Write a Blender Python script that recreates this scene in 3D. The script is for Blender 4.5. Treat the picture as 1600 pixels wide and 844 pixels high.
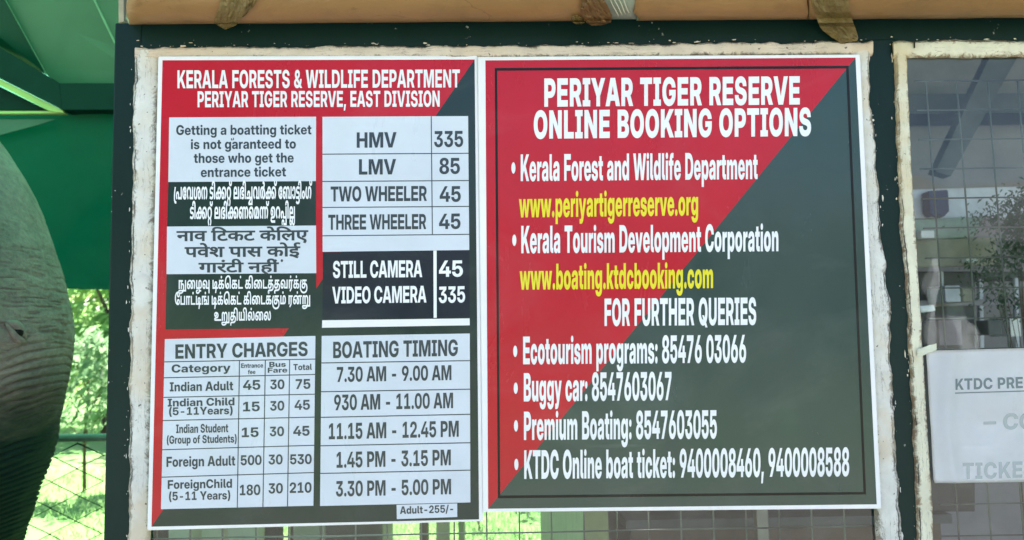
import bpy, bmesh, math, random
from math import radians as R, sin, cos, pi
from mathutils import Vector, Matrix, noise
from mathutils.geometry import delaunay_2d_cdt

S = bpy.context.scene
for _o in list(bpy.data.objects):
    bpy.data.objects.remove(_o)
COL = S.collection

# ---------------------------------------------------------------- camera
EYE = Vector((0.0, -1.28, 1.5))
PITCH, YAW, ROLL = R(4.967), R(0.968), R(-0.8447)
FWD = Vector((sin(YAW)*cos(PITCH), cos(YAW)*cos(PITCH), sin(PITCH)))
_r0 = Vector((cos(YAW), -sin(YAW), 0))
_u0 = _r0.cross(FWD)
RT = _r0*cos(ROLL) + _u0*sin(ROLL)
UP = _u0*cos(ROLL) - _r0*sin(ROLL)
FPX = 1280.0
cam = bpy.data.cameras.new('camera')
cam.sensor_width = 36.0
cam.lens = 36.0*FPX/1600.0
cam.clip_start = 0.02
cam.clip_end = 2000
camo = bpy.data.objects.new('camera', cam)
COL.objects.link(camo)
camo.matrix_world = Matrix(((RT.x, UP.x, -FWD.x, EYE.x), (RT.y, UP.y, -FWD.y, EYE.y),
                            (RT.z, UP.z, -FWD.z, EYE.z), (0, 0, 0, 1)))
cam.dof.use_dof = True
cam.dof.focus_distance = 1.28
cam.dof.aperture_fstop = 7.0
S.camera = camo

# ---------------------------------------------------------------- sky, sun, exposure
SUN_EL, SUN_AZ = R(52), R(-22)          # the sun stands behind the board, so its face is in open shade
world = bpy.data.worlds.new('World')
S.world = world
world.use_nodes = True
wn = world.node_tree
bg = wn.nodes['Background']
sky = wn.nodes.new('ShaderNodeTexSky')
sky.sky_type = 'NISHITA'
sky.sun_disc = False
sky.sun_elevation = SUN_EL
sky.sun_rotation = SUN_AZ
wn.links.new(sky.outputs[0], bg.inputs['Color'])
bg.inputs['Strength'].default_value = 0.055
sl = bpy.data.lights.new('sun', 'SUN')
sl.energy = 5.0
sl.angle = R(0.5)
sl.color = (1.0, 0.95, 0.86)
so = bpy.data.objects.new('sun', sl)
COL.objects.link(so)
_d = Vector((sin(SUN_AZ)*cos(SUN_EL), cos(SUN_AZ)*cos(SUN_EL), sin(SUN_EL)))
so.rotation_euler = _d.to_track_quat('Z', 'Y').to_euler()
so.location = _d*30
S.view_settings.view_transform = 'Standard'
S.view_settings.look = 'None'
S.view_settings.gamma = 1.0
S.view_settings.exposure = 3.06
S.cycles.use_denoising = True
S.cycles.max_bounces = 8
S.cycles.transparent_max_bounces = 16

# ---------------------------------------------------------------- helpers
def ray(px, py):
    return FWD + RT*((px-800)/FPX) + UP*((422-py)/FPX)

def W(px, py, y=0.0):
    """the point at distance y behind the window's face that is seen at a place in the photograph"""
    d = ray(px, py)
    return EYE + d*((y-EYE.y)/d.y)

def link(name, me, mat=None, parent=None):
    o = bpy.data.objects.new(name, me)
    COL.objects.link(o)
    if mat is not None:
        for m in (mat if isinstance(mat, (list, tuple)) else [mat]):
            me.materials.append(m)
    if parent is not None:
        o.parent = parent
    return o

def obj(name, bm, mat=None, parent=None, smooth=False):
    me = bpy.data.meshes.new(name)
    bm.normal_update()
    if smooth:
        for f in bm.faces:
            f.smooth = True
    bm.to_mesh(me)
    bm.free()
    return link(name, me, mat, parent)

def tag(o, label, cat, group=None, kind=None):
    if label: o['label'] = label
    if cat: o['category'] = cat
    if group: o['group'] = group
    if kind: o['kind'] = kind
    return o

def thing(name, label, cat, loc=(0, 0, 0), group=None):
    o = bpy.data.objects.new(name, None)
    o.empty_display_size = 0.1
    COL.objects.link(o)
    o.location = loc
    return tag(o, label, cat, group)

def box(bm, a, b):
    a, b = [min(p, q) for p, q in zip(a, b)], [max(p, q) for p, q in zip(a, b)]
    m = Matrix.Translation([(p+q)/2 for p, q in zip(a, b)]) @ Matrix.Diagonal([q-p for p, q in zip(a, b)]+[1])
    return bmesh.ops.create_cube(bm, size=1, matrix=m)['verts']

def prism(bm, pts, depth):
    """a closed outline (list of points) pushed back by the vector depth"""
    depth = Vector(depth)
    a = [bm.verts.new(p) for p in pts]
    b = [bm.verts.new(Vector(p)+depth) for p in pts]
    n = len(a)
    bm.faces.new(a)
    bm.faces.new(b[::-1])
    for i in range(n):
        bm.faces.new((a[i], b[i], b[(i+1) % n], a[(i+1) % n]))

def bevel(bm, w, seg=2):
    bmesh.ops.bevel(bm, geom=list(bm.edges), offset=w, segments=seg, affect='EDGES', profile=0.6)

def tube(bm, pts, r, n=8, cap=True):
    pts = [Vector(p) for p in pts]
    rings = []
    for i, p in enumerate(pts):
        d = (pts[min(i+1, len(pts)-1)]-pts[max(i-1, 0)]).normalized()
        s = d.cross(Vector((0, 0, 1)))
        if s.length < 0.05: s = d.cross(Vector((1, 0, 0)))
        s.normalize()
        t = d.cross(s)
        rr = r[i] if isinstance(r, (list, tuple)) else r
        rings.append([bm.verts.new(p+(s*cos(2*pi*k/n)+t*sin(2*pi*k/n))*rr) for k in range(n)])
    for a, b in zip(rings, rings[1:]):
        for k in range(n):
            bm.faces.new((a[k], a[(k+1) % n], b[(k+1) % n], b[k]))
    if cap:
        bm.faces.new(rings[0][::-1]); bm.faces.new(rings[-1])

def fbm(x, y=0.0, z=0.0, o=4):
    v, a = 0.0, 1.0
    for i in range(o):
        v += a*noise.noise((x, y, z)); x *= 2.03; y *= 2.03; z *= 2.03; a *= 0.5
    return v

class Mat:
    """a small wrapper that keeps node graphs short"""
    def __init__(s, name, rough=0.6, spec=0.5, color=(0.5, 0.5, 0.5)):
        s.m = bpy.data.materials.new(name)
        s.m.use_nodes = True
        s.t = s.m.node_tree
        s.b = s.t.nodes['Principled BSDF']
        s.b.inputs['Roughness'].default_value = rough
        s.b.inputs['Specular IOR Level'].default_value = spec
        s.b.inputs['Base Color'].default_value = (*color, 1)
        s._co = None
    def n(s, kind, **kw):
        q = s.t.nodes.new('ShaderNode'+kind)
        for k, v in kw.items():
            if k.startswith('i_'):
                q.inputs[k[2:].replace('_', ' ')].default_value = v
            else:
                setattr(q, k, v)
        return q
    def l(s, a, b):
        s.t.links.new(a, b)
    def co(s, kind='Object', scale=(1, 1, 1)):
        tc = s.n('TexCoord')
        mp = s.n('Mapping')
        mp.inputs['Scale'].default_value = scale
        s.l(tc.outputs[kind], mp.inputs['Vector'])
        return mp.outputs['Vector']
    def noise(s, scale, detail=5, rough=0.6, kind='Object', stretch=(1, 1, 1), dist=0.0):
        q = s.n('TexNoise')
        q.inputs['Scale'].default_value = scale
        q.inputs['Detail'].default_value = detail
        q.inputs['Roughness'].default_value = rough
        q.inputs['Distortion'].default_value = dist
        s.l(s.co(kind, stretch), q.inputs['Vector'])
        return q.outputs['Fac']
    def ramp(s, fac, stops):
        q = s.n('ValToRGB')
        e = q.color_ramp.elements
        while len(e) < len(stops): e.new(0.5)
        for k, (p, c) in enumerate(stops):
            e[k].position = p
            e[k].color = (*c, 1) if len(c) == 3 else c
        s.l(fac, q.inputs['Fac'])
        return q.outputs['Color']
    def mix(s, fac, a, b, mode='MIX'):
        q = s.n('Mix', data_type='RGBA', blend_type=mode)
        for v, k in ((fac, 0), (a, 6), (b, 7)):
            if hasattr(v, 'links') or hasattr(v, 'is_linked'): s.l(v, q.inputs[k])
            elif isinstance(v, (int, float)): q.inputs[k].default_value = v
            else: q.inputs[k].default_value = (*v, 1)
        return q.outputs[2]
    def math(s, op, a, b=0.5, c=None):
        q = s.n('Math', operation=op)
        for k, v in enumerate((a, b, c)):
            if v is None: continue
            if isinstance(v, (int, float)): q.inputs[k].default_value = v
            else: s.l(v, q.inputs[k])
        return q.outputs[0]
    def color(s, v):
        s.l(v, s.b.inputs['Base Color'])
    def bump(s, h, dist=0.002, strength=0.6):
        q = s.n('Bump')
        q.inputs['Distance'].default_value = dist
        q.inputs['Strength'].default_value = strength
        s.l(h, q.inputs['Height'])
        s.l(q.outputs[0], s.b.inputs['Normal'])

def plain(name, c, rough=0.6, spec=0.4, var=0.15, scale=20, bump=0.0, kind='Object', stretch=(1, 1, 1)):
    M = Mat(name, rough, spec, c)
    f = M.noise(scale, 5, 0.6, kind, stretch)
    M.color(M.ramp(f, [(0.3, [v*(1-var) for v in c]), (0.7, [min(1, v*(1+var)) for v in c])]))
    if bump: M.bump(f, bump)
    return M.m

# ---------------------------------------------------------------- the setting
rng = random.Random(11)
def ground_mat():
    M = Mat('ground_earth', 0.95, 0.1)
    f = M.noise(0.35, 8, 0.65)
    g = M.noise(9, 6, 0.7)
    c = M.mix(g, (0.05, 0.15, 0.03), (0.13, 0.27, 0.075))
    c = M.mix(M.math('MULTIPLY', M.ramp(f, [(0.5, (0, 0, 0)), (0.62, (1, 1, 1))]), 0.7), c, (0.17, 0.22, 0.09))
    M.color(c)
    M.bump(g, 0.03)
    return M.m
M_ground = ground_mat()
bm = bmesh.new()
bmesh.ops.create_grid(bm, x_segments=1, y_segments=1, size=600)
tag(obj('ground', bm, M_ground), None, None, kind='structure')

def concrete(name, c):
    M = Mat(name, 0.85, 0.2, c)
    f = M.noise(2.5, 8, 0.7)
    M.color(M.ramp(f, [(0.25, [v*0.75 for v in c]), (0.75, [min(1, v*1.15) for v in c])]))
    M.bump(M.noise(40, 4), 0.002)
    return M.m
bm = bmesh.new()
bmesh.ops.create_grid(bm, x_segments=1, y_segments=1, size=1)
for v in bm.verts: v.co = Vector((v.co.x*9, -3.6+v.co.y*5.6, 0.004))
tag(obj('pavement', bm, concrete('pavement_concrete', (0.22, 0.205, 0.185))), None, None, kind='structure')

# ---------------------------------------------------------------- window frame
def frame_paint():
    M = Mat('green_gloss_paint', 0.45, 0.2)
    f = M.noise(6, 7, 0.65, stretch=(1, 1, .4))
    c = M.ramp(f, [(0.3, (0.0015, 0.014, 0.013)), (0.7, (0.004, 0.022, 0.020))])
    sp = M.ramp(M.noise(120, 2, 0.5), [(0.66, (0, 0, 0)), (0.69, (1, 1, 1))])
    ms = M.ramp(M.noise(14, 3, 0.6), [(0.56, (0, 0, 0)), (0.66, (1, 1, 1))])
    k = M.math('MULTIPLY', sp, ms)
    M.color(M.mix(k, c, (0.45, 0.46, 0.44)))
    M.bump(M.noise(30, 5, 0.6, stretch=(1, 1, .2)), 0.0012)
    return M.m
M_frame = frame_paint()

def bead_mat(name, base, dirt, tint):
    M = Mat(name, 0.6, 0.35)
    uv = M.n('UVMap')
    sx = M.n('SeparateXYZ')
    M.l(uv.outputs[0], sx.inputs[0])
    f = M.noise(26, 6, 0.65, dist=0.6)
    c = M.ramp(f, [(0.25, [v*0.80 for v in base]), (0.6, base), (0.8, [min(1, v*1.08) for v in base])])
    # grime that has gathered in the paint along both edges
    e = M.math('ABSOLUTE', M.math('SUBTRACT', sx.outputs[1], 0.5))
    e = M.math('ADD', M.math('MULTIPLY', e, 2.0), M.math('MULTIPLY', M.math('SUBTRACT', M.noise(38, 6, 0.8, dist=1.5), 0.5), 2.4))
    k = M.ramp(e, [(0.58, (0, 0, 0)), (0.95, (1, 1, 1))])
    c = M.mix(M.math('MULTIPLY', k, 0.9), c, dirt)
    # long drying cracks that follow the strip
    mp = M.n('Mapping'); mp.inputs['Scale'].default_value = (9, 2.6, 1)
    M.l(uv.outputs[0], mp.inputs['Vector'])
    cr = M.n('TexNoise'); cr.inputs['Scale'].default_value = 1.6; cr.inputs['Detail'].default_value = 6; cr.inputs['Roughness'].default_value = 0.6
    M.l(mp.outputs[0], cr.inputs['Vector'])
    w = M.math('ABSOLUTE', M.math('SUBTRACT', cr.outputs['Fac'], 0.5))
    line = M.ramp(w, [(0.0, (1, 1, 1)), (0.014, (0, 0, 0))])
    msk = M.ramp(M.noise(11, 4, 0.6), [(0.46, (0, 0, 0)), (0.58, (1, 1, 1))])
    crack = M.math('MULTIPLY', M.math('MULTIPLY', line, msk), 0.85)
    c = M.mix(crack, c, (0.07, 0.05, 0.04))
    # the open joint to the frame, a broken dark line just inside the outer edge
    jv = M.math('ADD', sx.outputs[1], M.math('MULTIPLY', M.math('SUBTRACT', M.noise(22, 5, 0.7), 0.5), 0.22))
    jl = M.ramp(jv, [(0.0, (0, 0, 0)), (0.10, (0, 0, 0)), (0.125, (1, 1, 1)), (0.155, (1, 1, 1)), (0.18, (0, 0, 0))])
    jm = M.ramp(M.noise(17, 4, 0.6), [(0.44, (0, 0, 0)), (0.52, (1, 1, 1))])
    c = M.mix(M.math('MULTIPLY', M.math('MULTIPLY', jl, jm), 0.95), c, (0.025, 0.022, 0.02))
    pt = M.ramp(M.noise(7, 4, 0.6), [(0.5, (0, 0, 0)), (0.66, (1, 1, 1))])
    c = M.mix(M.math('MULTIPLY', pt, 0.7), c, tint)
    sp = M.ramp(M.noise(150, 2, 0.5), [(0.70, (0, 0, 0)), (0.72, (1, 1, 1))])
    c = M.mix(M.math('MULTIPLY', sp, 0.8), c, (0.06, 0.04, 0.03))
    M.color(c)
    M.bump(M.noise(60, 5, 0.7, dist=1.0), 0.0025, 0.8)
    return M.m
M_bead = bead_mat('cream_flaking_paint', (0.70, 0.58, 0.49), (0.10, 0.065, 0.045), (0.66, 0.48, 0.33))
M_bead2 = bead_mat('white_flaking_paint', (0.74, 0.71, 0.68), (0.15, 0.11, 0.08), (0.66, 0.53, 0.38))
M_bead3 = bead_mat('ivory_flaking_paint', (0.76, 0.71, 0.57), (0.17, 0.09, 0.04), (0.62, 0.47, 0.27))

wf = thing('window_frame', 'dark green wooden window frame with flaking cream beading that carries both boards', 'window', W(800, 844, 0))
def frame_part(name, corners, y0, y1, mat):
    bm = bmesh.new()
    prism(bm, [W(*c, y0) for c in corners], (0, y1-y0, 0))
    bmesh.ops.recalc_face_normals(bm, faces=bm.faces)
    bevel(bm, 0.0025)
    o = obj(name, bm, mat)
    o.parent = wf
    o.matrix_parent_inverse = Matrix.Translation(-wf.location)
    return o
frame_part('stile', [(179.5, 36), (222, 36), (212, 200), (212, 1000), (158, 1000)], 0.0, 0.06, M_frame)
frame_part('stile', [(1346, 62), (1406, 60), (1440, 690), (1454, 1000), (1402, 1000), (1390, 690)], 0.0, 0.06, M_frame)
frame_part('top_rail', [(179.5, 35.8), (1800, 22), (1800, 72), (1404, 74), (1346, 76), (208, 90)], 0.0015, 0.058, M_frame)

def bead(path, widths, seed, mat, jo, ji, thick=0.005, flakes=0, wav=1.0):
    """a strip of beading along photograph points; its outer side is where old paint has run over the frame"""
    r = random.Random(seed)
    bm = bmesh.new()
    uvl = bm.loops.layers.uv.new('UVMap')
    P = [W(*p, 0.0) for p in path]
    L = [0.0]
    for a, b in zip(P, P[1:]): L.append(L[-1]+(b-a).length)
    n = int(L[-1]/0.0035)
    prof = [(0, 0.0005), (.06, .6), (.16, .95), (.35, 1.0), (.6, .98), (.8, .9), (.93, .6), (1, .05)]
    rows, us = [], []
    for i in range(n+1):
        d = L[-1]*i/n
        k = max(j for j in range(len(L)-1) if L[j] <= d+1e-9)
        t = (d-L[k])/(L[k+1]-L[k])
        p = P[k].lerp(P[k+1], t)
        w = widths[k]*(1-t)+widths[k+1]*t
        dr = (P[k+1]-P[k]).normalized()
        out = Vector((-dr.z, 0, dr.x))                # to the left of travel: the outer side
        eo = fbm(d*38, seed*3.1, 0, 5)*jo + max(0, fbm(d*12, seed*7.7, 2, 3)-.1)*jo*2.6
        ei = fbm(d*30, seed*5.3, 4, 4)*ji
        row = []
        for v, h in prof:
            s = (w+eo)*(1-v) + (ei)*v
            hh = h*thick*(1+0.25*fbm(d*25, v*3, seed, 3)*wav)
            q = p + out*s + Vector((0, -hh-0.0004, 0))
            row.append((bm.verts.new(q), d, v))
        rows.append(row)
    for a, b in zip(rows, rows[1:]):
        for j in range(len(prof)-1):
            f = bm.faces.new((a[j][0], a[j+1][0], b[j+1][0], b[j][0]))
            f.smooth = True
            for lp, (_, d, v) in zip(f.loops, (a[j], a[j+1], b[j+1], b[j])): lp[uvl].uv = (d, v)
    # loose flecks of the same paint on the green wood beside it
    for _ in range(flakes):
        d = r.random()*L[-1]
        k = max(j for j in range(len(L)-1) if L[j] <= d)
        t = (d-L[k])/(L[k+1]-L[k])
        p = P[k].lerp(P[k+1], t); w = widths[k]*(1-t)+widths[k+1]*t
        dr = (P[k+1]-P[k]).normalized(); out = Vector((-dr.z, 0, dr.x))
        c = p+out*(w+jo*0.2+abs(r.gauss(0, 0.0035)))
        m = r.randint(5, 8); rad = min(.002, abs(r.gauss(0, 0.0006))+0.0002); el = r.uniform(1, 5)
        vs = []
        for q in range(m):
            a = 2*pi*q/m; rr = rad*r.uniform(.5, 1.2)
            vs.append(bm.verts.new(c+dr*cos(a)*rr*el+out*sin(a)*rr+Vector((0, -0.0007, 0))))
        f = bm.faces.new(vs)
        for lp in f.loops: lp[uvl].uv = (d, .4)
    bmesh.ops.recalc_face_normals(bm, faces=bm.faces)
    for f in bm.faces:
        if f.normal.y > 0.2: f.normal_flip()
    o = obj('bead', bm, mat)
    o.parent = wf
    o.matrix_parent_inverse = Matrix.Translation(-wf.location)
    return o
# left window: inner edge of each bead; the outer side lies to the left of the direction of travel
bead([(234, 1000), (240, 560), (252, 80)], [.0315, .036, .042], 3, M_bead2, .0028, .0008, .006, 34)
bead([(213, 95), (800, 92), (1362, 88)], [.021, .021, .024], 7, M_bead, .0032, .001, .0066, 70)
bead([(1329, 74), (1352, 480), (1367, 830), (1373, 1000)], [.026, .034, .040, .039], 5, M_bead2, .0034, .001, .006, 26)
# right window
bead([(1463, 1000), (1456, 790), (1438, 490), (1424, 270), (1415, 68)], [.026, .025, .021, .0225, .021], 9, M_bead3, .0026, .0012, .006, 34)
bead([(1394, 92), (1600, 90), (1800, 88)], [.029, .028, .028], 12, M_bead3, .0022, .0012, .0066, 20)
bm = bmesh.new()
tube(bm, [W(1428.6, 64, -.0085), W(1428.9, 75, -.0085)], .0012, 6)
o = obj('nail', bm, plain('rusty_iron', (0.02, 0.015, 0.012), 0.7)); o.parent = wf; o.matrix_parent_inverse = Matrix.Translation(-wf.location)

def glass_mat():
    m = bpy.data.materials.new('window_glass')
    m.use_nodes = True
    t = m.node_tree
    t.nodes.remove(t.nodes['Principled BSDF'])
    out = t.nodes['Material Output']
    fr = t.nodes.new('ShaderNodeFresnel'); fr.inputs['IOR'].default_value = 1.5
    gl = t.nodes.new('ShaderNodeBsdfGlossy'); gl.inputs['Roughness'].default_value = 0.015
    tr = t.nodes.new('ShaderNodeBsdfTransparent'); tr.inputs['Color'].default_value = (0.80, 0.86, 0.84, 1)
    df = t.nodes.new('ShaderNodeBsdfDiffuse'); df.inputs['Color'].default_value = (0.5, 0.5, 0.5, 1)
    mx = t.nodes.new('ShaderNodeMixShader'); mx2 = t.nodes.new('ShaderNodeMixShader')
    # a film of dust and dried drips
    nz = t.nodes.new('ShaderNodeTexNoise'); nz.inputs['Scale'].default_value = 18; nz.inputs['Detail'].default_value = 7
    nz.inputs['Roughness'].default_value = 0.7
    tc = t.nodes.new('ShaderNodeTexCoord'); t.links.new(tc.outputs['Object'], nz.inputs['Vector'])
    mr = t.nodes.new('ShaderNodeMapRange'); mr.inputs['From Min'].default_value = 0.4; mr.inputs['From Max'].default_value = 0.8
    mr.inputs['To Min'].default_value = 0.0; mr.inputs['To Max'].default_value = 0.09
    t.links.new(nz.outputs['Fac'], mr.inputs['Value'])
    bp = t.nodes.new('ShaderNodeBump'); bp.inputs['Distance'].default_value = 0.004; bp.inputs['Strength'].default_value = 0.35
    n2 = t.nodes.new('ShaderNodeTexNoise'); n2.inputs['Scale'].default_value = 6; n2.inputs['Detail'].default_value = 2
    t.links.new(tc.outputs['Object'], n2.inputs['Vector']); t.links.new(n2.outputs['Fac'], bp.inputs['Height'])
    t.links.new(bp.outputs[0], gl.inputs['Normal'])
    t.links.new(mr.outputs[0], mx2.inputs[0]); t.links.new(tr.outputs[0], mx2.inputs[1]); t.links.new(df.outputs[0], mx2.inputs[2])
    t.links.new(fr.outputs[0], mx.inputs[0]); t.links.new(mx2.outputs[0], mx.inputs[1]); t.links.new(gl.outputs[0], mx.inputs[2])
    t.links.new(mx.outputs[0], out.inputs['Surface'])
    return m
M_glass = glass_mat()
def wpart(name, bm, mat, **k):
    o = obj(name, bm, mat, **k); o.parent = wf; o.matrix_parent_inverse = Matrix.Translation(-wf.location); return o
for cs in ([(222, 80), (1364, 80), (1392, 1000), (214, 1000)], [(1408, 80), (1800, 80), (1800, 1000), (1456, 1000)]):
    bm = bmesh.new()
    bm.faces.new([bm.verts.new(W(*c, 0.004)) for c in cs][::-1])
    wpart('glass_pane', bm, M_glass)
M_wire = plain('galvanised_wire', (0.16, 0.165, 0.165), 0.4, 0.6, 1.0, 4)
def grille(x0, x1, z0, z1, lean, y=0.022):
    bm = bmesh.new()
    x = x0
    while x < x1:
        w = rng.uniform(-.0012, .0012)
        tube(bm, [(x+w+lean*(z1-z)*1.0+0.0012*fbm(z*9, x*5), y, z) for z in (z1, z1*.66+z0*.34, z1*.33+z0*.67, z0)], 0.0014, 6)
        x += 0.0508
    z = z1
    while z > z0:
        tube(bm, [(xx, y-0.0026, z+0.0012*fbm(xx*9, z*5)) for xx in [x0-.02+(x1-x0+.04)*i/8 for i in range(9)]], 0.0014, 6)
        z -= 0.0485
    wpart('wire_grille', bm, M_wire)
a = W(1447, 128, .022); b = W(1900, 1000, .022)
grille(a.x, b.x, b.z, a.z, 0.012)
a = W(245, 842, .022); b = W(1380, 1000, .022)
grille(a.x, b.x+.02, b.z, a.z+0.0485, 0.0)

# ---------------------------------------------------------------- wrapped pipe above the frame
M_wrap = Mat('brown_parcel_film', 0.38, 0.5)
_f = M_wrap.noise(5, 5, 0.6, stretch=(.25, 1, 1))
_c = M_wrap.ramp(_f, [(0.3, (0.26, 0.14, 0.055)), (0.7, (0.38, 0.21, 0.085))])
_k = M_wrap.math('ABSOLUTE', M_wrap.math('SUBTRACT', M_wrap.noise(3.2, 5, 0.6, stretch=(1, 1.2, 1.2), dist=1.4), 0.5))
_k = M_wrap.ramp(_k, [(0.0, (1, 1, 1)), (0.010, (0, 0, 0))])                     # creases in the film
_k = M_wrap.math('MULTIPLY', _k, M_wrap.ramp(M_wrap.noise(4, 3), [(0.52, (0, 0, 0)), (0.60, (1, 1, 1))]))
_c = M_wrap.mix(M_wrap.math('MULTIPLY', _k, 0.6), _c, (0.09, 0.05, 0.025))
_c = M_wrap.mix(M_wrap.math('MULTIPLY', M_wrap.ramp(M_wrap.noise(9, 6, 0.7), [(0.52, (0, 0, 0)), (0.72, (1, 1, 1))]), 0.45), _c, (0.15, 0.095, 0.05))
M_wrap.color(_c)
M_wrap.bump(M_wrap.noise(11, 6, 0.65, stretch=(.35, 1, 1), dist=0.8), 0.008, 0.7)
M_wrap = M_wrap.m
M_tape = Mat('crumpled_packing_tape', 0.2, 0.9)
_f = M_tape.noise(30, 5, 0.7)
M_tape.color(M_tape.ramp(_f, [(0.3, (0.24, 0.16, 0.05)), (0.7, (0.50, 0.36, 0.14))]))
M_tape.bump(M_tape.noise(70, 6, 0.7, dist=1.5), 0.003, 0.9)
M_tape = M_tape.m
M_pipe = plain('grey_green_plastic', (0.27, 0.30, 0.24), 0.45, 0.5, 0.1, 12)
PR = 0.05
def pipe_axis(px, y=-0.026):
    """axis of the pipe so that its underside is seen just above the rail"""
    edge = 38.4 + (30-38.4)*(px-210)/1130
    # tangent ray: the axis lies a radius above it
    d = ray(px, edge); d = Vector((0, d.y, d.z)).normalized()
    p = W(px, edge, y)
    return Vector((p.x, y, p.z)) + Vector((0, -d.z, d.y))*PR
wp = thing('wrapped_pipe', 'brown film wrapped pipe tied along the top of the window frame with crumpled tape', 'pipe', pipe_axis(800))
def ppart(name, bm, mat, smooth=True):
    o = obj(name, bm, mat, smooth=smooth); o.parent = wp; o.matrix_parent_inverse = Matrix.Translation(-wp.location); return o
def roll(xa, xb, r, rag=0.0, seed=0, n=40, m=36, rag2=None):
    bm = bmesh.new(); rows = []
    rag2 = rag if rag2 is None else rag2
    for i in range(n+1):
        row = []
        for k in range(m):
            a = 2*pi*k/m
            t = i/n
            px = xa+(xb-xa)*t
            if t < .06: px += rag*fbm(a*1.3, seed, 1, 3)*(1-t/.06)
            if t > .94: px += rag2*fbm(a*1.3, seed, 5, 3)*(1-(1-t)/.06)
            c = pipe_axis(px)
            rr = r*(1+0.012*fbm(px*.012, a*1.2, seed, 3))
            row.append(bm.verts.new(c+Vector((c.x*cos(a)*rr/1.254, cos(a)*rr, sin(a)*rr))))   # ends cut on a slant
        rows.append(row)
    for a, b in zip(rows, rows[1:]):
        for k in range(m): bm.faces.new((a[k], a[(k+1) % m], b[(k+1) % m], b[k]))
    bm.faces.new(rows[0][::-1]); bm.faces.new(rows[-1])
    bmesh.ops.recalc_face_normals(bm, faces=bm.faces)
    return bm
ppart('film_wrap', roll(209, 914, PR, 10, 1), M_wrap)
ppart('film_wrap', roll(993, 1256, PR, 8, 2, 20), M_wrap)
ppart('film_wrap', roll(1257.2, 1900, PR*1.006, 3, 3), M_wrap)
ppart('bare_pipe', roll(916, 991, PR*.955, 0, 4, 6), M_pipe)
def wrap_strip(outline, seed, mat, lift=.002, crush=.004, name='tape_strip', n=15, m=11):
    """a strip of tape over the front of the pipe: (left x, right x, y) rows in photograph points from the top down"""
    bm = bmesh.new(); rows = []
    for i in range(n+1):
        t = i/n*(len(outline)-1); k = min(int(t), len(outline)-2); u = t-k
        l, r_, y = [outline[k][j]*(1-u)+outline[k+1][j]*u for j in range(3)]
        row = []
        for j in range(m+1):
            px = l+(r_-l)*j/m
            c = pipe_axis(px)
            d = ray(px, y)
            # nearest meeting of the sight line with the pipe, or just in front of the rail below it
            e, o_ = Vector((0, d.y, d.z)), Vector((0, EYE.y-c.y, EYE.z-c.z))
            A, B, C_ = e.dot(e), 2*e.dot(o_), o_.dot(o_)-(PR*1.01)**2
            ds = B*B-4*A*C_
            yl = -0.0035 - 0.016*max(0, 1-(y-36)/14.0) if y > 36 else None
            if ds > 0: q = EYE+d*((-B-math.sqrt(ds))/(2*A))
            else: q = W(px, y, yl if yl is not None else c.y)
            if yl is not None and q.y > yl: q = W(px, y, yl)
            # folds: sharp creases plus fine crumple
            h = lift+crush*1.3*abs(fbm((px*.8+y*.35)*.09+seed, (y-px*.3)*.05, seed, 4))+crush*.9*rng.random()
            row.append(bm.verts.new(q-d.normalized()*h))
        rows.append(row)
    for a, b in zip(rows, rows[1:]):
        for j in range(m): bm.faces.new((a[j], a[j+1], b[j+1], b[j]))
    bmesh.ops.solidify(bm, geom=bm.faces[:], thickness=0.0004)
    bmesh.ops.recalc_face_normals(bm, faces=bm.faces)
    ppart(name, bm, mat, False)
wrap_strip([(352, 402, -60), (346, 392, -10), (343, 388, 10), (334, 374, 34), (340, 368, 40), (351, 354, 46)], 2.3, M_tape)
wrap_strip([(376, 404, -40), (374, 408, -8), (376, 394, 12), (370, 384, 24), (368, 374, 30)], 5.1, M_tape, .001, .003)
wrap_strip([(1268, 1328, -60), (1266, 1326, -10), (1270, 1327, 12), (1277, 1332, 32), (1282, 1337, 45), (1298, 1341, 58), (1309, 1340, 64), (1312, 1316, 68.5)], 8.7, M_tape, .002, .0035)
wrap_strip([(912, 938, -50), (912, 940, -8), (908, 950, 10), (909, 956, 24), (916, 955, 35), (924, 938, 40)], 4.4, M_wrap, .003, .006)
wrap_strip([(892, 906, 24), (892, 912, 30), (896, 914, 36), (900, 908, 38)], 6.4, M_tape, .002, .004)
bm = bmesh.new()
for s in range(4):
    tube(bm, [pipe_axis(936+s*5+26*t)+Vector((0, -cos(-.35-1.0*t+.05*s)*(PR+.002+.003*sin(9*t+s)), sin(-.35-1.0*t+.05*s)*(PR+.002))) for t in [i/9 for i in range(10)]], .0009, 5)
ppart('binding_cord', bm, plain('pale_cord', (0.52, 0.50, 0.40), 0.7))

# ---------------------------------------------------------------- shelter roof, beams and green sheeting on the left
def translucent(name, c, t, rough=0.5, fac=0.5, scale=3.0):
    M = Mat(name, rough, 0.4, c)
    f = M.noise(scale, 5, 0.6)
    M.color(M.ramp(f, [(0.3, [v*.85 for v in c]), (0.7, [min(1, v*1.12) for v in c])]))
    tr = M.n('BsdfTranslucent')
    tr.inputs['Color'].default_value = (*t, 1)
    mx = M.n('MixShader')
    mx.inputs[0].default_value = fac
    M.l(M.b.outputs[0], mx.inputs[1]); M.l(tr.outputs[0], mx.inputs[2])
    M.l(mx.outputs[0], M.t.nodes['Material Output'].inputs['Surface'])
    M.bump(M.noise(4, 4, 0.5), 0.01, 0.4)
    return M.m
M_roof = translucent('green_fibre_sheet', (0.06, 0.20, 0.14), (0.10, 0.42, 0.27), 0.5, 0.55)
M_tarp = translucent('green_tarpaulin', (0.002, 0.070, 0.052), (0.002, 0.195, 0.135), 0.55, 0.45)
M_awn = translucent('pale_green_sheet', (0.10, 0.20, 0.15), (0.15, 0.34, 0.25), 0.5, 0.4)
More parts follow.
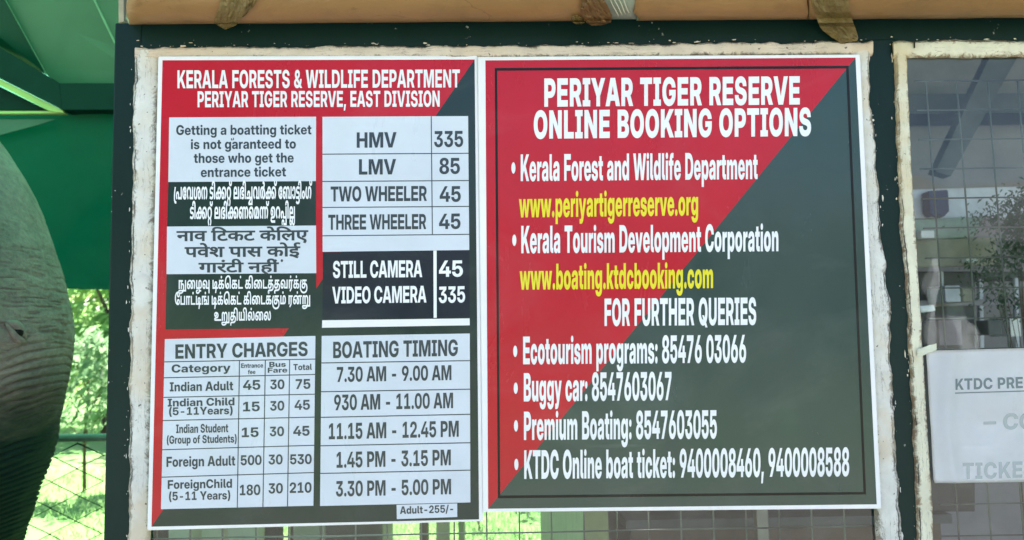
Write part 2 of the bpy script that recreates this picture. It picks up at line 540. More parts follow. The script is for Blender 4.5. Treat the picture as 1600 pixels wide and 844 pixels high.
M_beam = plain('dark_green_steel', (0.002, 0.022, 0.018), 0.55, 0.1, 0.2, 8, 0.001)
M_sungap = plain('sunlit_gap_colour', (0.36, 0.46, 0.16), 0.6, 0.3, 0.12, 10)  # sunlight of the gaps beside the beams, put into a colour

sr = thing('shelter_roof', 'green translucent fibre sheet roof on dark steel beams above the elephant', 'roof', W(97, 150, 1.9))
def rpart(root, name, bm, mat, smooth=False):
    o = obj(name, bm, mat, smooth=smooth); o.parent = root; o.matrix_parent_inverse = Matrix.Translation(-root.location); return o
bm = bmesh.new()
N = 120
rows = []
for i in range(N+1):
    x = -5.0+4.7*i/N
    rows.append([bm.verts.new((x, y, 3.02-0.03*y+0.012*sin(x*2*pi/0.076))) for y in (-0.1, 1.7, 4.4)])
for a, b in zip(rows, rows[1:]):
    for k in range(2): bm.faces.new((a[k], b[k], b[k+1], a[k+1]))
rpart(sr, 'unseen_roof_sheet', bm, M_roof, True)
bm = bmesh.new(); box(bm, (-0.28, -0.1, 3.0), (5.0, 4.4, 3.02)); rpart(sr, 'unseen_roof_sheet', bm, M_beam)  # unseen opaque roof, added to keep sun off the ground here
# sloping end sheets that hang down from it
def slab(root, name, pts, mat, thick=0.004):
    bm = bmesh.new()
    prism(bm, [W(px, py, y) for px, py, y in pts], (0, thick, 0))
    bmesh.ops.recalc_face_normals(bm, faces=bm.faces)
    return rpart(root, name, bm, mat)
slab(sr, 'end_sheet', [(-14, -40, 1.80), (128, -40, 1.80), (178, 66, 1.93), (240, 66, 1.93), (240, 134, 2.0), (96, 134, 2.0), (72, 116, 1.98)], M_awn)
slab(sr, 'end_sheet', [(128.5, -40, 1.79), (240, -40, 1.79), (240, 65, 1.92), (178.5, 65, 1.92)], M_awn)
slab(sr, 'end_sheet', [(-120, -40, 1.78), (-15, -40, 1.78), (71.5, 116, 1.96), (-120, 20, 1.96)], M_tarp)
bm = bmesh.new()
tube(bm, [W(-16, -44, 1.785), W(72.5, 117, 1.965)], 0.0022, 6)
tube(bm, [W(127, -42, 1.775), W(180, 68, 1.91)], 0.0035, 6)
rpart(sr, 'edge_seam', bm, plain('pale_seam', (0.20, 0.38, 0.26), 0.5))
slab(sr, 'beam', [(93, 130, 1.84), (260, 130, 1.84), (260, 171, 1.84), (97, 171.5, 1.84)], M_beam, 0.10)
slab(sr, 'beam', [(-120, 10, 1.84), (0, 74, 1.84), (92.5, 129.5, 1.84), (96.6, 171, 1.84), (0, 122.5, 1.84), (-120, 62, 1.84)], M_beam, 0.10)
slab(sr, 'batten', [(-120, 63, 1.85), (0, 123.5, 1.85), (97, 172, 1.85), (100, 176.5, 1.85), (76, 173, 1.85), (0, 134, 1.85), (-120, 73, 1.85)], M_sungap, 0.03)  # solid strip standing in for a sunlit gap under the beam
slab(sr, 'batten', [(-120, 174, 1.86), (75, 173.6, 1.86), (100, 177, 1.86), (-120, 178.5, 1.86)], M_sungap, 0.02)  # second strip standing in for a sunlit gap
slab(sr, 'beam', [(-120, 75, 1.90), (0, 135, 1.90), (75, 172.5, 1.90), (-120, 173.5, 1.90)], M_beam, 0.02)

tp = thing('tarpaulin', 'green tarpaulin hung like a wall behind the elephant, its foot above the fence', 'tarpaulin', W(130, 450, 1.9))
bm = bmesh.new(); rows = []
for i in range(41):
    row = []
    for j in range(31):
        px = -260+520*i/40; py = 170+(452+3*fbm(i*.35, 1)-170)*j/30
        t = (py-172-(px-180)*-1.05)                 # a soft diagonal fold
        y = 1.93+0.02*fbm(px*.012, py*.012, 3, 3)+0.02*math.tanh((px+py*.85-430)/24)+0.006*fbm(px*.05, py*.02, 8, 3)
        row.append(bm.verts.new(W(px, py, y)))
    rows.append(row)
for a, b in zip(rows, rows[1:]):
    for k in range(30): bm.faces.new((a[k], b[k], b[k+1], a[k+1]))
bmesh.ops.solidify(bm, geom=bm.faces[:], thickness=0.002)
rpart(tp, 'tarpaulin_sheet', bm, M_tarp, True)
slab(tp, 'folded_flap', [(-160, 186.5, 1.88), (86, 186.5, 1.88), (60, 195, 1.88), (0, 211, 1.88), (-160, 250, 1.88)], M_awn)
bm = bmesh.new()
prism(bm, [W(184.5, -40, 0.07), W(193, -40, 0.07), W(193.5, 34, 0.07), W(185, 36, 0.07)], (0, .02, 0))
bmesh.ops.recalc_face_normals(bm, faces=bm.faces); bevel(bm, .0015)
tag(obj('batten', bm, plain('weathered_cream_wood', (0.42, 0.36, 0.24), 0.7, 0.3, 0.2, 30)), 'narrow cream wooden batten standing upright beside the left end of the brown pipe', 'batten')
bm = bmesh.new()
prism(bm, [W(193.8, -40, 0.09), W(230, -40, 0.09), W(230, 40, 0.09), W(193.8, 40, 0.09)], (0, .05, 0))
bmesh.ops.recalc_face_normals(bm, faces=bm.faces); bevel(bm, .002)
tag(obj('post', bm, M_beam), 'dark green steel post rising behind the corner of the window frame', 'post')

# ---------------------------------------------------------------- elephant statue
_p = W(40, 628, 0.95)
SHADE_Z = _p.z - 0.30*_p.x
M_el = Mat('elephant_hide', 0.75, 0.25)
_f = M_el.noise(7, 7, 0.65)
_g = M_el.noise(60, 5, 0.7)
_c = M_el.ramp(_f, [(0.28, (0.13, 0.11, 0.095)), (0.5, (0.255, 0.22, 0.185)), (0.75, (0.38, 0.325, 0.27))])
_hide = M_el.mix(0.35, _c, M_el.ramp(_g, [(0.35, (0.06, 0.07, 0.06)), (0.65, (0.34, 0.31, 0.24))]))

# shade over the lower trunk, put into the colour with a soft slanting edge
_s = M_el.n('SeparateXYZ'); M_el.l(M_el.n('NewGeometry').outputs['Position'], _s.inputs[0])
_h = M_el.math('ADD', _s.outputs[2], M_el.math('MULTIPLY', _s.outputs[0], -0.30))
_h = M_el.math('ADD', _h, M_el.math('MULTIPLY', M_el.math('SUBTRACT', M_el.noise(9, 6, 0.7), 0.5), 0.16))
_m = M_el.n('MapRange'); _m.inputs['From Min'].default_value = SHADE_Z-.10; _m.inputs['From Max'].default_value = SHADE_Z+.10
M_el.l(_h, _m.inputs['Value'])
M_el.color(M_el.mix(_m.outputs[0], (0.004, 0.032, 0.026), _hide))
M_el.bump(_g, 0.008, 0.8)
M_el = M_el.m
el = thing('elephant_statue', 'grey wrinkled elephant statue seen from the side in front of the green tarpaulin', 'statue', W(0, 844, 0.95))
def epart(name, bm, mat, smooth=True): return rpart(el, name, bm, mat, smooth)
EY = 0.95
outline = [(-26, 196), (0, 229), (30, 281), (60, 361), (80, 430), (91, 478), (96.5, 512), (97, 545), (92, 590), (85, 640), (77, 690),
           (65, 735), (50, 785), (30, 846), (2, 930), (-30, 1030), (-60, 1130), (-78, 1230), (-80, 1330)]
widths = [.05, .20, .30, .37, .40, .41, .40, .385, .35, .315, .28, .25, .22, .195, .17, .145, .12, .10, .075]
def along(t, L):
    t = max(0, min(len(L)-1.0001, t)); k = int(t); u = t-k
    p0, p1, p2, p3 = L[max(k-1, 0)], L[k], L[k+1], L[min(k+2, len(L)-1)]
    f = lambda a, b, c, d: .5*((2*b)+(-a+c)*u+(2*a-5*b+4*c-d)*u*u+(-a+3*b-3*c+d)*u**3)
    if isinstance(p1, tuple): return tuple(f(*q) for q in zip(p0, p1, p2, p3))
    return f(p0, p1, p2, p3)
bm = bmesh.new(); rows = []
NU, NV = 760, 130
for i in range(NU+1):
    t = (len(outline)-1)*i/NU
    px, py = along(t, outline)
    w = along(t, widths)
    back = max(0, py-600)**1.25*0.00075                 # the trunk curls back under the chin
    e = W(px, py, EY+back)
    row = []
    for k in range(NV):
        a = 2*pi*k/NV
        # section: the outline point is the front-most (right) point of an oval that reaches back to the left
        x = e.x-w+w*cos(a)
        y = EY+back+w*0.80*sin(a)
        z = e.z
        s = 0.0
        low = min(1, max(0, (py-520)/60))
        # rings across the trunk, broken up and slanting
        q = z*1.0-(x-e.x)*0.60
        s -= low*0.017*max(0, math.sin(q*2*pi/0.022+2.8*fbm(x*6, y*6, z*7, 3)))**3*(0.7+.8*fbm(x*9, y*9, z*9, 2))*(1 if cos(a) < .97 else .5)
        s -= (1-low)*.006*max(0, .12-abs(fbm(x*9, y*9, z*22, 3)))/.12*min(1, max(0, (py-300)/200))
        # puckered hide towards the temple and cheek
        tm = min(1, max(0, (w-w*cos(a)-.09)*22))*(1 if py < 520 else max(0, 1-(py-520)/60))
        s += tm*0.045*(abs(fbm(x*13, y*13, z*11, 4))-.25)
        s += 0.006*fbm(x*7, y*7, z*5, 4)
        row.append(bm.verts.new((x+s*cos(a), y+s*sin(a), z)))
    rows.append(row)
for a, b in zip(rows, rows[1:]):
    for k in range(NV): bm.faces.new((a[k], a[(k+1) % NV], b[(k+1) % NV], b[k]))
rows_co = [[v.co.copy() for v in r_] for r_ in rows]
bm.faces.new(rows[0][::-1]); bm.faces.new(rows[-1])
bmesh.ops.recalc_face_normals(bm, faces=bm.faces)
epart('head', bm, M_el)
# eye in its socket, ear flap, and the body behind
def on_head(px, py, lift=0.0):
    """a point of the head's near side"""
    d = ray(px, py)
    t0, best = 0.6, None
    for k in range(900):
        p = EYE+d*(1.2+k*.002)
        best = None
        for i in range(len(outline)-1):
            za, zb = W(*outline[i], EY).z, W(*outline[i+1], EY).z
            if zb <= p.z <= za:
                u = (za-p.z)/(za-zb); t = i+u
                e = W(*along(t, outline), EY); w = along(t, widths)
                if ((p.x-e.x+w)/w)**2+((p.y-EY)/(w*.8))**2 < 1: return p-d.normalized()*lift
                break
    return EYE+d*2
c = on_head(26, 519)
bm = bmesh.new()
bmesh.ops.create_uvsphere(bm, u_segments=20, v_segments=14, radius=0.015, matrix=Matrix.Translation(c+Vector((0, .004, 0))))
epart('eye', bm, plain('eye_black', (0.006, 0.007, 0.006), 0.5, 0.2))
bm = bmesh.new()
for sg, h in ((1, 1.0), (-1, .8)):
    tube(bm, [on_head(26+px*.7, 519-sg*(11-abs(px)*.40)+px*.6, .002) for px in (-26, -16, -6, 4, 14, 22)], [.003, .009*h, .013*h, .013*h, .008*h, .002], 10)
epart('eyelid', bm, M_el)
bm = bmesh.new(); rows = []
for i in range(34):
    t = i/33
    row = []
    for j in range(15):
        s = j/14
        px = -70+(8+22*sin(t*pi)*1.0)*1.0*s+40*s; py = 250+300*t
        p = W(px-14, py, 0)
        y = 0.66-0.02*s+0.035*fbm(t*7, s*2, 4, 3)+.05*(1-s)
        q = W(px-22, py, y)
        row.append(bm.verts.new(q))
    rows.append(row)
for a, b in zip(rows, rows[1:]):
    for k in range(14): bm.faces.new((a[k], b[k], b[k+1], a[k+1]))
bmesh.ops.solidify(bm, geom=bm.faces[:], thickness=0.012)
bmesh.ops.recalc_face_normals(bm, faces=bm.faces)
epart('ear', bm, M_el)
bm = bmesh.new()
bmesh.ops.create_uvsphere(bm, u_segments=40, v_segments=24, radius=1, matrix=Matrix.Translation((-2.35, 1.05, 1.30)) @ Matrix.Diagonal((.95, .5, .58, 1)))
for sx, sy in ((-1.8, .82), (-1.8, 1.3), (-2.9, .82), (-2.9, 1.3)):
    tube(bm, [(sx, sy, 1.1), (sx, sy, .6), (sx+.02, sy, .25), (sx+.02, sy, 0)], [.2, .16, .14, .16], 16)
bmesh.ops.recalc_face_normals(bm, faces=bm.faces)
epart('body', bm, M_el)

# ---------------------------------------------------------------- chain link fence
FY = 1.62
ft = thing('chain_link_fence', 'low chain link fence with one steel top rail beyond the elephant', 'fence', W(200, 844, FY))
bm = bmesh.new()
tube(bm, [W(-260, 688, FY), W(0, 685.6, FY), W(216, 683, FY)], 0.0135, 10)
rpart(ft, 'top_rail', bm, plain('green_grey_steel', (0.13, 0.20, 0.16), 0.5, 0.5, 0.2, 14))
p0, p1 = W(-260, 690, FY), W(214, 686, FY)
bm = bmesh.new()
D_ = 0.088
n = int((p1.x-p0.x)/D_)
for i in range(n):
    x = p0.x+D_*i
    pts = []
    for k in range(24):
        z = p1.z-0.01-D_*.5*k
        if z < 0.02: break
        pts.append((x+(D_*.5 if (k+i) % 2 else -D_*.5)*1.03, FY+(.002 if k % 2 else -.002), z))
    tube(bm, pts, 0.0032, 5)
rpart(ft, 'wire_mesh', bm, plain('dark_fence_wire', (0.015, 0.03, 0.02), 0.7, 0.1))
bm = bmesh.new()
q = W(214, 690, FY)
tube(bm, [(q.x, FY+.025, 0), (q.x, FY+.025, q.z+.03)], .02, 10)
rpart(ft, 'fence_post', bm, M_beam)

# ---------------------------------------------------------------- plants
def leaf_mat(name, c, t):
    M = translucent(name, c, t, 0.55, 0.45, 1.5)
    return M
M_leaf = [leaf_mat('leaf_bright', (0.08, 0.15, 0.045), (0.30, 0.56, 0.18)),
          leaf_mat('leaf_deep', (0.045, 0.10, 0.055), (0.10, 0.24, 0.12)),
          leaf_mat('leaf_blue', (0.08, 0.13, 0.075), (0.24, 0.40, 0.20)),
          leaf_mat('leaf_yellow', (0.12, 0.17, 0.06), (0.44, 0.62, 0.22))]
M_bark = plain('bark', (0.10, 0.075, 0.05), 0.9, 0.1, 0.35, 14, 0.01, stretch=(1, 1, .3))
def plant(name, label, cat, x, y, h, crown, mat, seed, leaves=1400, ls=0.09, trunk=0.05, clumps=14, group=None, base=0.3):
    r = random.Random(seed)
    t = thing(name, label, cat, (x, y, 0), group)
    bm = bmesh.new()
    tips = []
    for k in range(clumps):
        a = r.uniform(0, 2*pi); rad = crown*math.sqrt(r.random())*.85
        zz = h*(base+(1-base)*r.random())
        f = math.sqrt(max(.08, 1-((zz/h-base)/(1-base)-.45)**2*2.2))
        tips.append(Vector((x+cos(a)*rad*f, y+sin(a)*rad*f, zz)))
    tube(bm, [(x, y, 0), (x+.04*h*r.uniform(-1, 1)*.5, y, h*.35), (x+.03*h*r.uniform(-1, 1), y, h*.8)], [trunk, trunk*.75, trunk*.25], 9)
    for q in tips:
        s = Vector((x, y, min(q.z*.7, h*.7)))
        m = s.lerp(q, .5)+Vector((0, 0, h*.03))
        tube(bm, [s, m, q], [trunk*.4, trunk*.25, trunk*.08], 5)
    rpart(t, 'trunk', bm, M_bark, True)
    bm = bmesh.new()
    for k in range(leaves):
        c = r.choice(tips)
        cr = crown*.42
        p = c+Vector((r.gauss(0, 1), r.gauss(0, 1), r.gauss(0, .75)))*cr*.5
        if p.z < 0.03: continue
        d = Vector((r.gauss(0, 1), r.gauss(0, 1), r.gauss(0, .8))).normalized()
        u = d.orthogonal().normalized(); v = d.cross(u)
        s = ls*r.uniform(.6, 1.3)
        pts = [p-u*s, p-v*s*.35, p+u*s, p+v*s*.35]
        bm.faces.new([bm.verts.new(q+Vector((0, 0, -abs((q-p).dot(u))*.25))) for q in pts])
    rpart(t, 'crown', bm, mat)
    return t
def gx(px, dist): return W(px, 500, dist).x
plant('shrub', 'dark bluish green shrub beyond the fence, between the elephant and the frame', 'shrub', gx(140, 7.5), 7.5, 1.6, .5, M_leaf[2], 3, 1300, .06, .02, 13, base=.42)
plant('tree', 'bright leafy tree crown at the right foot of the green tarpaulin', 'tree', gx(172, 13), 13, 4.2, 1.4, M_leaf[0], 5, 3200, .12, .10, 20)
plant('tree', 'pale yellow green tree far behind the fence, close to the elephant', 'tree', gx(70, 15), 15, 4.5, 1.9, M_leaf[3], 8, 3200, .14, .10, 20, base=.12)
for k, (px, py_, h) in enumerate(((745, 5.4, .62), (820, 5.9, .5), (905, 5.2, .66))):
    plant('sapling', ['thin leafy sapling on the bright lawn, left of three below the red board',
                      'thin leafy sapling on the bright lawn, middle of three below the red board',
                      'thin leafy sapling on the bright lawn, right of three below the red board'][k], 'sapling',
          gx(px, py_), py_, h, .30, M_leaf[1], 30+k, 90, .045, .012, 7, group='saplings seen under the boards', base=.2)

# lawn: short grass, nobody could count it
r = random.Random(4)
bm = bmesh.new()
for (xa, xb, ya, yb, cnt) in ((-5.5, -1.2, 2.2, 9, 15000), (-1.9, .9, 3.8, 7.5, 13000)):
    for _ in range(cnt):
        x, y = r.uniform(xa, xb), r.uniform(ya, yb)
        if fbm(x*.9, y*.9, 3, 3) < -.28: continue
        h = r.uniform(.03, .10); a = r.uniform(0, 2*pi); w = .006
        dx, dy = cos(a)*w, sin(a)*w; lx, ly = r.gauss(0, .03), r.gauss(0, .03)
        bm.faces.new([bm.verts.new(q) for q in ((x-dx, y-dy, 0), (x+dx, y+dy, 0), (x+lx, y+ly, h))])
tag(obj('grass', bm, M_leaf[0]), 'short sunlit grass of the lawn behind the window', 'grass', kind='stuff')

# ---------------------------------------------------------------- things seen under the boards through the glass
M_conc = concrete('pillar_concrete', (0.50, 0.47, 0.42))
M_blk = plain('black_green_paint', (.006, .012, .010), .6, .1)
def upright(name, label, cat, x0, x1, y, h, mat, depth=.16, group=None):
    bm = bmesh.new()
    a, b = W(x0, 822, y).x, W(x1, 822, y).x
    box(bm, (a, y, 0), (b, y+depth, h))
    bevel(bm, .008)
    return tag(obj(name, bm, mat), label, cat, group)
upright('concrete_pillar', 'broad beige concrete pillar under the left end of the fare board', 'pillar', 263, 296, 2.4, 2.9, M_conc)
upright('concrete_pillar', 'beige concrete pillar with a lighter right edge, second from the left under the fare board', 'pillar', 301, 349, 2.7, 2.9, M_conc)
upright('concrete_pillar', 'beige concrete pillar nearest the dark green post under the fare board', 'pillar', 356, 404, 2.5, 2.9, M_conc)
upright('steel_post', 'dark green post beside a bright gap under the fare board', 'post', 410, 435, 2.6, 2.9, M_beam, .1)
upright('concrete_pillar', 'grey pillar right of the bright green gap under the fare board', 'pillar', 458, 500, 3.0, 2.9, M_conc)
upright('dark_cabinet', 'wide dark cabinet below the middle of the fare board', 'cabinet', 508, 598, 2.8, 1.3, plain('dark_cabinet_paint', (0.022, 0.035, 0.028), .5), .4)
upright('wooden_post', 'narrow greyish wooden post left of the bright gap by the two boards', 'post', 655, 668, 3.2, 2.9, M_bark, .1)
upright('wooden_post', 'broad greyish wooden post below the lower right corner of the fare board', 'post', 681, 702, 3.4, 2.9, plain('grey_wood', (.22, .25, .17), .8), .1)
upright('wooden_post', 'greenish post under the gap between the two boards', 'post', 716, 726, 3.3, 2.9, plain('green_wood', (.12, .17, .08), .8), .1)

upright('dark_backing', 'black green gate sheet added behind the pillars to darken the gaps under the fare board', 'backing', 228, 420, 3.3, 2.6, M_blk, .05)  # dark sheets added to blacken the gaps between the pillars
upright('dark_backing', 'black green gate sheet added behind the dark cabinet to darken the gap under the fare board', 'backing', 452, 522, 3.4, 2.6, M_blk, .05)
# ---------------------------------------------------------------- ticket booth behind the right hand window
M_wall = concrete('booth_plaster', (0.33, 0.31, 0.33))
bt = thing('ticket_booth', 'dim grey ticket booth room seen through the barred right hand window', 'building', (1.2, 1.2, 0))
def bpart(name, bm, mat): return rpart(bt, name, bm, mat)
xa = W(946, 822, .5).x
bm = bmesh.new(); box(bm, (xa-.05, .45, 0), (xa, 2.4, 2.75)); bpart('side_wall', bm, plain('olive_plaster', (.20, .23, .12), .8))
yb = 2.3
sl_, sr_ = W(1561.5, 480, yb).x, W(1573.5, 480, yb).x
zt, zb = W(1567, 453, yb).z, W(1569, 517, yb).z
bm = bmesh.new()
box(bm, (xa, yb, 0), (sl_, yb+.1, 2.75)); box(bm, (sr_, yb, 0), (4.2, yb+.1, 2.75))
box(bm, (sl_, yb, 0), (sr_, yb+.1, zb)); box(bm, (sl_, yb, zt), (sr_, yb+.1, 2.75))
bpart('back_wall', bm, M_wall)
bm = bmesh.new(); box(bm, (xa-.05, .12, 2.75), (4.2, 2.45, 2.83)); bpart('ceiling', bm, M_wall)
bm = bmesh.new(); box(bm, (4.2, .1, 0), (4.3, 2.4, 2.75)); bpart('side_wall', bm, M_wall)
bm = bmesh.new(); box(bm, (xa, .12, .006), (4.2, 2.3, .02)); bpart('booth_floor', bm, M_wall)
bm = bmesh.new()
prism(bm, [W(1560, 60, 1.9), W(1606, 60, 1.9), W(1486, 275, 1.9), W(1462, 268, 1.9)], (0, .06, 0)); bmesh.ops.recalc_face_normals(bm, faces=bm.faces)
M_dull = plain('dull_grey_steel', (.10, .11, .11), .6, .2, .2, 6)
bpart('brace', bm, M_dull)
bm = bmesh.new(); box(bm, (W(1400, 165, 2.1).x, 2.05, W(1500, 182, 2.1).z), (3.9, 2.25, W(1500, 152, 2.1).z)); bpart('beam', bm, M_dull)
def furn(name, label, cat, parts):
    t = thing(name, label, cat, (0, 0, 0)); first = None
    for nm, pts, y, dp, mat in parts:
        bm = bmesh.new()
        prism(bm, [W(px, py, y) for px, py in pts], (0, dp, 0)); bmesh.ops.recalc_face_normals(bm, faces=bm.faces); bevel(bm, .006)
        if first is None:
            first = W(*pts[0], y); t.location = (first.x, y, 0)
        rpart(t, nm, bm, mat)
    return t
M_white0 = plain('white_enamel', (.85, .85, .85), .3, .5, .03)
M_pale = plain('pale_laminate', (.60, .62, .70), .4)
M_wall_b = plain('dusty_mauve_card', (.22, .19, .22), .8)
M_tan = plain('tan_board', (.34, .32, .25), .6)
M_green = plain('pale_green_paint', (.26, .36, .29), .6)
furn('display_board', 'pale green and tan panel leaning inside the booth left of the green slit', 'board',
     [('white_panel', [(1422, 296), (1700, 288), (1700, 340), (1424, 342)], 1.52, .02, M_pale),
      ('green_panel', [(1424, 343), (1540, 338), (1520, 372), (1428, 374)], 1.5, .02, M_green),
      ('tan_panel', [(1430, 376), (1556, 370), (1560, 414), (1432, 418)], 1.49, .02, M_tan)])
furn('cupboard', 'dark cupboard with white edges inside the booth, left of the green slit', 'cupboard',
     [('carcass', [(1434, 424), (1524, 424), (1524, 800), (1434, 800)], 1.6, .4, plain('dark_cupboard', (.03, .032, .038), .4)),
      ('white_edge', [(1468, 424), (1475, 424), (1476, 474), (1469, 474)], 1.585, .012, M_pale),
      ('shelf_edge', [(1432, 470), (1600, 466), (1600, 476), (1432, 480)], 1.57, .012, M_wall)])
plant('tree', 'bright tree outdoors seen only through the green slit of the booth', 'tree', gx(1567, 9), 9, 4.0, 1.5, M_leaf[0], 77, 2200, .11, .1, 18, base=.05)
plant('potted_plant', 'dark leafy plant inside the booth beside the green slit', 'plant', W(1592, 400, 1.25).x, 1.25, W(1600, 312, 1.25).z, .17, M_leaf[1], 78, 3000, .009, .004, 20, base=.82)
furn('shelf_rack', 'grey shelf rack with pale uprights inside the booth, under the tan panel', 'shelf',
     [('rack_board', [(1528, 426), (1700, 420), (1700, 432), (1528, 436)], 1.7, .2, M_dull),
      ('rack_upright', [(1530, 436), (1537, 436), (1539, 560), (1532, 560)], 1.68, .02, M_pale),
      ('rack_upright', [(1586, 434), (1592, 434), (1594, 560), (1588, 560)], 1.68, .02, M_pale)])
for _k, (_x, _y, _w, _h, _m, _t, _cn) in enumerate((
        (1478, 446, 22, 26, M_pale, 'pale box standing upright in the dark cupboard of the booth', 'box'),
        (1505, 450, 14, 22, M_tan, 'tan box in the dark cupboard of the booth', 'box'),
        (1545, 500, 20, 24, M_dull, 'dull grey carton low on the shelf rack, left of the green slit', 'carton'),
        (1580, 496, 14, 30, M_white0, 'white carton low on the shelf rack, right of the green slit', 'carton'),
        (1468, 500, 34, 40, M_wall_b, 'dusty mauve carton below the dark cupboard shelf', 'carton'),
        (1440, 360, 20, 12, M_white0, 'white paper scrap pinned at the left end of the green panel', 'paper'),
        (1510, 404, 18, 6, M_white0, 'short white paper strip on the tan panel', 'paper'))):
    _bm = bmesh.new()
    _a, _b = W(_x, _y+_h, 1.45), W(_x+_w, _y, 1.45)
    box(_bm, (_a.x, 1.45, _a.z), (_b.x, 1.45+(.03 if _cn == 'paper' else .12), _b.z)); bevel(_bm, .003)
    tag(obj({'box': 'storage_box', 'carton': 'carton', 'paper': 'paper_scrap'}[_cn], _bm, _m), _t, _cn)
M_brn = plain('brown_board', (.12, .085, .06), .7)
_top = W(1150, 806, 1.9).z
_t = thing('workbench', 'long dark workbench with a brown front inside the booth, under the red board', 'bench', (W(1150, 830, 1.9).x, 1.9, 0))
for _nm, _a, _b, _m in (('bench_top', (W(975, 820, 1.9).x, 1.86, _top-.035), (W(1480, 820, 1.9).x, 2.28, _top), M_dull),
                        ('bench_front', (W(985, 820, 1.9).x, 1.9, .02), (W(1470, 820, 1.9).x, 1.93, _top-.037), M_brn)):
    _bm = bmesh.new(); box(_bm, _a, _b); bevel(_bm, .004); rpart(_t, _nm, _bm, _m)
_bm = bmesh.new(); _a = W(1184, 846, 1.7); _b = W(1200, 800, 1.7)
box(_bm, (_a.x, 1.7, .02), (_b.x, 1.74, _b.z+.1)); bevel(_bm, .003)
tag(obj('wooden_upright', _bm, M_tan), 'single tan wooden upright in front of the dark workbench', 'post')
for _k, (_x0, _x1, _h, _m, _l) in enumerate(((1012, 1048, .05, M_blk, 'black case on the workbench, left of three'), (1132, 1176, .08, M_blk, 'tall black case on the workbench, middle of three'),
                                           (1262, 1318, .05, M_blk, 'black case on the workbench, right of three'))):
    _bm = bmesh.new(); box(_bm, (W(_x0, 815, 2.0).x, 2.0, _top+.001), (W(_x1, 815, 2.0).x, 2.15, _top+_h)); bevel(_bm, .006)
    tag(obj('tool_case', _bm, _m), _l, 'case', 'cases on the workbench')
furn('white_tray', 'small bright white tray on the booth shelf by the window edge', 'tray',
     [('tray_body', [(1436, 478), (1460, 476), (1463, 486), (1440, 489)], 1.3, .1, M_white0)])
furn('blue_bag', 'dark blue cloth bag hanging on the white panel inside the booth', 'bag',
     [('bag_body', [(1451, 298), (1482, 296), (1484, 330), (1476, 339), (1466, 335), (1458, 338), (1453, 330)], 1.46, .05, plain('navy_cloth', (.02, .045, .12), .8))])
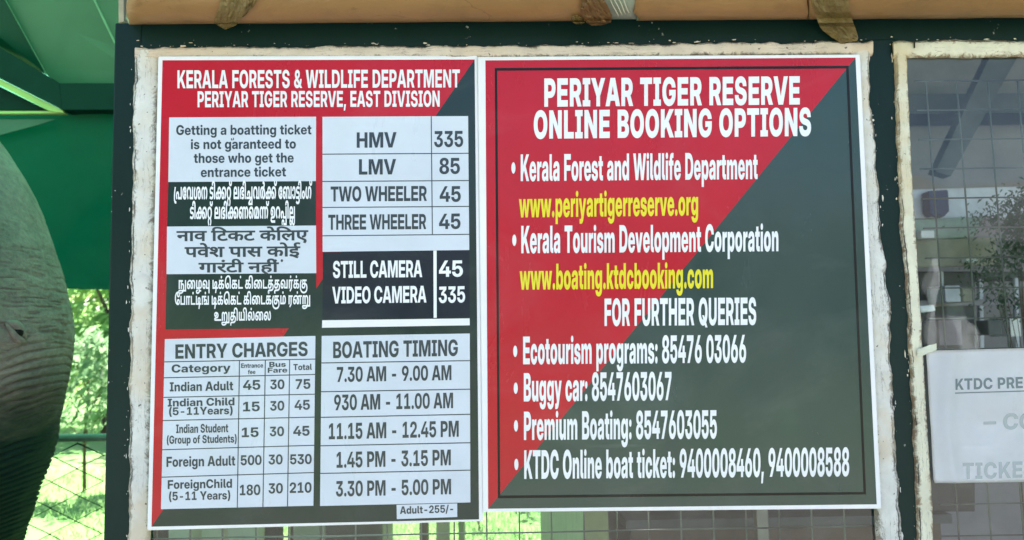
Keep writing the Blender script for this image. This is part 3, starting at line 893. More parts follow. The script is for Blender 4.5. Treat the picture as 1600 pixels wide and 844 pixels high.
# letter outlines: advance, then one list of x, y steps for each contour, in 1/600 of the letter size
GLYPHS = {
 'L': {
  ' ': [161],
  '&': [399,[165,-7,-22,1,-21,3,-19,5,-17,8,-16,9,-13,10,-12,12,-10,13,-8,14,-6,15,-3,16,-1,17,0,12,2,11,3,10,4,10,5,10,6,9,7,9,18,16,10,9,12,8,12,9,91,59,5,3,4,3,7,7,6,8,2,3,1,4,2,4,1,3,0,13,-2,6,-3,6,-4,5,-6,4,-6,3,-8,2,-8,1,-6,-1,-10,-2,-8,-4,-4,-3,-6,-8,-2,-4,-2,-10,0,-11,1,-7,2,-6,3,-7,8,-14,5,-7,6,-8,14,-16,8,-10,8,-9,209,-236,-103,0,-174,191,-9,10,-8,10,-9,10,-16,22,-7,11,-6,11,-6,12,-8,24,-2,13,0,13,1,16,2,15,5,15,7,13,8,12,10,11,12,10,13,8,14,7,16,5,16,2,18,1,17,-1,16,-2,15,-5,13,-6,12,-8,11,-9,9,-10,8,-11,6,-12,4,-13,3,-14,1,-14,0,-10,-2,-10,-2,-9,-6,-18,-5,-9,-5,-8,-6,-8,-7,-8,-8,-8,-8,-7,-9,-7,-90,-64,-6,-5,-7,-6,-5,-5,-5,-6,-4,-6,-2,-6,-2,-8,-1,-7,2,-14,6,-12,4,-5,5,-5,5,-4,6,-3,7,-3,7,-2,8,-1,19,0,12,3,11,3,11,5,11,6,10,7,10,8,9,9,9,11,8,11,6,12,6,13,5,13,4,14,2,15,0,15,82,0,-1,-18,-1,-17,-2,-17,-4,-17,-4,-16,-5,-15,-7,-15,-7,-13,-9,-13,-10,-12,-10,-11,-12,-10,-27,-14,-13,-9,-13,-7,-14,-7,-15,-5,-15,-4,-30,-4]],
  '(': [234,[50,174,0,26,2,26,3,26,3,27,5,26,12,50,8,24,8,23,9,21,9,19,10,18,95,0,-18,-44,-8,-22,-14,-48,-6,-25,-5,-24,-8,-50,-2,-24,-2,-25,0,-44,1,-21,3,-20,3,-21,8,-40,6,-22,7,-21,7,-22,9,-23,9,-24,10,-25,-95,0,-16,29,-14,30,-12,32,-10,32,-7,34,-6,33,-3,35]],
  ')': [234,[21,-85,10,25,9,24,8,23,8,22,6,22,6,21,5,20,4,21,3,20,2,20,1,21,1,20,-1,24,-1,25,-3,24,-3,25,-5,25,-5,24,-6,25,-14,48,-16,44,-9,22,94,0,10,-18,10,-19,9,-21,8,-23,7,-24,12,-50,5,-26,4,-27,3,-26,2,-52,-1,-34,-4,-35,-5,-33,-8,-34,-10,-32,-12,-32,-14,-30,-16,-29]],
  ',': [161,[17,-100,21,173,95,0,-47,-173]],
  '-': [387,[294,210,0,-78,-201,0,0,78]],
  '.': [161,[81,-6,-11,1,-10,3,-9,5,-9,7,-7,9,-5,9,-3,10,-1,11,1,11,3,10,5,9,7,9,9,6,9,5,10,3,11,1,11,-1,10,-3,9,-5,9,-6,7,-9,5,-9,3,-10,1,-11,-1,-11,-3,-10,-5,-9,-7,-9,-9,-7,-9,-5,-10,-3]],
  '/': [229,[228,457,-141,-523,-85,0,140,523]],
  '0': [387,[193,-7,-27,2,-25,5,-23,9,-21,11,-18,15,-16,18,-14,21,-11,24,-9,26,-6,29,-4,31,-1,34,1,34,4,31,6,29,9,26,11,24,14,21,16,18,18,15,21,12,23,8,25,6,27,1,28,-1,25,-6,23,-8,21,-12,18,-15,16,-18,14,-21,11,-24,9,-26,6,-29,4,-31,1,-34,-1,-34,-4,-31,-6,-29,-9,-26,-11,-24,-14,-21,-16,-18,-18,-15,-21,-12,-23,-8,-25,-5],[193,75,13,1,11,3,11,6,9,7,8,9,7,12,5,13,5,15,4,17,2,18,2,20,0,44,-2,20,-2,19,-4,17,-5,15,-5,13,-7,11,-8,10,-9,7,-11,5,-11,3,-13,1,-12,-1,-11,-3,-11,-5,-9,-7,-8,-10,-7,-11,-5,-13,-5,-15,-4,-17,-2,-19,-2,-20,-1,-22,1,-22,2,-20,2,-18,4,-17,5,-15,5,-13,7,-12,8,-9,9,-7,11,-6,11,-3]],
  '1': [387,[52,0,0,82,296,0,0,-82],[259,437,0,-437,-100,0,0,344,-1,0,-100,-64,0,89,106,68]],
  '2': [387,[34,0,0,74,161,136,8,7,8,8,8,7,7,6,7,7,6,7,5,8,4,7,4,8,3,8,2,18,-2,18,-6,14,-4,7,-6,6,-5,4,-7,5,-8,3,-16,4,-19,0,-9,-2,-9,-3,-8,-4,-7,-5,-6,-6,-6,-7,-8,-16,-2,-10,-2,-11,-1,-11,-95,0,1,23,4,21,6,20,9,19,11,16,13,15,15,13,17,10,19,9,21,5,23,4,24,1,23,-1,21,-3,20,-5,19,-7,17,-10,15,-11,13,-12,11,-15,9,-16,7,-17,4,-19,1,-20,-1,-14,-2,-14,-4,-14,-5,-13,-6,-12,-8,-13,-9,-12,-11,-12,-12,-13,-13,-13,-15,-13,-16,-15,-77,-66,0,-1,181,0,0,-82]],
  '3': [387,[191,-7,-26,1,-24,4,-23,7,-20,9,-18,10,-15,13,-13,15,-12,16,-8,17,-6,18,-4,19,-2,20,100,0,0,-10,2,-9,3,-9,4,-8,5,-7,6,-7,6,-5,8,-5,8,-4,9,-3,9,-1,11,-1,9,1,10,1,8,3,16,8,12,12,4,7,4,8,3,8,1,9,1,10,-1,9,-1,8,-3,8,-4,8,-5,6,-6,6,-7,5,-9,4,-8,4,-10,2,-11,2,-70,0,0,61,96,90,0,1,-177,0,0,83,297,0,0,-78,-139,-127,0,22,25,1,23,-1,21,-3,19,-6,16,-8,15,-10,12,-12,10,-13,8,-15,6,-16,3,-18,2,-18,-2,-20,-4,-19,-6,-18,-10,-17,-11,-15,-14,-13,-16,-12,-18,-10,-20,-8,-21,-5,-23,-4]],
  '4': [387,[11,86,0,80,180,271,101,0,-178,-271,0,-1,262,0,0,-79],[225,0,0,110,1,36,0,126,95,0,0,-272]],
  '5': [387,[192,-7,-23,2,-22,3,-20,5,-20,8,-17,10,-15,11,-14,13,-12,15,-9,17,-7,18,-5,19,-2,21,97,0,1,-9,2,-8,3,-8,4,-8,5,-6,6,-6,6,-5,8,-5,16,-6,9,-1,10,-1,10,1,9,1,9,3,8,4,7,5,7,6,5,7,5,8,4,9,3,9,2,20,-1,11,-1,10,-3,9,-4,9,-5,8,-5,7,-7,6,-7,5,-8,4,-9,3,-9,2,-10,1,-12,-1,-11,-2,-10,-3,-9,-5,-9,-6,-7,-6,-5,-8,-4,-9,-93,4,14,253,287,0,0,-83,-197,0,-8,-92,1,0,16,14,20,10,12,4,12,3,12,1,13,1,15,-1,14,-2,13,-3,14,-5,12,-6,12,-7,22,-18,9,-10,9,-12,7,-12,6,-13,5,-13,4,-15,2,-15,1,-15,-2,-22,-4,-20,-6,-20,-9,-18,-12,-16,-13,-15,-16,-13,-18,-11,-19,-8,-22,-7,-22,-3]],
  '6': [387,[196,-6,-24,1,-22,4,-21,5,-20,9,-18,10,-16,12,-14,14,-11,16,-10,18,-7,19,-4,20,-1,22,1,18,2,18,5,17,6,17,8,17,10,18,11,19,13,19,101,150,108,0,-134,-196,-25,0,4,5,3,5,10,10,5,4,7,5,7,4,16,6,20,4,12,0,20,-1,20,-3,17,-6,17,-7,15,-9,13,-12,12,-13,10,-14,7,-17,6,-18,3,-19,1,-20,-1,-22,-4,-20,-7,-19,-9,-18,-11,-16,-14,-14,-15,-13,-17,-10,-19,-8,-21,-6,-22,-4],[203,73,9,2,9,3,8,4,7,5,7,6,6,7,5,7,4,9,4,18,1,10,-1,10,-4,18,-4,8,-5,8,-6,7,-7,5,-7,6,-8,4,-18,4,-10,1,-9,-1,-18,-4,-8,-4,-7,-5,-7,-6,-6,-7,-8,-16,-3,-9,-2,-9,0,-20,2,-9,3,-9,4,-9,4,-7,6,-7,7,-6,7,-5,8,-4,9,-3,9,-2]],
  '7': [387,[67,0,178,351,0,1,-208,0,0,85,313,0,0,-84,-178,-353]],
  '8': [387,[193,-7,-25,1,-23,3,-22,5,-20,7,-18,9,-17,10,-14,12,-12,13,-9,14,-7,16,-4,17,-1,18,1,14,2,13,4,13,6,12,7,11,9,10,10,9,24,14,28,10,16,2,0,1,-20,4,-18,7,-16,10,-14,11,-11,14,-8,16,-4,17,-2,19,1,17,4,16,6,14,9,14,11,13,13,11,15,10,17,8,19,7,19,5,22,2,22,1,23,-1,22,-2,20,-5,18,-7,17,-8,15,-9,13,-12,11,-12,8,-14,7,-15,3,-16,2,-17,-2,-19,-5,-17,-8,-16,-11,-14,-13,-11,-16,-10,-18,-7,-20,-4,0,-1,16,-2,28,-10,24,-14,10,-9,8,-10,8,-11,6,-12,4,-13,2,-13,1,-14,-1,-18,-4,-17,-7,-16,-10,-14,-12,-13,-14,-12,-16,-10,-18,-9,-21,-7,-21,-5,-24,-3],[203,66,18,4,8,3,7,4,6,5,6,6,4,6,4,8,3,7,2,8,0,17,-2,8,-3,8,-4,7,-4,6,-6,6,-6,5,-16,8,-8,2,-9,2,-19,0,-18,-4,-8,-4,-7,-4,-6,-5,-6,-6,-5,-6,-3,-7,-3,-8,-2,-8,0,-17,4,-16,4,-7,10,-12,7,-4,7,-5,8,-3,8,-2,10,-2],[202,261,8,1,7,2,7,3,7,4,5,4,5,5,4,6,6,14,1,7,0,16,-1,7,-3,7,-3,6,-4,6,-5,5,-5,4,-7,4,-7,3,-7,2,-8,1,-17,0,-8,-1,-8,-2,-7,-3,-6,-4,-5,-4,-5,-5,-8,-12,-2,-7,-1,-7,-1,-8,1,-8,1,-7,2,-7,4,-7,4,-5,5,-6,5,-4,6,-4,7,-3,8,-2,8,-1]],
  '9': [387,[191,443,23,-2,23,-3,21,-6,19,-8,18,-10,16,-13,14,-14,12,-16,10,-17,7,-19,4,-21,1,-22,-1,-18,-2,-17,-5,-17,-6,-18,-8,-17,-10,-18,-11,-19,-13,-19,-101,-149,-109,0,135,195,25,0,-4,-4,-3,-5,-15,-15,-14,-8,-8,-4,-8,-3,-10,-2,-10,-1,-12,-1,-20,2,-20,3,-17,5,-17,8,-15,9,-13,11,-12,13,-10,15,-7,16,-6,18,-3,19,-1,21,1,22,4,20,6,19,10,17,11,17,13,14,16,12,17,11,19,8,21,6,22,3],[193,364,-9,-1,-18,-4,-8,-4,-8,-6,-6,-5,-6,-7,-5,-8,-4,-8,-3,-9,-1,-9,-1,-10,2,-20,3,-8,4,-9,5,-7,6,-7,6,-6,8,-5,8,-4,9,-3,9,-2,19,0,9,2,9,3,8,4,7,5,7,6,10,14,4,9,3,8,2,10,0,20,-2,9,-3,9,-4,8,-5,8,-5,7,-7,5,-7,6,-8,4,-18,4]],
  ':': [161,[81,-6,-11,1,-10,3,-9,5,-9,7,-7,9,-5,9,-3,10,-1,11,1,11,3,10,5,9,7,9,9,6,9,5,10,3,11,1,11,-1,10,-3,9,-5,9,-6,7,-9,5,-9,3,-10,1,-11,-1,-11,-3,-10,-5,-9,-7,-9,-9,-7,-9,-5,-10,-3],[81,193,-11,1,-10,3,-9,5,-9,7,-7,9,-5,9,-3,10,-1,11,1,11,3,10,5,9,7,8,9,7,9,5,10,3,11,1,11,-1,10,-3,9,-5,9,-7,7,-8,5,-9,3,-10,1,-11,-1,-11,-3,-10,-5,-9,-7,-9,-9,-7,-9,-5,-10,-3]],
  'A': [445,[4,0,150,437,136,0,151,-437,-115,0,-61,194,-7,23,-7,25,-7,24,-14,50,-7,26,-7,27,-7,28,26,0,-7,-28,-7,-27,-14,-52,-7,-24,-7,-25,-7,-24,-7,-23,-62,-194],[106,87,0,81,234,0,0,-81]],
  'B': [390,[30,0,0,437,181,0,23,-1,21,-3,20,-4,17,-7,16,-7,14,-9,11,-11,10,-12,7,-12,5,-14,4,-15,1,-16,-1,-13,-2,-11,-3,-11,-4,-10,-6,-10,-14,-16,-9,-7,-9,-6,-10,-5,-11,-4,-12,-4,0,-1,13,-1,13,-3,11,-5,12,-6,10,-7,9,-8,9,-10,7,-11,5,-12,4,-13,3,-14,0,-15,-1,-17,-3,-17,-5,-15,-8,-15,-10,-13,-12,-11,-14,-11,-16,-8,-18,-7,-19,-5,-22,-3,-23,-1],[131,80,74,0,15,1,12,3,11,4,10,6,7,7,5,9,3,10,1,11,0,8,-2,8,-2,6,-3,7,-4,5,-5,5,-6,4,-7,4,-7,3,-8,2,-9,1,-10,1,-75,0],[131,258,68,0,9,1,8,1,7,2,6,2,6,3,6,4,8,10,3,6,2,6,2,7,0,7,-1,11,-3,10,-4,8,-7,7,-8,6,-10,4,-11,3,-81,0]],
  'C': [439,[226,-7,-29,2,-27,5,-26,8,-25,12,-22,15,-20,17,-17,21,-15,24,-12,26,-9,29,-5,32,-1,34,1,34,5,32,9,29,12,27,15,23,17,21,20,18,23,15,24,11,26,9,27,5,29,1,20,0,36,-6,17,-5,17,-7,15,-7,15,-9,13,-10,12,-11,11,-13,10,-13,9,-15,7,-16,6,-16,5,-18,3,-18,-104,0,-2,9,-3,8,-6,14,-4,7,-5,6,-5,5,-12,10,-6,4,-14,6,-16,4,-8,0,-9,1,-16,-1,-15,-3,-14,-5,-12,-7,-11,-9,-10,-11,-8,-13,-7,-14,-6,-16,-4,-17,-2,-19,-1,-20,1,-20,2,-19,4,-17,6,-16,7,-14,8,-13,10,-10,11,-9,12,-7,14,-5,15,-3,16,-1,9,0,16,2,8,3,7,2,7,4,12,8,6,5,5,6,4,6,5,6,3,7,6,16,2,8,104,0,-3,-17,-4,-17,-6,-16,-7,-16,-18,-28,-11,-12,-13,-12,-13,-10,-14,-9,-16,-8,-16,-7,-17,-5,-19,-4,-19,-2]],
  'D': [425,[191,0,-116,0,0,87,111,0,19,1,17,2,16,5,14,6,12,8,11,10,9,12,7,14,6,15,4,18,2,19,1,21,-1,21,-2,20,-4,17,-6,16,-8,13,-9,12,-10,10,-13,8,-14,7,-16,4,-17,3,-19,1,-112,0,0,87,118,0,32,-2,30,-5,28,-8,25,-12,23,-15,20,-17,18,-21,14,-23,12,-25,8,-28,5,-30,2,-33,-2,-32,-5,-30,-8,-28,-11,-26,-15,-23,-17,-20,-21,-18,-22,-14,-26,-12,-28,-8,-30,-5],[133,437,0,-437,-103,0,0,437]],
  'E': [370,[30,0,0,437,319,0,0,-88,-216,0,0,-87,199,0,0,-85,-199,0,0,-90,216,0,0,-87]],
  'F': [354,[30,0,0,437,310,0,0,-88,-207,0,0,-98,192,0,0,-85,-192,0,0,-166]],
  'G': [445,[228,-7,-31,2,-28,5,-27,9,-25,12,-22,15,-20,18,-17,21,-14,24,-12,27,-8,28,-5,31,-1,33,1,34,5,32,9,29,12,27,15,23,18,21,20,18,22,15,24,11,26,9,27,5,29,1,19,0,18,-2,18,-4,17,-5,16,-6,16,-7,28,-18,12,-11,11,-12,10,-12,9,-14,7,-14,6,-15,5,-16,2,-17,-105,0,-4,14,-6,12,-4,6,-4,5,-5,5,-5,4,-6,4,-6,3,-7,3,-14,4,-8,2,-8,1,-9,0,-16,-1,-15,-3,-14,-5,-12,-7,-12,-9,-10,-11,-8,-12,-7,-14,-6,-16,-4,-17,-2,-19,-1,-21,1,-20,2,-19,4,-17,6,-16,7,-14,9,-13,10,-10,11,-9,13,-7,14,-5,15,-3,16,-1,14,0,13,2,12,3,11,5,10,5,8,7,7,7,7,8,5,10,3,10,2,11,1,11,22,-2,-110,0,0,76,189,0,0,-58,-2,-27,-5,-26,-7,-23,-11,-22,-14,-20,-16,-17,-18,-15,-21,-13,-23,-10,-25,-7,-26,-4]],
  'H': [437,[30,0,0,437,103,0,0,-171,170,0,0,171,104,0,0,-437,-104,0,0,179,-170,0,0,-179]],
  'I': [257,[18,0,0,83,59,0,0,271,-59,0,0,83,222,0,0,-83,-60,0,0,-271,60,0,0,-83]],
  'K': [427,[106,81,0,119,21,30,8,9,7,10,7,9,7,10,8,9,7,10,8,10,8,9,8,10,99,121,122,0,-183,-218,-9,0],[30,0,0,437,103,0,0,-437],[303,0,-120,188,63,78,176,-266]],
  'L': [339,[30,0,0,437,103,0,0,-350,192,0,0,-87]],
  'M': [549,[30,0,0,437,154,0,58,-175,3,-8,2,-9,3,-10,3,-11,3,-12,4,-12,3,-12,3,-13,12,-48,3,-11,2,-11,3,-9,1,-9,-24,0,4,18,2,11,6,22,3,12,3,13,3,12,3,13,6,24,4,12,2,11,3,10,3,9,2,8,57,175,155,0,0,-437,-102,0,0,217,1,10,0,23,1,12,0,26,1,13,0,26,1,12,0,37,11,0,-3,-13,-4,-12,-3,-13,-4,-13,-3,-13,-4,-13,-3,-13,-4,-13,-6,-24,-4,-12,-3,-11,-3,-10,-2,-9,-3,-9,-2,-7,-64,-191,-84,0,-65,191,-2,7,-6,18,-3,10,-3,11,-4,12,-3,11,-3,13,-8,26,-3,13,-4,13,-3,13,-4,13,-3,12,-4,13,13,0,0,-36,1,-13,0,-26,1,-13,0,-26,1,-12,0,-23,1,-10,0,-217]],
  'N': [443,[30,0,0,437,109,0,125,-201,8,-14,5,-8,5,-9,5,-10,6,-10,5,-10,6,-11,5,-11,6,-11,5,-11,6,-10,-12,-22,-1,11,0,12,-1,13,0,14,-1,14,0,14,-1,13,0,26,-1,11,0,210,104,0,0,-437,-109,0,-114,184,-5,8,-6,9,-5,9,-6,11,-7,11,-6,12,-7,12,-14,26,-8,14,-7,15,-8,15,18,6,2,-30,0,-15,1,-15,0,-14,1,-14,0,-12,1,-12,0,-220]],
  'O': [452,[226,-7,-29,2,-27,5,-26,8,-24,12,-23,15,-20,18,-17,20,-15,24,-12,26,-9,29,-5,32,-1,34,1,34,5,32,9,29,12,27,15,23,17,21,20,18,23,15,24,11,26,9,27,5,29,1,29,-1,27,-5,26,-9,24,-11,22,-15,20,-18,18,-21,14,-23,13,-27,8,-29,5,-32,2,-34,-2,-34,-5,-32,-8,-29,-13,-26,-14,-24,-18,-21,-20,-17,-22,-15,-24,-12,-26,-8,-27,-5],[226,84,15,1,14,3,14,5,12,6,11,9,9,11,9,12,7,14,5,16,4,17,3,19,0,42,-3,19,-4,17,-5,16,-7,14,-9,13,-9,10,-11,9,-12,7,-14,5,-14,3,-15,1,-15,-1,-15,-3,-13,-5,-12,-7,-11,-9,-10,-10,-8,-13,-7,-14,-6,-16,-4,-17,-2,-19,-1,-21,1,-21,2,-19,4,-17,6,-16,7,-14,8,-12,10,-11,11,-9,12,-6,13,-5,15,-3]],
  'P': [385,[30,0,0,437,178,0,24,-2,23,-3,20,-6,20,-8,17,-10,15,-12,13,-13,11,-16,9,-17,6,-19,3,-21,2,-21,-2,-22,-3,-20,-7,-19,-8,-18,-11,-15,-13,-14,-16,-12,-17,-10,-19,-8,-21,-5,-23,-4,-24,-1,-117,0,0,85,108,0,20,2,9,2,9,4,7,4,7,5,5,6,5,7,4,7,4,16,0,19,-2,9,-2,8,-4,7,-10,12,-7,5,-7,4,-9,4,-9,2,-10,2,-75,0,0,-351]],
  'Q': [453,[188,155,83,0,38,-47,44,-52,75,-91,-92,0,-49,62,-33,41],[226,-7,-29,2,-27,5,-26,8,-24,12,-23,15,-20,18,-17,20,-15,24,-12,26,-9,29,-5,32,-1,34,1,34,5,32,9,29,12,27,15,23,17,21,20,18,23,15,24,11,26,9,27,5,29,1,29,-1,27,-5,26,-9,24,-11,22,-15,20,-18,18,-21,14,-23,13,-27,8,-29,5,-32,2,-34,-2,-34,-5,-32,-8,-29,-13,-26,-14,-24,-18,-21,-20,-17,-22,-15,-24,-12,-26,-8,-27,-5],[226,84,15,1,14,3,14,5,12,6,11,9,9,11,9,12,7,14,5,16,4,17,3,19,0,42,-3,19,-4,17,-5,16,-7,14,-9,13,-9,10,-11,9,-12,7,-14,5,-14,3,-15,1,-15,-1,-15,-3,-13,-5,-12,-7,-11,-9,-10,-10,-8,-13,-7,-14,-6,-16,-4,-17,-2,-19,-1,-21,1,-21,2,-19,4,-17,6,-16,7,-14,8,-12,10,-11,11,-9,12,-6,13,-5,15,-3]],
  'R': [395,[30,0,0,437,179,0,24,-2,23,-3,21,-6,19,-7,17,-10,15,-12,13,-14,11,-15,9,-17,6,-19,4,-20,1,-22,-1,-21,-4,-20,-7,-19,-9,-17,-11,-15,-14,-13,-15,-11,-18,-10,-20,-7,-21,-6,-23,-3,-25,-1,-111,0,0,81,106,0,20,2,18,6,7,4,7,5,10,12,4,7,2,8,2,9,0,18,-2,9,-2,8,-4,7,-10,12,-7,5,-7,4,-18,6,-20,2,-66,0,0,-352],[274,0,-100,198,108,0,102,-198]],
  'S': [399,[202,-7,-28,1,-25,4,-24,5,-21,8,-19,9,-17,12,-14,14,-12,16,-10,18,-6,19,-4,22,-2,23,99,0,1,-10,2,-10,8,-16,6,-7,6,-6,8,-6,18,-8,11,-2,11,-1,12,-1,11,0,10,2,9,1,9,3,8,3,7,4,6,5,5,5,4,6,3,6,1,6,1,7,-2,12,-2,5,-8,10,-12,8,-8,3,-9,4,-10,3,-11,3,-12,3,-46,9,-29,8,-26,10,-21,12,-18,14,-15,17,-10,18,-6,21,-2,23,2,20,4,18,6,17,10,16,12,14,14,13,16,11,18,9,20,8,21,5,23,3,25,1,25,-1,23,-3,22,-5,19,-8,18,-9,16,-12,13,-13,12,-15,9,-16,7,-18,4,-20,2,-21,-97,0,-2,13,-4,11,-7,10,-8,8,-11,7,-12,5,-13,3,-25,0,-9,-1,-9,-2,-7,-2,-14,-7,-10,-10,-4,-5,-4,-12,0,-13,1,-5,6,-10,4,-4,12,-8,7,-3,8,-4,10,-3,10,-2,11,-3,39,-8,17,-4,16,-4,28,-10,12,-6,11,-6,10,-7,9,-8,8,-8,7,-8,6,-10,5,-9,6,-22,2,-24,-2,-21,-3,-19,-7,-18,-9,-16,-12,-15,-14,-12,-16,-11,-19,-9,-21,-8,-23,-5,-25,-3]],
  'T': [391,[14,349,0,88,363,0,0,-88,-130,0,0,-349,-103,0,0,349]],
  'U': [426,[213,-7,-27,2,-25,3,-23,7,-22,8,-19,11,-17,13,-15,15,-13,18,-10,18,-7,21,-4,21,-2,24,0,283,102,0,0,-286,2,-11,4,-10,4,-9,6,-9,14,-14,9,-6,10,-4,10,-3,11,-2,12,-1,12,1,11,2,10,3,10,4,9,6,14,14,6,9,4,9,3,10,2,11,1,11,0,275,101,0,0,-283,-1,-24,-4,-21,-7,-21,-10,-19,-13,-17,-15,-15,-17,-13,-19,-11,-22,-8,-23,-7,-25,-3]],
  'V': [441,[155,0,-151,437,114,0,62,-194,7,-24,7,-23,14,-50,7,-26,8,-26,7,-27,8,-27,-29,0,21,81,21,75,6,23,7,24,60,194,112,0,-146,-437]],
  'W': [614,[121,0,-117,437,112,0,44,-197,3,-14,4,-15,2,-15,9,-45,2,-15,6,-30,2,-15,3,-15,2,-15,-21,0,6,30,2,15,21,105,4,15,3,14,47,197,104,0,47,-197,3,-14,4,-15,24,-120,2,-15,3,-15,-22,0,3,15,2,15,6,30,2,15,12,60,2,15,3,15,4,14,44,197,112,0,-117,-437,-115,0,-55,218,-4,15,-3,16,-4,16,-3,18,-4,18,-3,20,-5,21,-4,22,28,0,-4,-22,-5,-21,-3,-19,-4,-19,-6,-34,-4,-16,-3,-15,-56,-218]],
  'Y': [430,[166,0,0,157,-162,280,119,0,70,-129,4,-9,5,-9,4,-8,8,-18,5,-9,8,-18,-19,0,20,45,4,8,5,9,4,9,66,129,119,0,-159,-280,0,-157]],
  'a': [342,[109,-5,-15,2,-13,3,-12,5,-12,6,-10,7,-9,8,-7,10,-6,11,-4,12,-3,14,-1,14,1,13,1,12,3,10,5,10,5,8,6,8,7,7,8,6,8,5,10,5,10,4,10,3,11,3,12,2,11,2,26,2,12,1,10,2,9,1,8,2,7,1,5,3,4,2,4,3,2,3,1,4,1,5,0,1,-1,5,-1,4,-1,5,-3,3,-2,4,-8,6,-10,4,-12,2,-13,0,-7,-1,-6,-2,-5,-1,-10,-6,-4,-3,-3,-3,-3,-5,-2,-4,-2,-5,-1,-5,-92,3,2,15,5,15,6,13,8,12,9,11,12,10,13,8,15,7,16,5,18,4,19,3,22,1,15,-1,16,-1,14,-2,26,-8,22,-10,18,-14,8,-8,6,-9,5,-10,4,-10,3,-11,2,-12,1,-12,0,-212,-97,0,0,44,-1,0,-5,-8,-5,-7,-6,-7,-6,-6,-7,-5,-7,-4,-8,-4,-8,-3,-18,-4,-11,-1],[154,60,16,2,8,2,7,3,12,8,10,10,3,6,3,7,1,7,1,8,0,29,-2,-1,-3,-1,-2,-1,-9,-3,-4,0,-3,-1,-12,-3,-4,0,-8,-2,-5,-1,-4,0,-7,-1,-18,-6,-5,-2,-4,-3,-7,-7,-3,-4,-2,-4,-1,-5,0,-10,1,-4,4,-8,6,-6,4,-3,10,-4,5,-1,6,0]],
  'b': [369,[219,-6,-10,0,-10,1,-10,2,-9,3,-16,8,-7,5,-7,6,-12,14,-5,8,-4,8,-1,0,0,-49,-98,0,0,437,99,0,0,-169,1,0,5,8,5,7,6,7,6,6,14,10,8,4,8,3,9,3,9,2,20,2,19,-2,17,-3,17,-7,15,-8,14,-11,13,-13,11,-16,9,-17,8,-19,5,-21,3,-22,2,-24,-2,-24,-3,-23,-5,-21,-7,-19,-10,-17,-10,-15,-13,-13,-14,-11,-16,-9,-16,-6,-18,-4],[190,73,9,1,9,2,8,3,7,4,6,6,6,7,5,7,4,9,3,10,4,22,0,26,-4,22,-3,10,-4,8,-5,8,-6,7,-6,5,-7,5,-8,3,-9,2,-18,0,-9,-2,-8,-3,-8,-5,-7,-6,-6,-6,-5,-8,-4,-9,-4,-10,-2,-10,-2,-12,0,-24,2,-12,2,-10,4,-10,4,-9,5,-8,6,-7,7,-5,8,-5,8,-3,9,-2]],
  'c': [344,[177,-7,-23,1,-22,4,-20,7,-19,9,-17,11,-15,13,-13,16,-11,17,-9,19,-6,21,-4,22,-1,23,1,24,4,22,6,21,9,19,11,17,13,16,15,13,17,11,19,9,20,7,22,4,23,1,16,-1,15,-1,14,-3,14,-4,13,-5,12,-6,11,-7,10,-8,10,-9,8,-9,8,-11,6,-11,5,-11,5,-13,2,-13,2,-14,-95,-3,-1,6,-1,5,-4,10,-2,4,-9,12,-4,3,-4,2,-4,3,-4,2,-15,3,-15,0,-9,-2,-8,-3,-7,-5,-12,-12,-5,-8,-4,-9,-3,-10,-2,-11,-2,-12,0,-25,2,-12,2,-11,3,-10,4,-9,5,-8,12,-12,7,-5,8,-3,9,-2,15,0,15,3,4,2,4,3,4,2,4,3,9,12,4,10,1,5,2,5,1,6,95,-3,-1,-14,-3,-13,-4,-13,-5,-11,-6,-12,-16,-20,-9,-9,-11,-8,-11,-7,-12,-6,-13,-5,-14,-4,-15,-3,-15,-1]],
  'd': [369,[150,-6,-19,1,-18,4,-17,6,-16,9,-14,11,-12,13,-11,15,-9,17,-8,19,-5,21,-3,23,-1,24,1,24,3,22,5,21,8,19,9,17,11,16,13,13,14,11,16,8,16,7,18,3,18,2,11,-1,10,-1,9,-2,9,-3,8,-3,8,-4,7,-5,6,-5,7,-6,10,-14,5,-8,1,0,0,169,100,0,0,-437,-99,0,0,49,-1,0,-4,-8,-5,-8,-5,-7,-13,-13,-8,-5,-16,-8,-9,-3,-9,-2,-10,-1],[179,73,10,1,8,2,9,3,14,10,6,7,5,8,5,9,6,20,2,24,-2,24,-6,20,-5,9,-5,8,-6,6,-7,6,-7,5,-9,3,-8,2,-19,0,-9,-2,-7,-3,-8,-5,-6,-5,-6,-7,-5,-8,-4,-8,-3,-10,-4,-22,0,-26,4,-22,3,-10,4,-9,5,-7,6,-7,6,-6,8,-4,8,-3,8,-2]],
  'e': [346,[177,-7,-23,1,-22,4,-21,7,-18,9,-17,11,-15,13,-13,16,-11,17,-9,19,-6,21,-4,22,-1,23,1,24,4,22,6,20,9,19,11,18,13,15,14,14,17,11,19,9,19,7,22,3,22,2,17,-1,16,-2,16,-4,14,-5,14,-6,13,-8,12,-8,11,-10,10,-12,9,-12,7,-13,6,-14,5,-16,4,-16,2,-17,1,-17,0,-27,-281,0,0,60,234,0,-46,-13,0,10,-4,18,-3,8,-4,7,-5,6,-6,6,-6,4,-8,4,-16,4,-19,0,-9,-2,-8,-2,-14,-8,-10,-12,-4,-7,-4,-8,-2,-8,-2,-20,0,-43,1,-11,1,-9,3,-10,3,-8,4,-7,6,-7,6,-6,14,-8,9,-3,9,-1,10,-1,7,1,7,0,7,2,6,2,5,2,10,6,4,3,4,4,3,5,3,4,2,5,90,-3,-4,-15,-6,-14,-8,-12,-9,-13,-11,-10,-13,-10,-14,-9,-15,-7,-16,-5,-18,-5,-18,-2]],
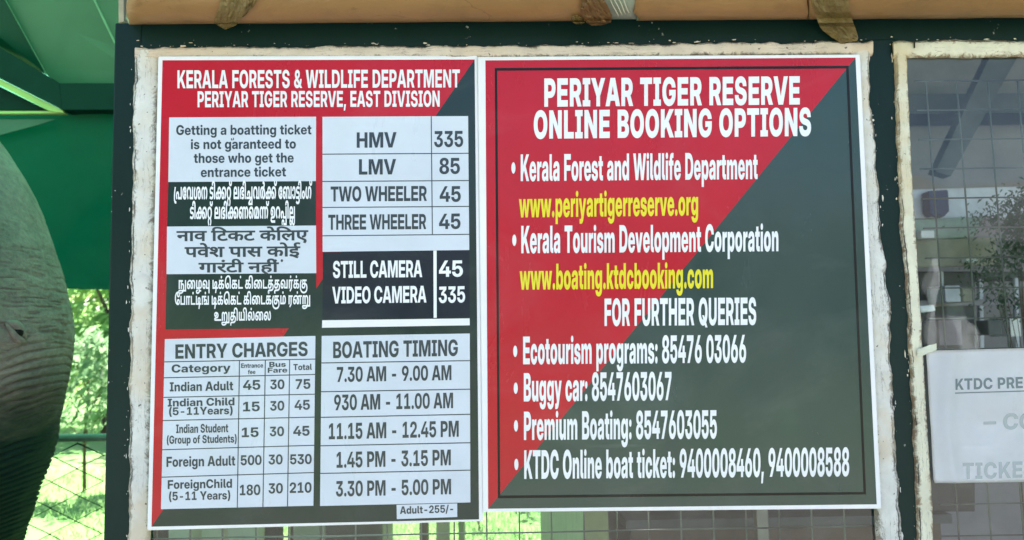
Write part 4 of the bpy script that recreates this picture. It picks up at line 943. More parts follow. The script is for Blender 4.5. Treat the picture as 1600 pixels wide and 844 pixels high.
  'f': [239,[225,313,0,-76,-219,0,0,76],[62,0,0,360,3,14,4,13,5,12,7,10,8,8,10,8,11,6,13,4,14,3,16,2,17,1,26,0,9,-1,14,0,5,-1,4,0,-3,-76,-14,0,-5,1,-12,0,-8,-1,-7,-1,-6,-3,-4,-3,-3,-4,-3,-6,-1,-7,-1,-8,0,-331]],
  'g': [370,[181,-127,-22,1,-20,2,-19,4,-17,5,-15,7,-13,8,-11,10,-10,10,-8,12,-7,12,-5,13,-3,14,94,5,1,-5,3,-4,2,-5,4,-3,4,-4,4,-3,5,-2,6,-3,6,-1,7,-2,7,0,7,-1,14,1,12,3,10,5,9,7,6,9,5,10,3,13,1,14,0,50,-2,0,-4,-8,-5,-8,-5,-7,-6,-6,-7,-6,-7,-4,-16,-8,-9,-2,-10,-2,-20,-2,-19,2,-18,3,-17,6,-15,9,-15,10,-12,13,-11,15,-9,16,-8,19,-5,20,-3,21,-1,23,1,24,3,22,5,20,8,19,9,17,11,15,13,13,14,11,16,8,16,7,18,3,18,2,11,-1,10,-1,9,-2,9,-3,8,-3,8,-5,7,-4,14,-12,10,-14,5,-8,1,0,0,46,99,0,0,-299,-1,-23,-4,-21,-6,-19,-9,-17,-10,-15,-13,-12,-15,-11,-17,-8,-19,-7,-20,-4,-21,-3],[189,80,8,2,9,3,7,4,7,6,6,6,5,8,5,9,3,9,3,10,2,24,-1,11,-1,12,-6,20,-10,16,-6,6,-7,6,-7,4,-9,3,-8,2,-10,1,-9,-1,-8,-2,-8,-3,-8,-4,-6,-5,-6,-7,-5,-7,-4,-9,-3,-10,-2,-10,-2,-11,0,-25,2,-11,2,-10,3,-10,4,-8,5,-8,12,-12,8,-4,8,-3,8,-2]],
  'h': [364,[129,173,0,-173,-99,0,0,437,99,0,0,-206,-14,0,8,19,9,17,11,15,13,13,14,11,17,8,19,4,21,2,16,-1,15,-3,14,-5,13,-6,11,-8,10,-10,9,-11,7,-13,5,-14,4,-16,3,-17,1,-19,0,-197,-100,0,0,177,-1,13,-2,12,-5,10,-6,8,-7,7,-9,4,-10,3,-12,1,-8,0,-14,-4,-6,-3,-6,-4,-5,-4,-4,-6,-4,-7,-3,-7,-2,-8,-1,-9]],
  'i': [159,[30,0,0,313,99,0,0,-313],[79,346,-11,1,-10,3,-9,4,-9,6,-6,8,-5,9,-3,9,-1,10,1,11,3,9,5,9,6,7,9,6,9,5,10,2,11,1,11,-1,11,-2,9,-5,8,-6,7,-7,5,-9,3,-9,1,-11,-1,-10,-3,-10,-5,-8,-7,-8,-8,-6,-9,-4,-11,-3]],
  'k': [343,[119,83,0,118,12,0,96,112,114,0,-136,-160,-26,0],[30,0,0,437,99,0,0,-437],[231,0,-87,130,65,70,138,-200]],
  'l': [177,[137,0,-26,1,-23,4,-18,6,-15,10,-11,12,-8,15,-5,19,-1,22,0,348,99,0,0,-338,1,-6,1,-5,2,-4,2,-3,3,-3,5,-2,5,-1,19,0,3,-74,-7,0,-4,-1]],
  'm': [543,[30,0,0,313,95,0,1,-74,-5,0,4,13,5,12,6,11,7,10,8,8,8,7,9,6,10,5,10,4,11,3,10,1,11,1,17,-2,16,-4,14,-6,14,-9,11,-12,9,-14,7,-17,5,-19,-10,0,4,13,5,12,6,11,7,10,8,8,9,8,10,6,10,5,12,4,11,3,12,2,12,1,15,-1,14,-3,13,-4,12,-6,12,-7,9,-9,9,-10,7,-11,6,-13,5,-15,2,-15,1,-17,0,-209,-100,0,0,187,-1,12,-2,10,-4,9,-6,7,-7,6,-8,4,-9,3,-10,1,-7,-1,-6,-1,-6,-2,-6,-3,-5,-4,-4,-4,-8,-10,-2,-7,-2,-6,-1,-7,0,-194,-96,0,0,189,-1,11,-2,9,-4,9,-6,7,-7,6,-8,4,-8,3,-10,1,-7,-1,-6,-1,-6,-2,-6,-3,-10,-8,-4,-5,-6,-12,-2,-7,-2,-16,0,-184]],
  'n': [364,[129,173,0,-173,-99,0,0,313,97,0,0,-82,-12,0,8,19,9,17,11,15,13,13,14,11,17,8,19,4,21,2,16,-1,15,-3,14,-5,13,-6,11,-8,10,-10,9,-11,7,-13,5,-14,4,-16,3,-17,1,-19,0,-197,-100,0,0,177,-1,13,-2,12,-5,10,-6,8,-7,7,-9,4,-10,3,-12,1,-8,0,-14,-4,-6,-3,-6,-4,-5,-4,-4,-6,-4,-7,-3,-7,-2,-8,-1,-9]],
  'o': [359,[179,-7,-23,1,-22,4,-21,7,-19,8,-17,12,-16,13,-13,15,-11,17,-9,20,-6,20,-4,22,-1,24,1,24,4,22,6,21,9,19,11,18,13,15,16,13,17,11,19,9,21,7,22,4,23,1,24,-1,22,-4,21,-7,19,-9,17,-11,15,-13,14,-15,11,-18,9,-19,6,-21,4,-22,1,-24,-1,-24,-4,-22,-6,-20,-9,-20,-11,-17,-14,-15,-15,-13,-17,-12,-19,-8,-21,-7,-22,-4],[179,72,18,2,8,4,7,4,12,12,5,8,4,9,4,10,2,11,2,24,-1,13,-1,12,-2,11,-4,10,-4,9,-5,8,-12,12,-7,4,-8,3,-9,2,-9,1,-8,-1,-9,-2,-8,-3,-7,-4,-12,-12,-5,-8,-4,-9,-4,-10,-2,-11,-2,-12,0,-25,2,-12,2,-11,4,-10,4,-9,5,-8,12,-12,7,-4,8,-4,9,-1]],
  'p': [369,[30,-122,0,435,98,0,0,-44,2,0,5,8,5,7,5,6,6,6,14,10,8,4,9,3,8,3,10,2,20,2,19,-2,17,-3,17,-7,15,-8,14,-11,13,-13,11,-16,9,-17,8,-19,5,-21,3,-22,2,-24,-2,-24,-3,-23,-5,-21,-7,-19,-10,-17,-10,-15,-13,-13,-14,-11,-16,-9,-16,-6,-18,-4,-20,-1,-10,0,-10,1,-9,2,-9,3,-9,4,-7,4,-7,5,-7,6,-6,6,-5,7,-5,8,-4,8,-2,0,0,-170],[190,73,9,1,9,2,8,3,7,4,6,6,6,7,5,7,4,9,3,10,4,22,0,26,-4,22,-3,10,-4,8,-5,8,-6,7,-6,5,-7,5,-8,3,-9,2,-18,0,-9,-2,-8,-3,-8,-5,-7,-6,-6,-6,-5,-8,-4,-9,-4,-10,-2,-10,-2,-12,0,-24,2,-12,2,-10,4,-10,4,-9,5,-8,6,-7,7,-5,8,-5,8,-3,9,-2]],
  'r': [238,[30,0,0,313,96,0,0,-55,2,0,4,14,7,12,7,10,9,8,10,6,11,4,13,2,15,1,21,0,3,-1,3,0,0,-83,-7,0,-5,1,-36,0,-9,-2,-8,-2,-7,-4,-6,-4,-6,-6,-5,-6,-5,-7,-3,-8,-3,-9,-2,-20,0,-164]],
  's': [327,[145,-7,-19,3,-18,4,-17,5,-16,7,-14,9,-12,9,-11,12,-9,12,-6,13,-5,15,-3,16,97,3,2,-9,4,-7,5,-7,6,-6,7,-4,9,-4,9,-1,11,-1,10,0,9,2,8,2,7,3,9,9,2,5,1,6,-1,5,-2,5,-3,4,-4,3,-5,3,-7,3,-8,2,-9,2,-56,11,-21,5,-19,7,-17,9,-13,10,-10,13,-8,14,-4,16,-2,17,1,15,3,14,6,13,7,12,9,11,11,9,13,8,15,7,16,5,18,4,20,3,41,0,19,-3,18,-4,16,-5,15,-7,13,-8,11,-10,10,-11,8,-12,6,-13,4,-14,2,-16,-91,-3,-2,8,-2,7,-5,6,-6,6,-7,5,-8,3,-9,2,-10,1,-9,-1,-8,-1,-8,-3,-6,-3,-5,-4,-6,-10,0,-10,2,-5,6,-8,5,-3,6,-2,7,-3,8,-2,62,-11,23,-5,19,-7,16,-8,13,-10,10,-11,7,-13,5,-15,1,-16,-1,-16,-4,-14,-5,-14,-8,-12,-11,-12,-12,-10,-13,-9,-16,-7,-17,-6,-18,-4,-20,-3]],
  't': [233,[219,313,0,-76,-213,0,0,76],[56,396,100,0,0,-294,2,-12,4,-8,4,-3,5,-1,6,-1,8,-1,17,0,5,1,11,0,3,-76,-6,-1,-12,0,-8,-1,-32,0,-26,1,-22,4,-18,7,-15,10,-11,12,-8,15,-5,18,-2,22]],
  'u': [364,[138,-6,-16,1,-15,3,-14,4,-13,7,-12,8,-10,9,-8,12,-7,13,-6,14,-4,16,-3,17,0,215,99,0,0,-177,1,-13,3,-11,4,-10,6,-9,7,-6,9,-5,10,-3,12,-1,8,1,7,1,7,2,6,3,6,4,5,5,5,6,3,6,3,7,4,18,0,182,100,0,0,-313,-98,0,0,83,13,0,-8,-20,-10,-17,-11,-15,-12,-13,-15,-11,-16,-7,-19,-5]],
  'v': [348,[117,0,-114,313,104,0,47,-147,8,-30,5,-15,12,-45,4,-16,4,-15,-23,0,4,15,4,16,4,15,3,15,8,30,5,15,4,15,45,147,104,0,-115,-313]],
  'w': [508,[98,0,-96,313,105,0,24,-101,4,-17,4,-18,4,-17,4,-19,4,-18,4,-19,3,-19,4,-19,-13,0,5,19,8,38,4,18,5,18,8,36,5,17,26,101,88,0,26,-101,4,-17,5,-18,8,-36,5,-18,12,-57,-12,0,4,19,3,19,4,19,4,18,3,18,8,36,4,17,24,101,106,0,-96,-313,-102,0,-35,117,-2,8,-2,9,-3,9,-2,10,-2,9,-3,10,-2,9,-2,10,-3,10,-4,18,-3,9,18,0,-3,-9,-4,-18,-3,-10,-2,-10,-2,-9,-3,-10,-2,-9,-2,-10,-3,-9,-2,-9,-3,-8,-34,-117]],
  'y': [348,[37,-121,5,77,36,-1,11,0,5,1,8,2,3,3,3,2,2,4,3,3,2,5,1,5,2,6,4,14,-119,313,104,0,47,-147,5,-15,20,-75,4,-16,4,-15,-27,0,4,15,4,16,16,60,10,30,48,147,103,0,-134,-355,-6,-13,-6,-12,-6,-11,-7,-9,-8,-9,-8,-7,-9,-6,-10,-5,-10,-4,-12,-3,-26,-2,-25,0,-9,1,-17,0,-8,1]],
  '–': [300,[300,210,0,-78,-300,0,0,78]],
 },
 'M': {
  162: [167,[169,337,-15,-40,-13,-37,-11,-36,-9,-34,-7,-32,-5,-31,-3,-30,-2,-29,-1,-28,1,-23,3,-19,4,-16,7,-13,7,-9,9,-7,10,-5,11,-2,12,-1,17,0,5,1,6,1,5,1,8,-62,-7,-1,-8,-2,-8,-1,-8,0,-9,-1,-9,0,-31,2,-26,7,-22,10,-18,15,-15,18,-11,22,-8,25,-5,29,-1,32,1,33,2,33,4,32,6,31,7,32,8,32,10,33,12,34,13,36]],
  44: [508,[141,217,27,-2,23,-5,20,-9,16,-12,13,-14,10,-16,7,-17,4,-18,2,-18,-1,-13,-2,-12,-8,-22,-4,-9,-3,-8,-7,19,154,0,0,276,82,0,0,-337,-280,0,-28,35,4,8,4,9,4,10,3,12,2,13,0,14,-1,15,-3,13,-6,11,-8,9,-10,6,-13,1,-10,0,-8,-3,-7,-4,-6,-5,-5,-6,-3,-8,-3,-9,-1,-9,-1,-10,1,-18,3,-15,10,-24,6,-11,5,-10,-66,-31,-11,17,-10,17,-8,18,-6,18,-4,20,-1,22,2,22,5,19,8,18,12,15,15,13,17,11,19,8,22,5]],
  72: [348,[207,-7,-25,1,-25,3,-23,6,-22,8,-20,11,-18,13,-16,16,-13,19,-11,21,-8,24,-4,26,-2,30,2,28,5,26,8,23,11,21,14,18,16,15,19,13,20,11,22,8,24,6,24,3,26,1,27,-1,23,-4,19,-7,16,-9,12,-11,9,-12,6,-15,4,-15,2,-16,-2,-16,-4,-15,-6,-13,-8,-11,-11,-9,-12,-8,-15,-5,-15,-3,-17,-1,-20,1,-18,4,-14,6,-12,8,-10,10,-7,11,-4,13,-3,13,-1,13,0,9,1,9,3,8,2,7,3,7,2,5,70,8,-6,-5,-5,-7,-4,-8,-3,-9,-2,-9,0,-19,2,-8,3,-6,5,-5,6,-3,8,-1,8,1,7,3,4,4,3,5,2,7,1,7,-1,10,-4,9,-5,6,-8,5,-9,3,-11,1,-24,0,-5,-1,-3,0,-18,-1,-16,-5,-14,-8,-13,-11,-10,-13,-9,-16,-6,-18,-3,-20,-2,-23,1,-22,4,-20,5,-19,8,-16,10,-14,12,-11,13,-8,16,-6,18,-2,4,0,5,-1,22,0,16,2,6,2,5,3,5,4,3,4,3,5,1,7,0,15,-2,7,-3,6,-4,4,-6,2,-7,1,-8,-1,-7,-3,-5,-5,-4,-7,-2,-8,-1,-9,1,-10,2,-9,3,-9,4,-8,5,-7,7,-5,-72,9,-3,6,-2,6,-4,16,-1,8,-1,10,1,12,3,13,5,12,6,11,10,10,12,9,15,6,18,4,21,2,17,-1,15,-4,14,-5,12,-8,10,-9,9,-11,6,-13,4,-15,1,-17,-1,-16,-4,-15,-7,-15,-10,-12,-12,-11,-16,-9,-19,-7,-23,-4]],
  55: [555,[195,344,30,-1,26,-5,24,-7,20,-11,18,-12,14,-15,13,-17,10,-17,7,-19,5,-20,3,-20,1,-21,-1,-24,-3,-22,-4,-20,-14,-36,-9,-16,-22,-32,-12,-16,19,48,119,0,0,276,81,0,0,-337,-253,0,-33,39,9,11,16,24,7,14,6,14,5,15,4,17,2,18,1,20,-2,21,-3,19,-6,18,-9,15,-10,13,-12,10,-14,8,-15,4,-16,2,-18,-2,-16,-4,-15,-7,-12,-10,-11,-13,-8,-15,-7,-18,-4,-19,-1,-21,1,-19,2,-18,3,-17,5,-15,6,-15,7,-14,18,-28,11,-13,-58,-42,-15,16,-13,16,-13,17,-11,19,-9,19,-8,21,-6,23,-3,24,-1,26,1,21,3,21,6,20,7,20,10,18,13,18,15,15,19,13,20,11,24,8,27,5]],
  56: [599,[382,344,29,-1,27,-5,26,-8,23,-10,20,-14,18,-16,16,-19,13,-21,10,-24,8,-26,4,-28,2,-30,-2,-34,-5,-28,-8,-24,-12,-20,-14,-16,-17,-12,-20,-9,-23,-5,-25,-1,-26,2,-22,6,-19,9,-15,13,-12,16,-9,18,-7,21,-4,22,-1,24,3,35,9,29,14,25,21,18,25,10,31,4,19,-2,17,-5,16,-8,14,-12,12,-13,10,-16,8,-18,7,-18,4,-19,-31,-2,-6,18,-10,16,-6,7,-8,6,-8,4,-8,3,-10,1,-14,-2,-11,-5,-8,-10,-6,-13,-3,-17,-2,-20,1,-13,1,-12,2,-11,4,-9,4,-8,5,-6,7,-4,8,-3,8,-1,8,1,8,3,6,5,6,7,5,9,4,12,3,14,1,17,1,20,0,14,-1,8,0,7,-2,14,0,5,1,2,0,3,-1,2,0,2,-3,14,-6,13,-7,13,-10,12,-13,11,-14,9,-17,7,-19,4,-22,1,-14,0,-12,-2,-10,-2,-10,-4,-8,-4,-9,-6,-10,-12,-7,-13,-5,-16,-3,-19,-2,-22,-1,-25,0,-40,-6,-40,-6,-18,-8,-16,-11,-14,-11,-11,-14,-9,-15,-7,-16,-5,-20,-3,-21,-1,-29,2,-26,7,-23,11,-19,15,-17,19,-13,22,-9,26,-6,28,-2,32,1,27,3,24,5,24,7,22,8,20,10,20,11,18,12,18,14,17,61,-41,-11,-15,-9,-15,-8,-16,-6,-15,-6,-16,-4,-16,-3,-17,-2,-17,0,-41,3,-20,4,-17,6,-14,7,-11,9,-8,9,-6,10,-4,10,-1,16,2,7,3,6,4,5,5,4,6,3,7,3,9,2,9,1,10,1,13,1,14,0,32,1,34,4,29,8,24,9,21,13,17,14,15,16,11,16,9,18,7,20,5,24,2]],
  42: [517,[166,344,15,0,13,-2,12,-2,10,-4,10,-5,9,-6,9,-7,9,-8,9,-9,-8,0,14,14,15,11,16,8,17,6,19,3,21,1,28,-2,25,-7,23,-11,19,-16,16,-19,13,-22,9,-26,5,-28,2,-30,-1,-26,-3,-25,-4,-23,-7,-22,-8,-21,-9,-19,-12,-19,-12,-18,-14,-18,-62,41,11,16,9,16,8,15,7,15,5,16,4,16,3,16,2,17,1,17,-1,23,-3,20,-5,17,-7,14,-8,12,-10,8,-10,7,-12,3,-12,2,-7,-1,-6,-1,-6,-2,-5,-3,-8,-6,-5,-6,-3,-9,-3,-10,-2,-11,-1,-15,-1,-16,0,-203,-81,0,0,222,-1,15,-2,11,-3,9,-8,14,-3,3,-4,3,-5,2,-6,2,-7,1,-8,1,-11,-2,-10,-3,-11,-6,-9,-8,-9,-11,-7,-14,-6,-17,-3,-20,-1,-23,0,-18,2,-16,3,-17,4,-16,5,-17,7,-15,8,-16,9,-15,11,-16,-61,-41,-14,18,-13,19,-11,19,-10,19,-8,21,-6,22,-5,22,-3,24,-1,24,2,31,6,28,9,26,13,23,16,19,20,16,23,12,26,7]],
  3: [155],
  33: [318,[159,344,29,-1,27,-3,26,-4,24,-7,22,-8,21,-9,-34,-56,-18,8,-17,6,-17,5,-18,4,-20,2,-36,0,-13,-2,-10,-3,-9,-4,-7,-5,-6,-6,-4,-6,-2,-7,0,-12,1,-6,1,-4,4,-8,3,-3,6,-5,8,-3,7,-2,20,-2,26,0,25,-2,22,-3,19,-5,17,-7,14,-9,11,-12,7,-8,6,-9,4,-11,3,-11,2,-12,0,-13,-1,-20,-6,-19,-9,-17,-12,-15,-17,-13,-20,-10,-23,-8,-28,-5,-32,-1,-27,1,-27,3,-26,4,-24,7,-23,8,-21,10,33,57,11,-6,12,-4,11,-5,12,-3,11,-3,13,-3,13,-2,14,-1,30,0,14,2,11,4,9,4,8,5,5,6,4,7,3,7,0,14,-1,6,-2,6,-3,5,-3,4,-5,4,-6,3,-5,2,-6,2,-8,1,-11,1,-19,0,-26,2,-23,3,-22,5,-18,7,-16,9,-12,12,-6,8,-5,9,-4,10,-3,10,-2,12,-1,12,2,20,6,18,9,16,12,15,16,13,20,10,23,8,27,5]],
  65: [151,[-9,511,16,-1,15,-2,15,-3,13,-5,12,-6,10,-7,11,-9,9,-11,7,-11,6,-13,4,-14,3,-17,3,-19,1,-22,1,-26,0,-345,-82,0,0,345,-1,16,0,15,-1,13,-2,12,-2,11,-2,9,-7,14,-8,8,-5,3,-5,2,-6,1,-13,0,-12,-4,-5,-4,-5,-5,-3,-5,-3,-7,-1,-7,-1,-8,0,-5,1,-5,0,-4,1,-4,0,-4,1,-4,-80,-9,-2,10,-2,12,0,14,2,21,5,18,9,16,11,14,14,11,17,9,19,7,20,3]],
  163: [869,[303,344,31,-2,28,-7,22,-12,19,-17,16,-20,11,-24,9,-28,5,-31,1,-33,-2,-37,-5,-33,-10,-29,-12,-24,-17,-20,-19,-15,-23,-11,-25,-6,-29,-2,-22,1,-21,4,-19,7,-16,9,-15,11,-12,13,-12,17,-10,20,-7,22,-5,24,-3,24,-1,26,4,51,13,43,21,34,28,25,35,15],[303,283,-20,-3,-16,-9,-12,-15,-8,-22,-5,-29,-2,-36,1,-25,2,-21,4,-19,5,-15,7,-13,9,-10,10,-7,11,-4,14,-1,13,1,11,4,10,7,8,10,7,12,6,16,4,18,2,22,1,25,0,25,-3,22,-4,18,-5,16,-7,12,-9,9,-10,7,-11,4],[125,-7,-32,3,-27,9,-21,15,-16,21,-9,25,-3,30,2,20,4,18,8,16,11,13,13,12,15,10,9,5,10,4,11,4,11,3,13,2,15,2,17,1,20,1,391,0,18,-1,14,-1,13,-2,11,-2,10,-3,8,-4,9,-4,8,-5,14,-10,11,-13,8,-13,6,-16,4,-17,1,-18,-3,-29,-9,-25,-14,-22,-21,-16,-26,-10,-33,-3,-24,1,-21,6,-19,8,-16,12,-14,15,-10,18,-8,21,-5,25,-1,27,0,32,2,14,1,3,0,8,1,3,0,3,6,24,7,22,10,20,12,18,13,17,15,14,17,12,19,10,20,8,22,6,23,3,24,1,31,-1,28,-5,24,-8,22,-11,18,-13,15,-16,13,-17,10,-18,7,-20,5,-21,4,-21,1,-22,-2,-26,-3,-24,-6,-22,-8,-21,-9,-19,-11,-18,-13,-17,-28,-32,-58,42,10,12,9,13,16,26,6,15,5,15,4,17,3,18,0,20,-1,22,-4,20,-7,17,-9,16,-11,13,-13,10,-16,8,-17,4,-19,2,-19,-1,-18,-4,-16,-7,-15,-9,-12,-11,-10,-13,-9,-15,-7,-17,-5,-19,-1,-3,0,-6,-1,-3,0,-7,-1,-5,-1,-7,0,-6,-1,-7,0,-17,1,-18,2,-15,3,-12,4,-10,6,-7,6,-5,7,-4,7,-2,7,-1,9,2,8,3,6,6,4,9,3,10,1,12,-1,8,-1,7,-2,7,-3,7,-4,6,-6,5,-5,4,-6,3,-7,3,-10,2,-13,1,-404,0,-12,-1,-11,-1,-9,-2,-8,-3,-8,-4,-10,-10,-4,-5,-3,-7,-2,-7,-1,-8,1,-9,1,-8,3,-7,3,-6,5,-5,7,-4,7,-3,9,-2,19,0,9,2,9,3,10,5,10,6,11,8,34,-54,-11,-8,-12,-6,-11,-6,-12,-4,-11,-3,-12,-2,-12,-1,-13,-1]],
  220: [389,[196,344,30,-1,26,-5,24,-8,20,-10,18,-13,15,-15,12,-17,10,-18,8,-19,5,-20,3,-20,1,-20,-1,-25,-3,-22,-6,-21,-7,-19,-9,-18,-10,-17,-12,-16,-14,-15,-15,-15,-57,40,8,11,9,11,8,12,7,13,6,14,5,15,4,16,2,17,1,19,-2,20,-3,18,-6,16,-9,14,-10,12,-12,11,-14,7,-15,4,-16,2,-19,-2,-16,-4,-15,-7,-12,-11,-11,-12,-8,-14,-6,-16,-4,-18,-1,-20,2,-25,4,-24,7,-21,10,-21,13,-19,14,-18,-58,-40,-15,15,-13,15,-12,16,-10,17,-9,18,-7,20,-6,21,-3,23,-1,24,1,20,3,21,6,19,7,20,11,17,12,17,16,14,18,13,21,10,23,8,27,5],[194,46,26,-2,23,-6,20,-9,18,-13,14,-15,12,-17,8,-19,6,-21,1,-22,-1,-25,-5,-24,-8,-21,-11,-20,-13,-18,-15,-16,-49,31,9,13,8,13,6,13,6,15,3,17,1,19,-1,16,-2,13,-5,12,-5,10,-7,8,-9,7,-9,4,-11,3,-11,1,-17,-2,-15,-6,-11,-11,-9,-14,-6,-18,-2,-22,1,-19,4,-17,5,-15,6,-13,8,-14,9,-13,-49,-31,-15,16,-12,18,-11,19,-8,21,-5,24,-2,26,2,22,5,20,9,19,12,17,14,16,18,12,21,10,23,6]],
  77: [0,[-63,358,-25,1,-21,4,-18,7,-14,10,-12,11,-9,14,-6,15,-4,17,-1,18,0,17,2,8,1,7,4,12,71,-12,-1,-4,-2,-10,-1,-4,0,-20,2,-9,2,-7,4,-6,4,-4,5,-4,6,-2,14,-2,8,1,6,1,6,2,10,8,3,6,3,7,1,9,1,10,0,10,-1,5,-1,4,-1,5,0,4,68,12,1,-6,2,-6,1,-7,2,-16,0,-8,-1,-19,-4,-17,-6,-15,-9,-14,-12,-11,-14,-10,-18,-7,-22,-4]],
  52: [491,[456,337,0,-337,-424,0,0,186,2,29,3,25,5,20,6,16,9,15,9,13,13,12,14,10,17,8,19,6,21,3,23,1,23,-1,21,-3,19,-6,16,-8,15,-10,12,-12,12,-16,9,-16,6,-18,4,-19,3,-23,1,-27,0,-57,-200,0,0,-67,261,0,0,276],[173,283,-20,-2,-15,-8,-11,-13,-7,-18,-5,-20,-1,-25,0,-7,118,0,0,7,-1,25,-5,21,-8,17,-11,13,-15,8]],
  47: [391,[240,344,26,-1,24,-3,21,-6,19,-8,15,-10,13,-13,9,-14,6,-16,2,-18,-2,-20,-3,-9,-3,-8,-5,-7,-6,-7,-8,-6,-9,-6,-10,-4,-13,-3,-16,-2,-27,0,-8,-1,-11,0,-5,-1,-3,-1,-4,-2,-4,-4,-2,-4,-1,-3,0,-3,1,-6,4,-5,6,-2,9,-2,10,-1,13,0,19,-1,17,-2,13,-3,11,-4,9,-5,14,-14,5,-7,4,-8,2,-9,2,-10,0,-11,-1,-15,-4,-13,-6,-13,-9,-12,-12,-10,-15,-8,-19,-6,-22,-3,-26,-1,-13,0,-13,1,-24,2,-12,2,-11,3,-12,3,-10,3,-11,4,24,55,26,-6,12,-3,13,-2,12,-1,28,0,12,2,8,3,5,3,3,5,1,6,0,5,-3,4,-4,3,-5,2,-7,1,-9,1,-2,0,-23,1,-20,2,-16,4,-14,5,-10,7,-8,7,-5,7,-4,7,-4,8,-3,8,-2,9,0,20,2,11,8,18,6,8,7,7,8,6,20,10,13,3,17,2,20,1,17,0,7,1,6,2,4,3,3,4,0,6,-1,9,-6,6,-9,5,-12,4,-15,2,-17,1,-29,-2,-25,-6,-22,-11,-17,-14,-14,-17,-10,-21,-7,-24,-5,-26,-1,-29,0,-21,1,-21,3,-20,2,-21,4,-19,4,-18,-77,-15,-5,20,-5,23,-4,24,-3,24,-2,23,0,23,2,41,8,37,13,34,19,28,24,24,29,20,34,14,40,9]],
  176: [528,[493,337,0,-337,-153,0,-9,2,-13,-1,-13,0,-13,-1,-280,0,0,61,231,0,-41,-9,8,7,8,9,7,11,6,13,3,14,1,16,-1,14,-3,12,-4,10,-7,7,-9,4,-12,2,-12,-2,-10,-4,-7,-7,-6,-10,-3,-12,-1,-13,0,-13,1,-4,0,-3,1,-3,-79,-7,0,5,-1,5,-2,12,0,13,3,30,10,25,17,21,24,15,29,10,36,3,21,-1,20,-4,16,-5,14,-7,12,-9,9,-9,8,-11,6,-11,4,-12,3,-12,2,-12,0,-23,-1,-9,-2,-9,-3,-9,-3,-8,-8,-16,-5,-8,-5,-7,-14,11,139,0,0,276],[493,72,0,-242,-297,0,-33,56,101,81,16,11,30,22,45,30,58,-22,-111,-88,-12,-10,-11,-9,-12,-8,-10,-8,-10,-7,-10,-6,5,13,9,1,10,1,12,0,13,1,127,0,0,147]],
  118: [432,[287,-7,-25,2,-23,5,-19,9,-17,12,-13,16,-11,19,-8,23,-4,25,-2,28,1,17,2,18,4,18,5,18,9,18,10,19,13,19,17,19,20,19,6,16,14,14,11,13,9,12,7,11,4,11,1,11,-1,10,-2,8,-5,6,-7,5,-9,3,-12,1,-5,0,-6,-1,-5,0,-6,-1,-5,-1,-5,-2,-14,58,10,2,11,3,13,2,26,2,13,0,23,-1,18,-4,15,-7,11,-9,9,-10,7,-12,4,-12,2,-13,1,-12,-2,-20,-5,-20,-9,-19,-12,-20,-16,-19,-18,-20,-10,-9,-13,-14,-12,-15,-10,-16,-8,-16,-7,-16,-8,-34,-2,-16,0,-32,2,-14,2,-12,3,-11,5,-8,5,-7,7,-5,8,-3,9,-1,12,2,10,6,8,9,5,15,4,20,1,26,-1,12,-2,26,-3,12,-3,13,-3,12,-5,12,-5,11,-6,11,-8,9,-8,8,-9,8,-16,10,-9,4,-10,3,-13,2,-16,0,-22,-1,-20,-5,-17,-7,-15,-11,-11,-12,-10,-16,-7,-17,-4,-20,-1,-22,1,-20,2,-17,3,-17,5,-15,6,-15,7,-14,8,-14,10,-14,11,-13,-57,-42,-15,16,-14,16,-12,17,-11,18,-9,19,-8,21,-5,23,-4,24,-1,27,1,22,4,21,6,21,8,20,11,18,14,17,16,15,19,13,23,10,25,8,29,5,32,1,18,0,17,-2,16,-2,15,-4,14,-5,13,-6,3,0,3,-3,2,-1,21,-13,19,-15,16,-18,14,-20,11,-22,9,-23,6,-24,4,-25,1,-25,-4,-43,-10,-36,-18,-28,-24,-20,-31,-12]],
  46: [750,[210,344,29,-1,26,-5,23,-8,20,-12,18,-15,18,-19,13,-45,13,-90,0,-149,-82,0,0,196,-2,21,-4,16,-4,13,-6,10,-6,7,-7,6,-7,5,-8,3,-9,3,-12,2,-13,0,-21,-1,-19,-5,-18,-8,-16,-12,-14,-15,-11,-19,-9,-22,-5,-26,-1,-29,0,-26,2,-19,3,-14,5,-11,5,-9,6,-7,7,-4,7,-2,7,-1,12,2,5,3,4,4,4,5,3,7,2,8,1,9,0,10,-1,16,-2,12,-5,9,-7,7,-8,4,-12,1,-11,-1,-12,-4,-11,-6,-11,-8,-12,-11,-11,-14,-9,57,10,10,14,11,16,10,18,8,19,5,21,1,19,-1,17,-4,15,-7,13,-10,10,-12,8,-14,6,-16,3,-18,1,-20,-1,-23,-4,-21,-7,-17,-10,-16,-12,-12,-15,-10,-16,-7,-19,-5,-22,-1,-20,1,-20,6,-18,8,-17,12,-15,16,-13,21,-9,24,-6,30,-2,35,3,41,8,37,14,32,19,27,22,22,27,17,30,13,32,7],[715,337,0,-337,-246,0,-32,37,11,18,9,16,8,16,6,14,5,15,3,15,4,30,0,16,-1,23,-3,20,-5,17,-6,14,-8,12,-10,8,-10,7,-11,3,-12,2,-8,-1,-6,-1,-6,-2,-4,-3,-5,-3,-9,-9,-4,-9,-2,-10,-2,-11,-1,-14,0,-219,-80,0,0,143,27,110,4,41,13,16,15,13,17,9,18,6,20,4,22,1,28,-2,25,-7,22,-11,19,-16,16,-19,13,-22,9,-26,5,-28,2,-30,0,-18,-4,-32,-3,-15,-4,-15,-5,-14,-5,-13,-7,-13,-7,-12,-17,10,121,0,0,276]],
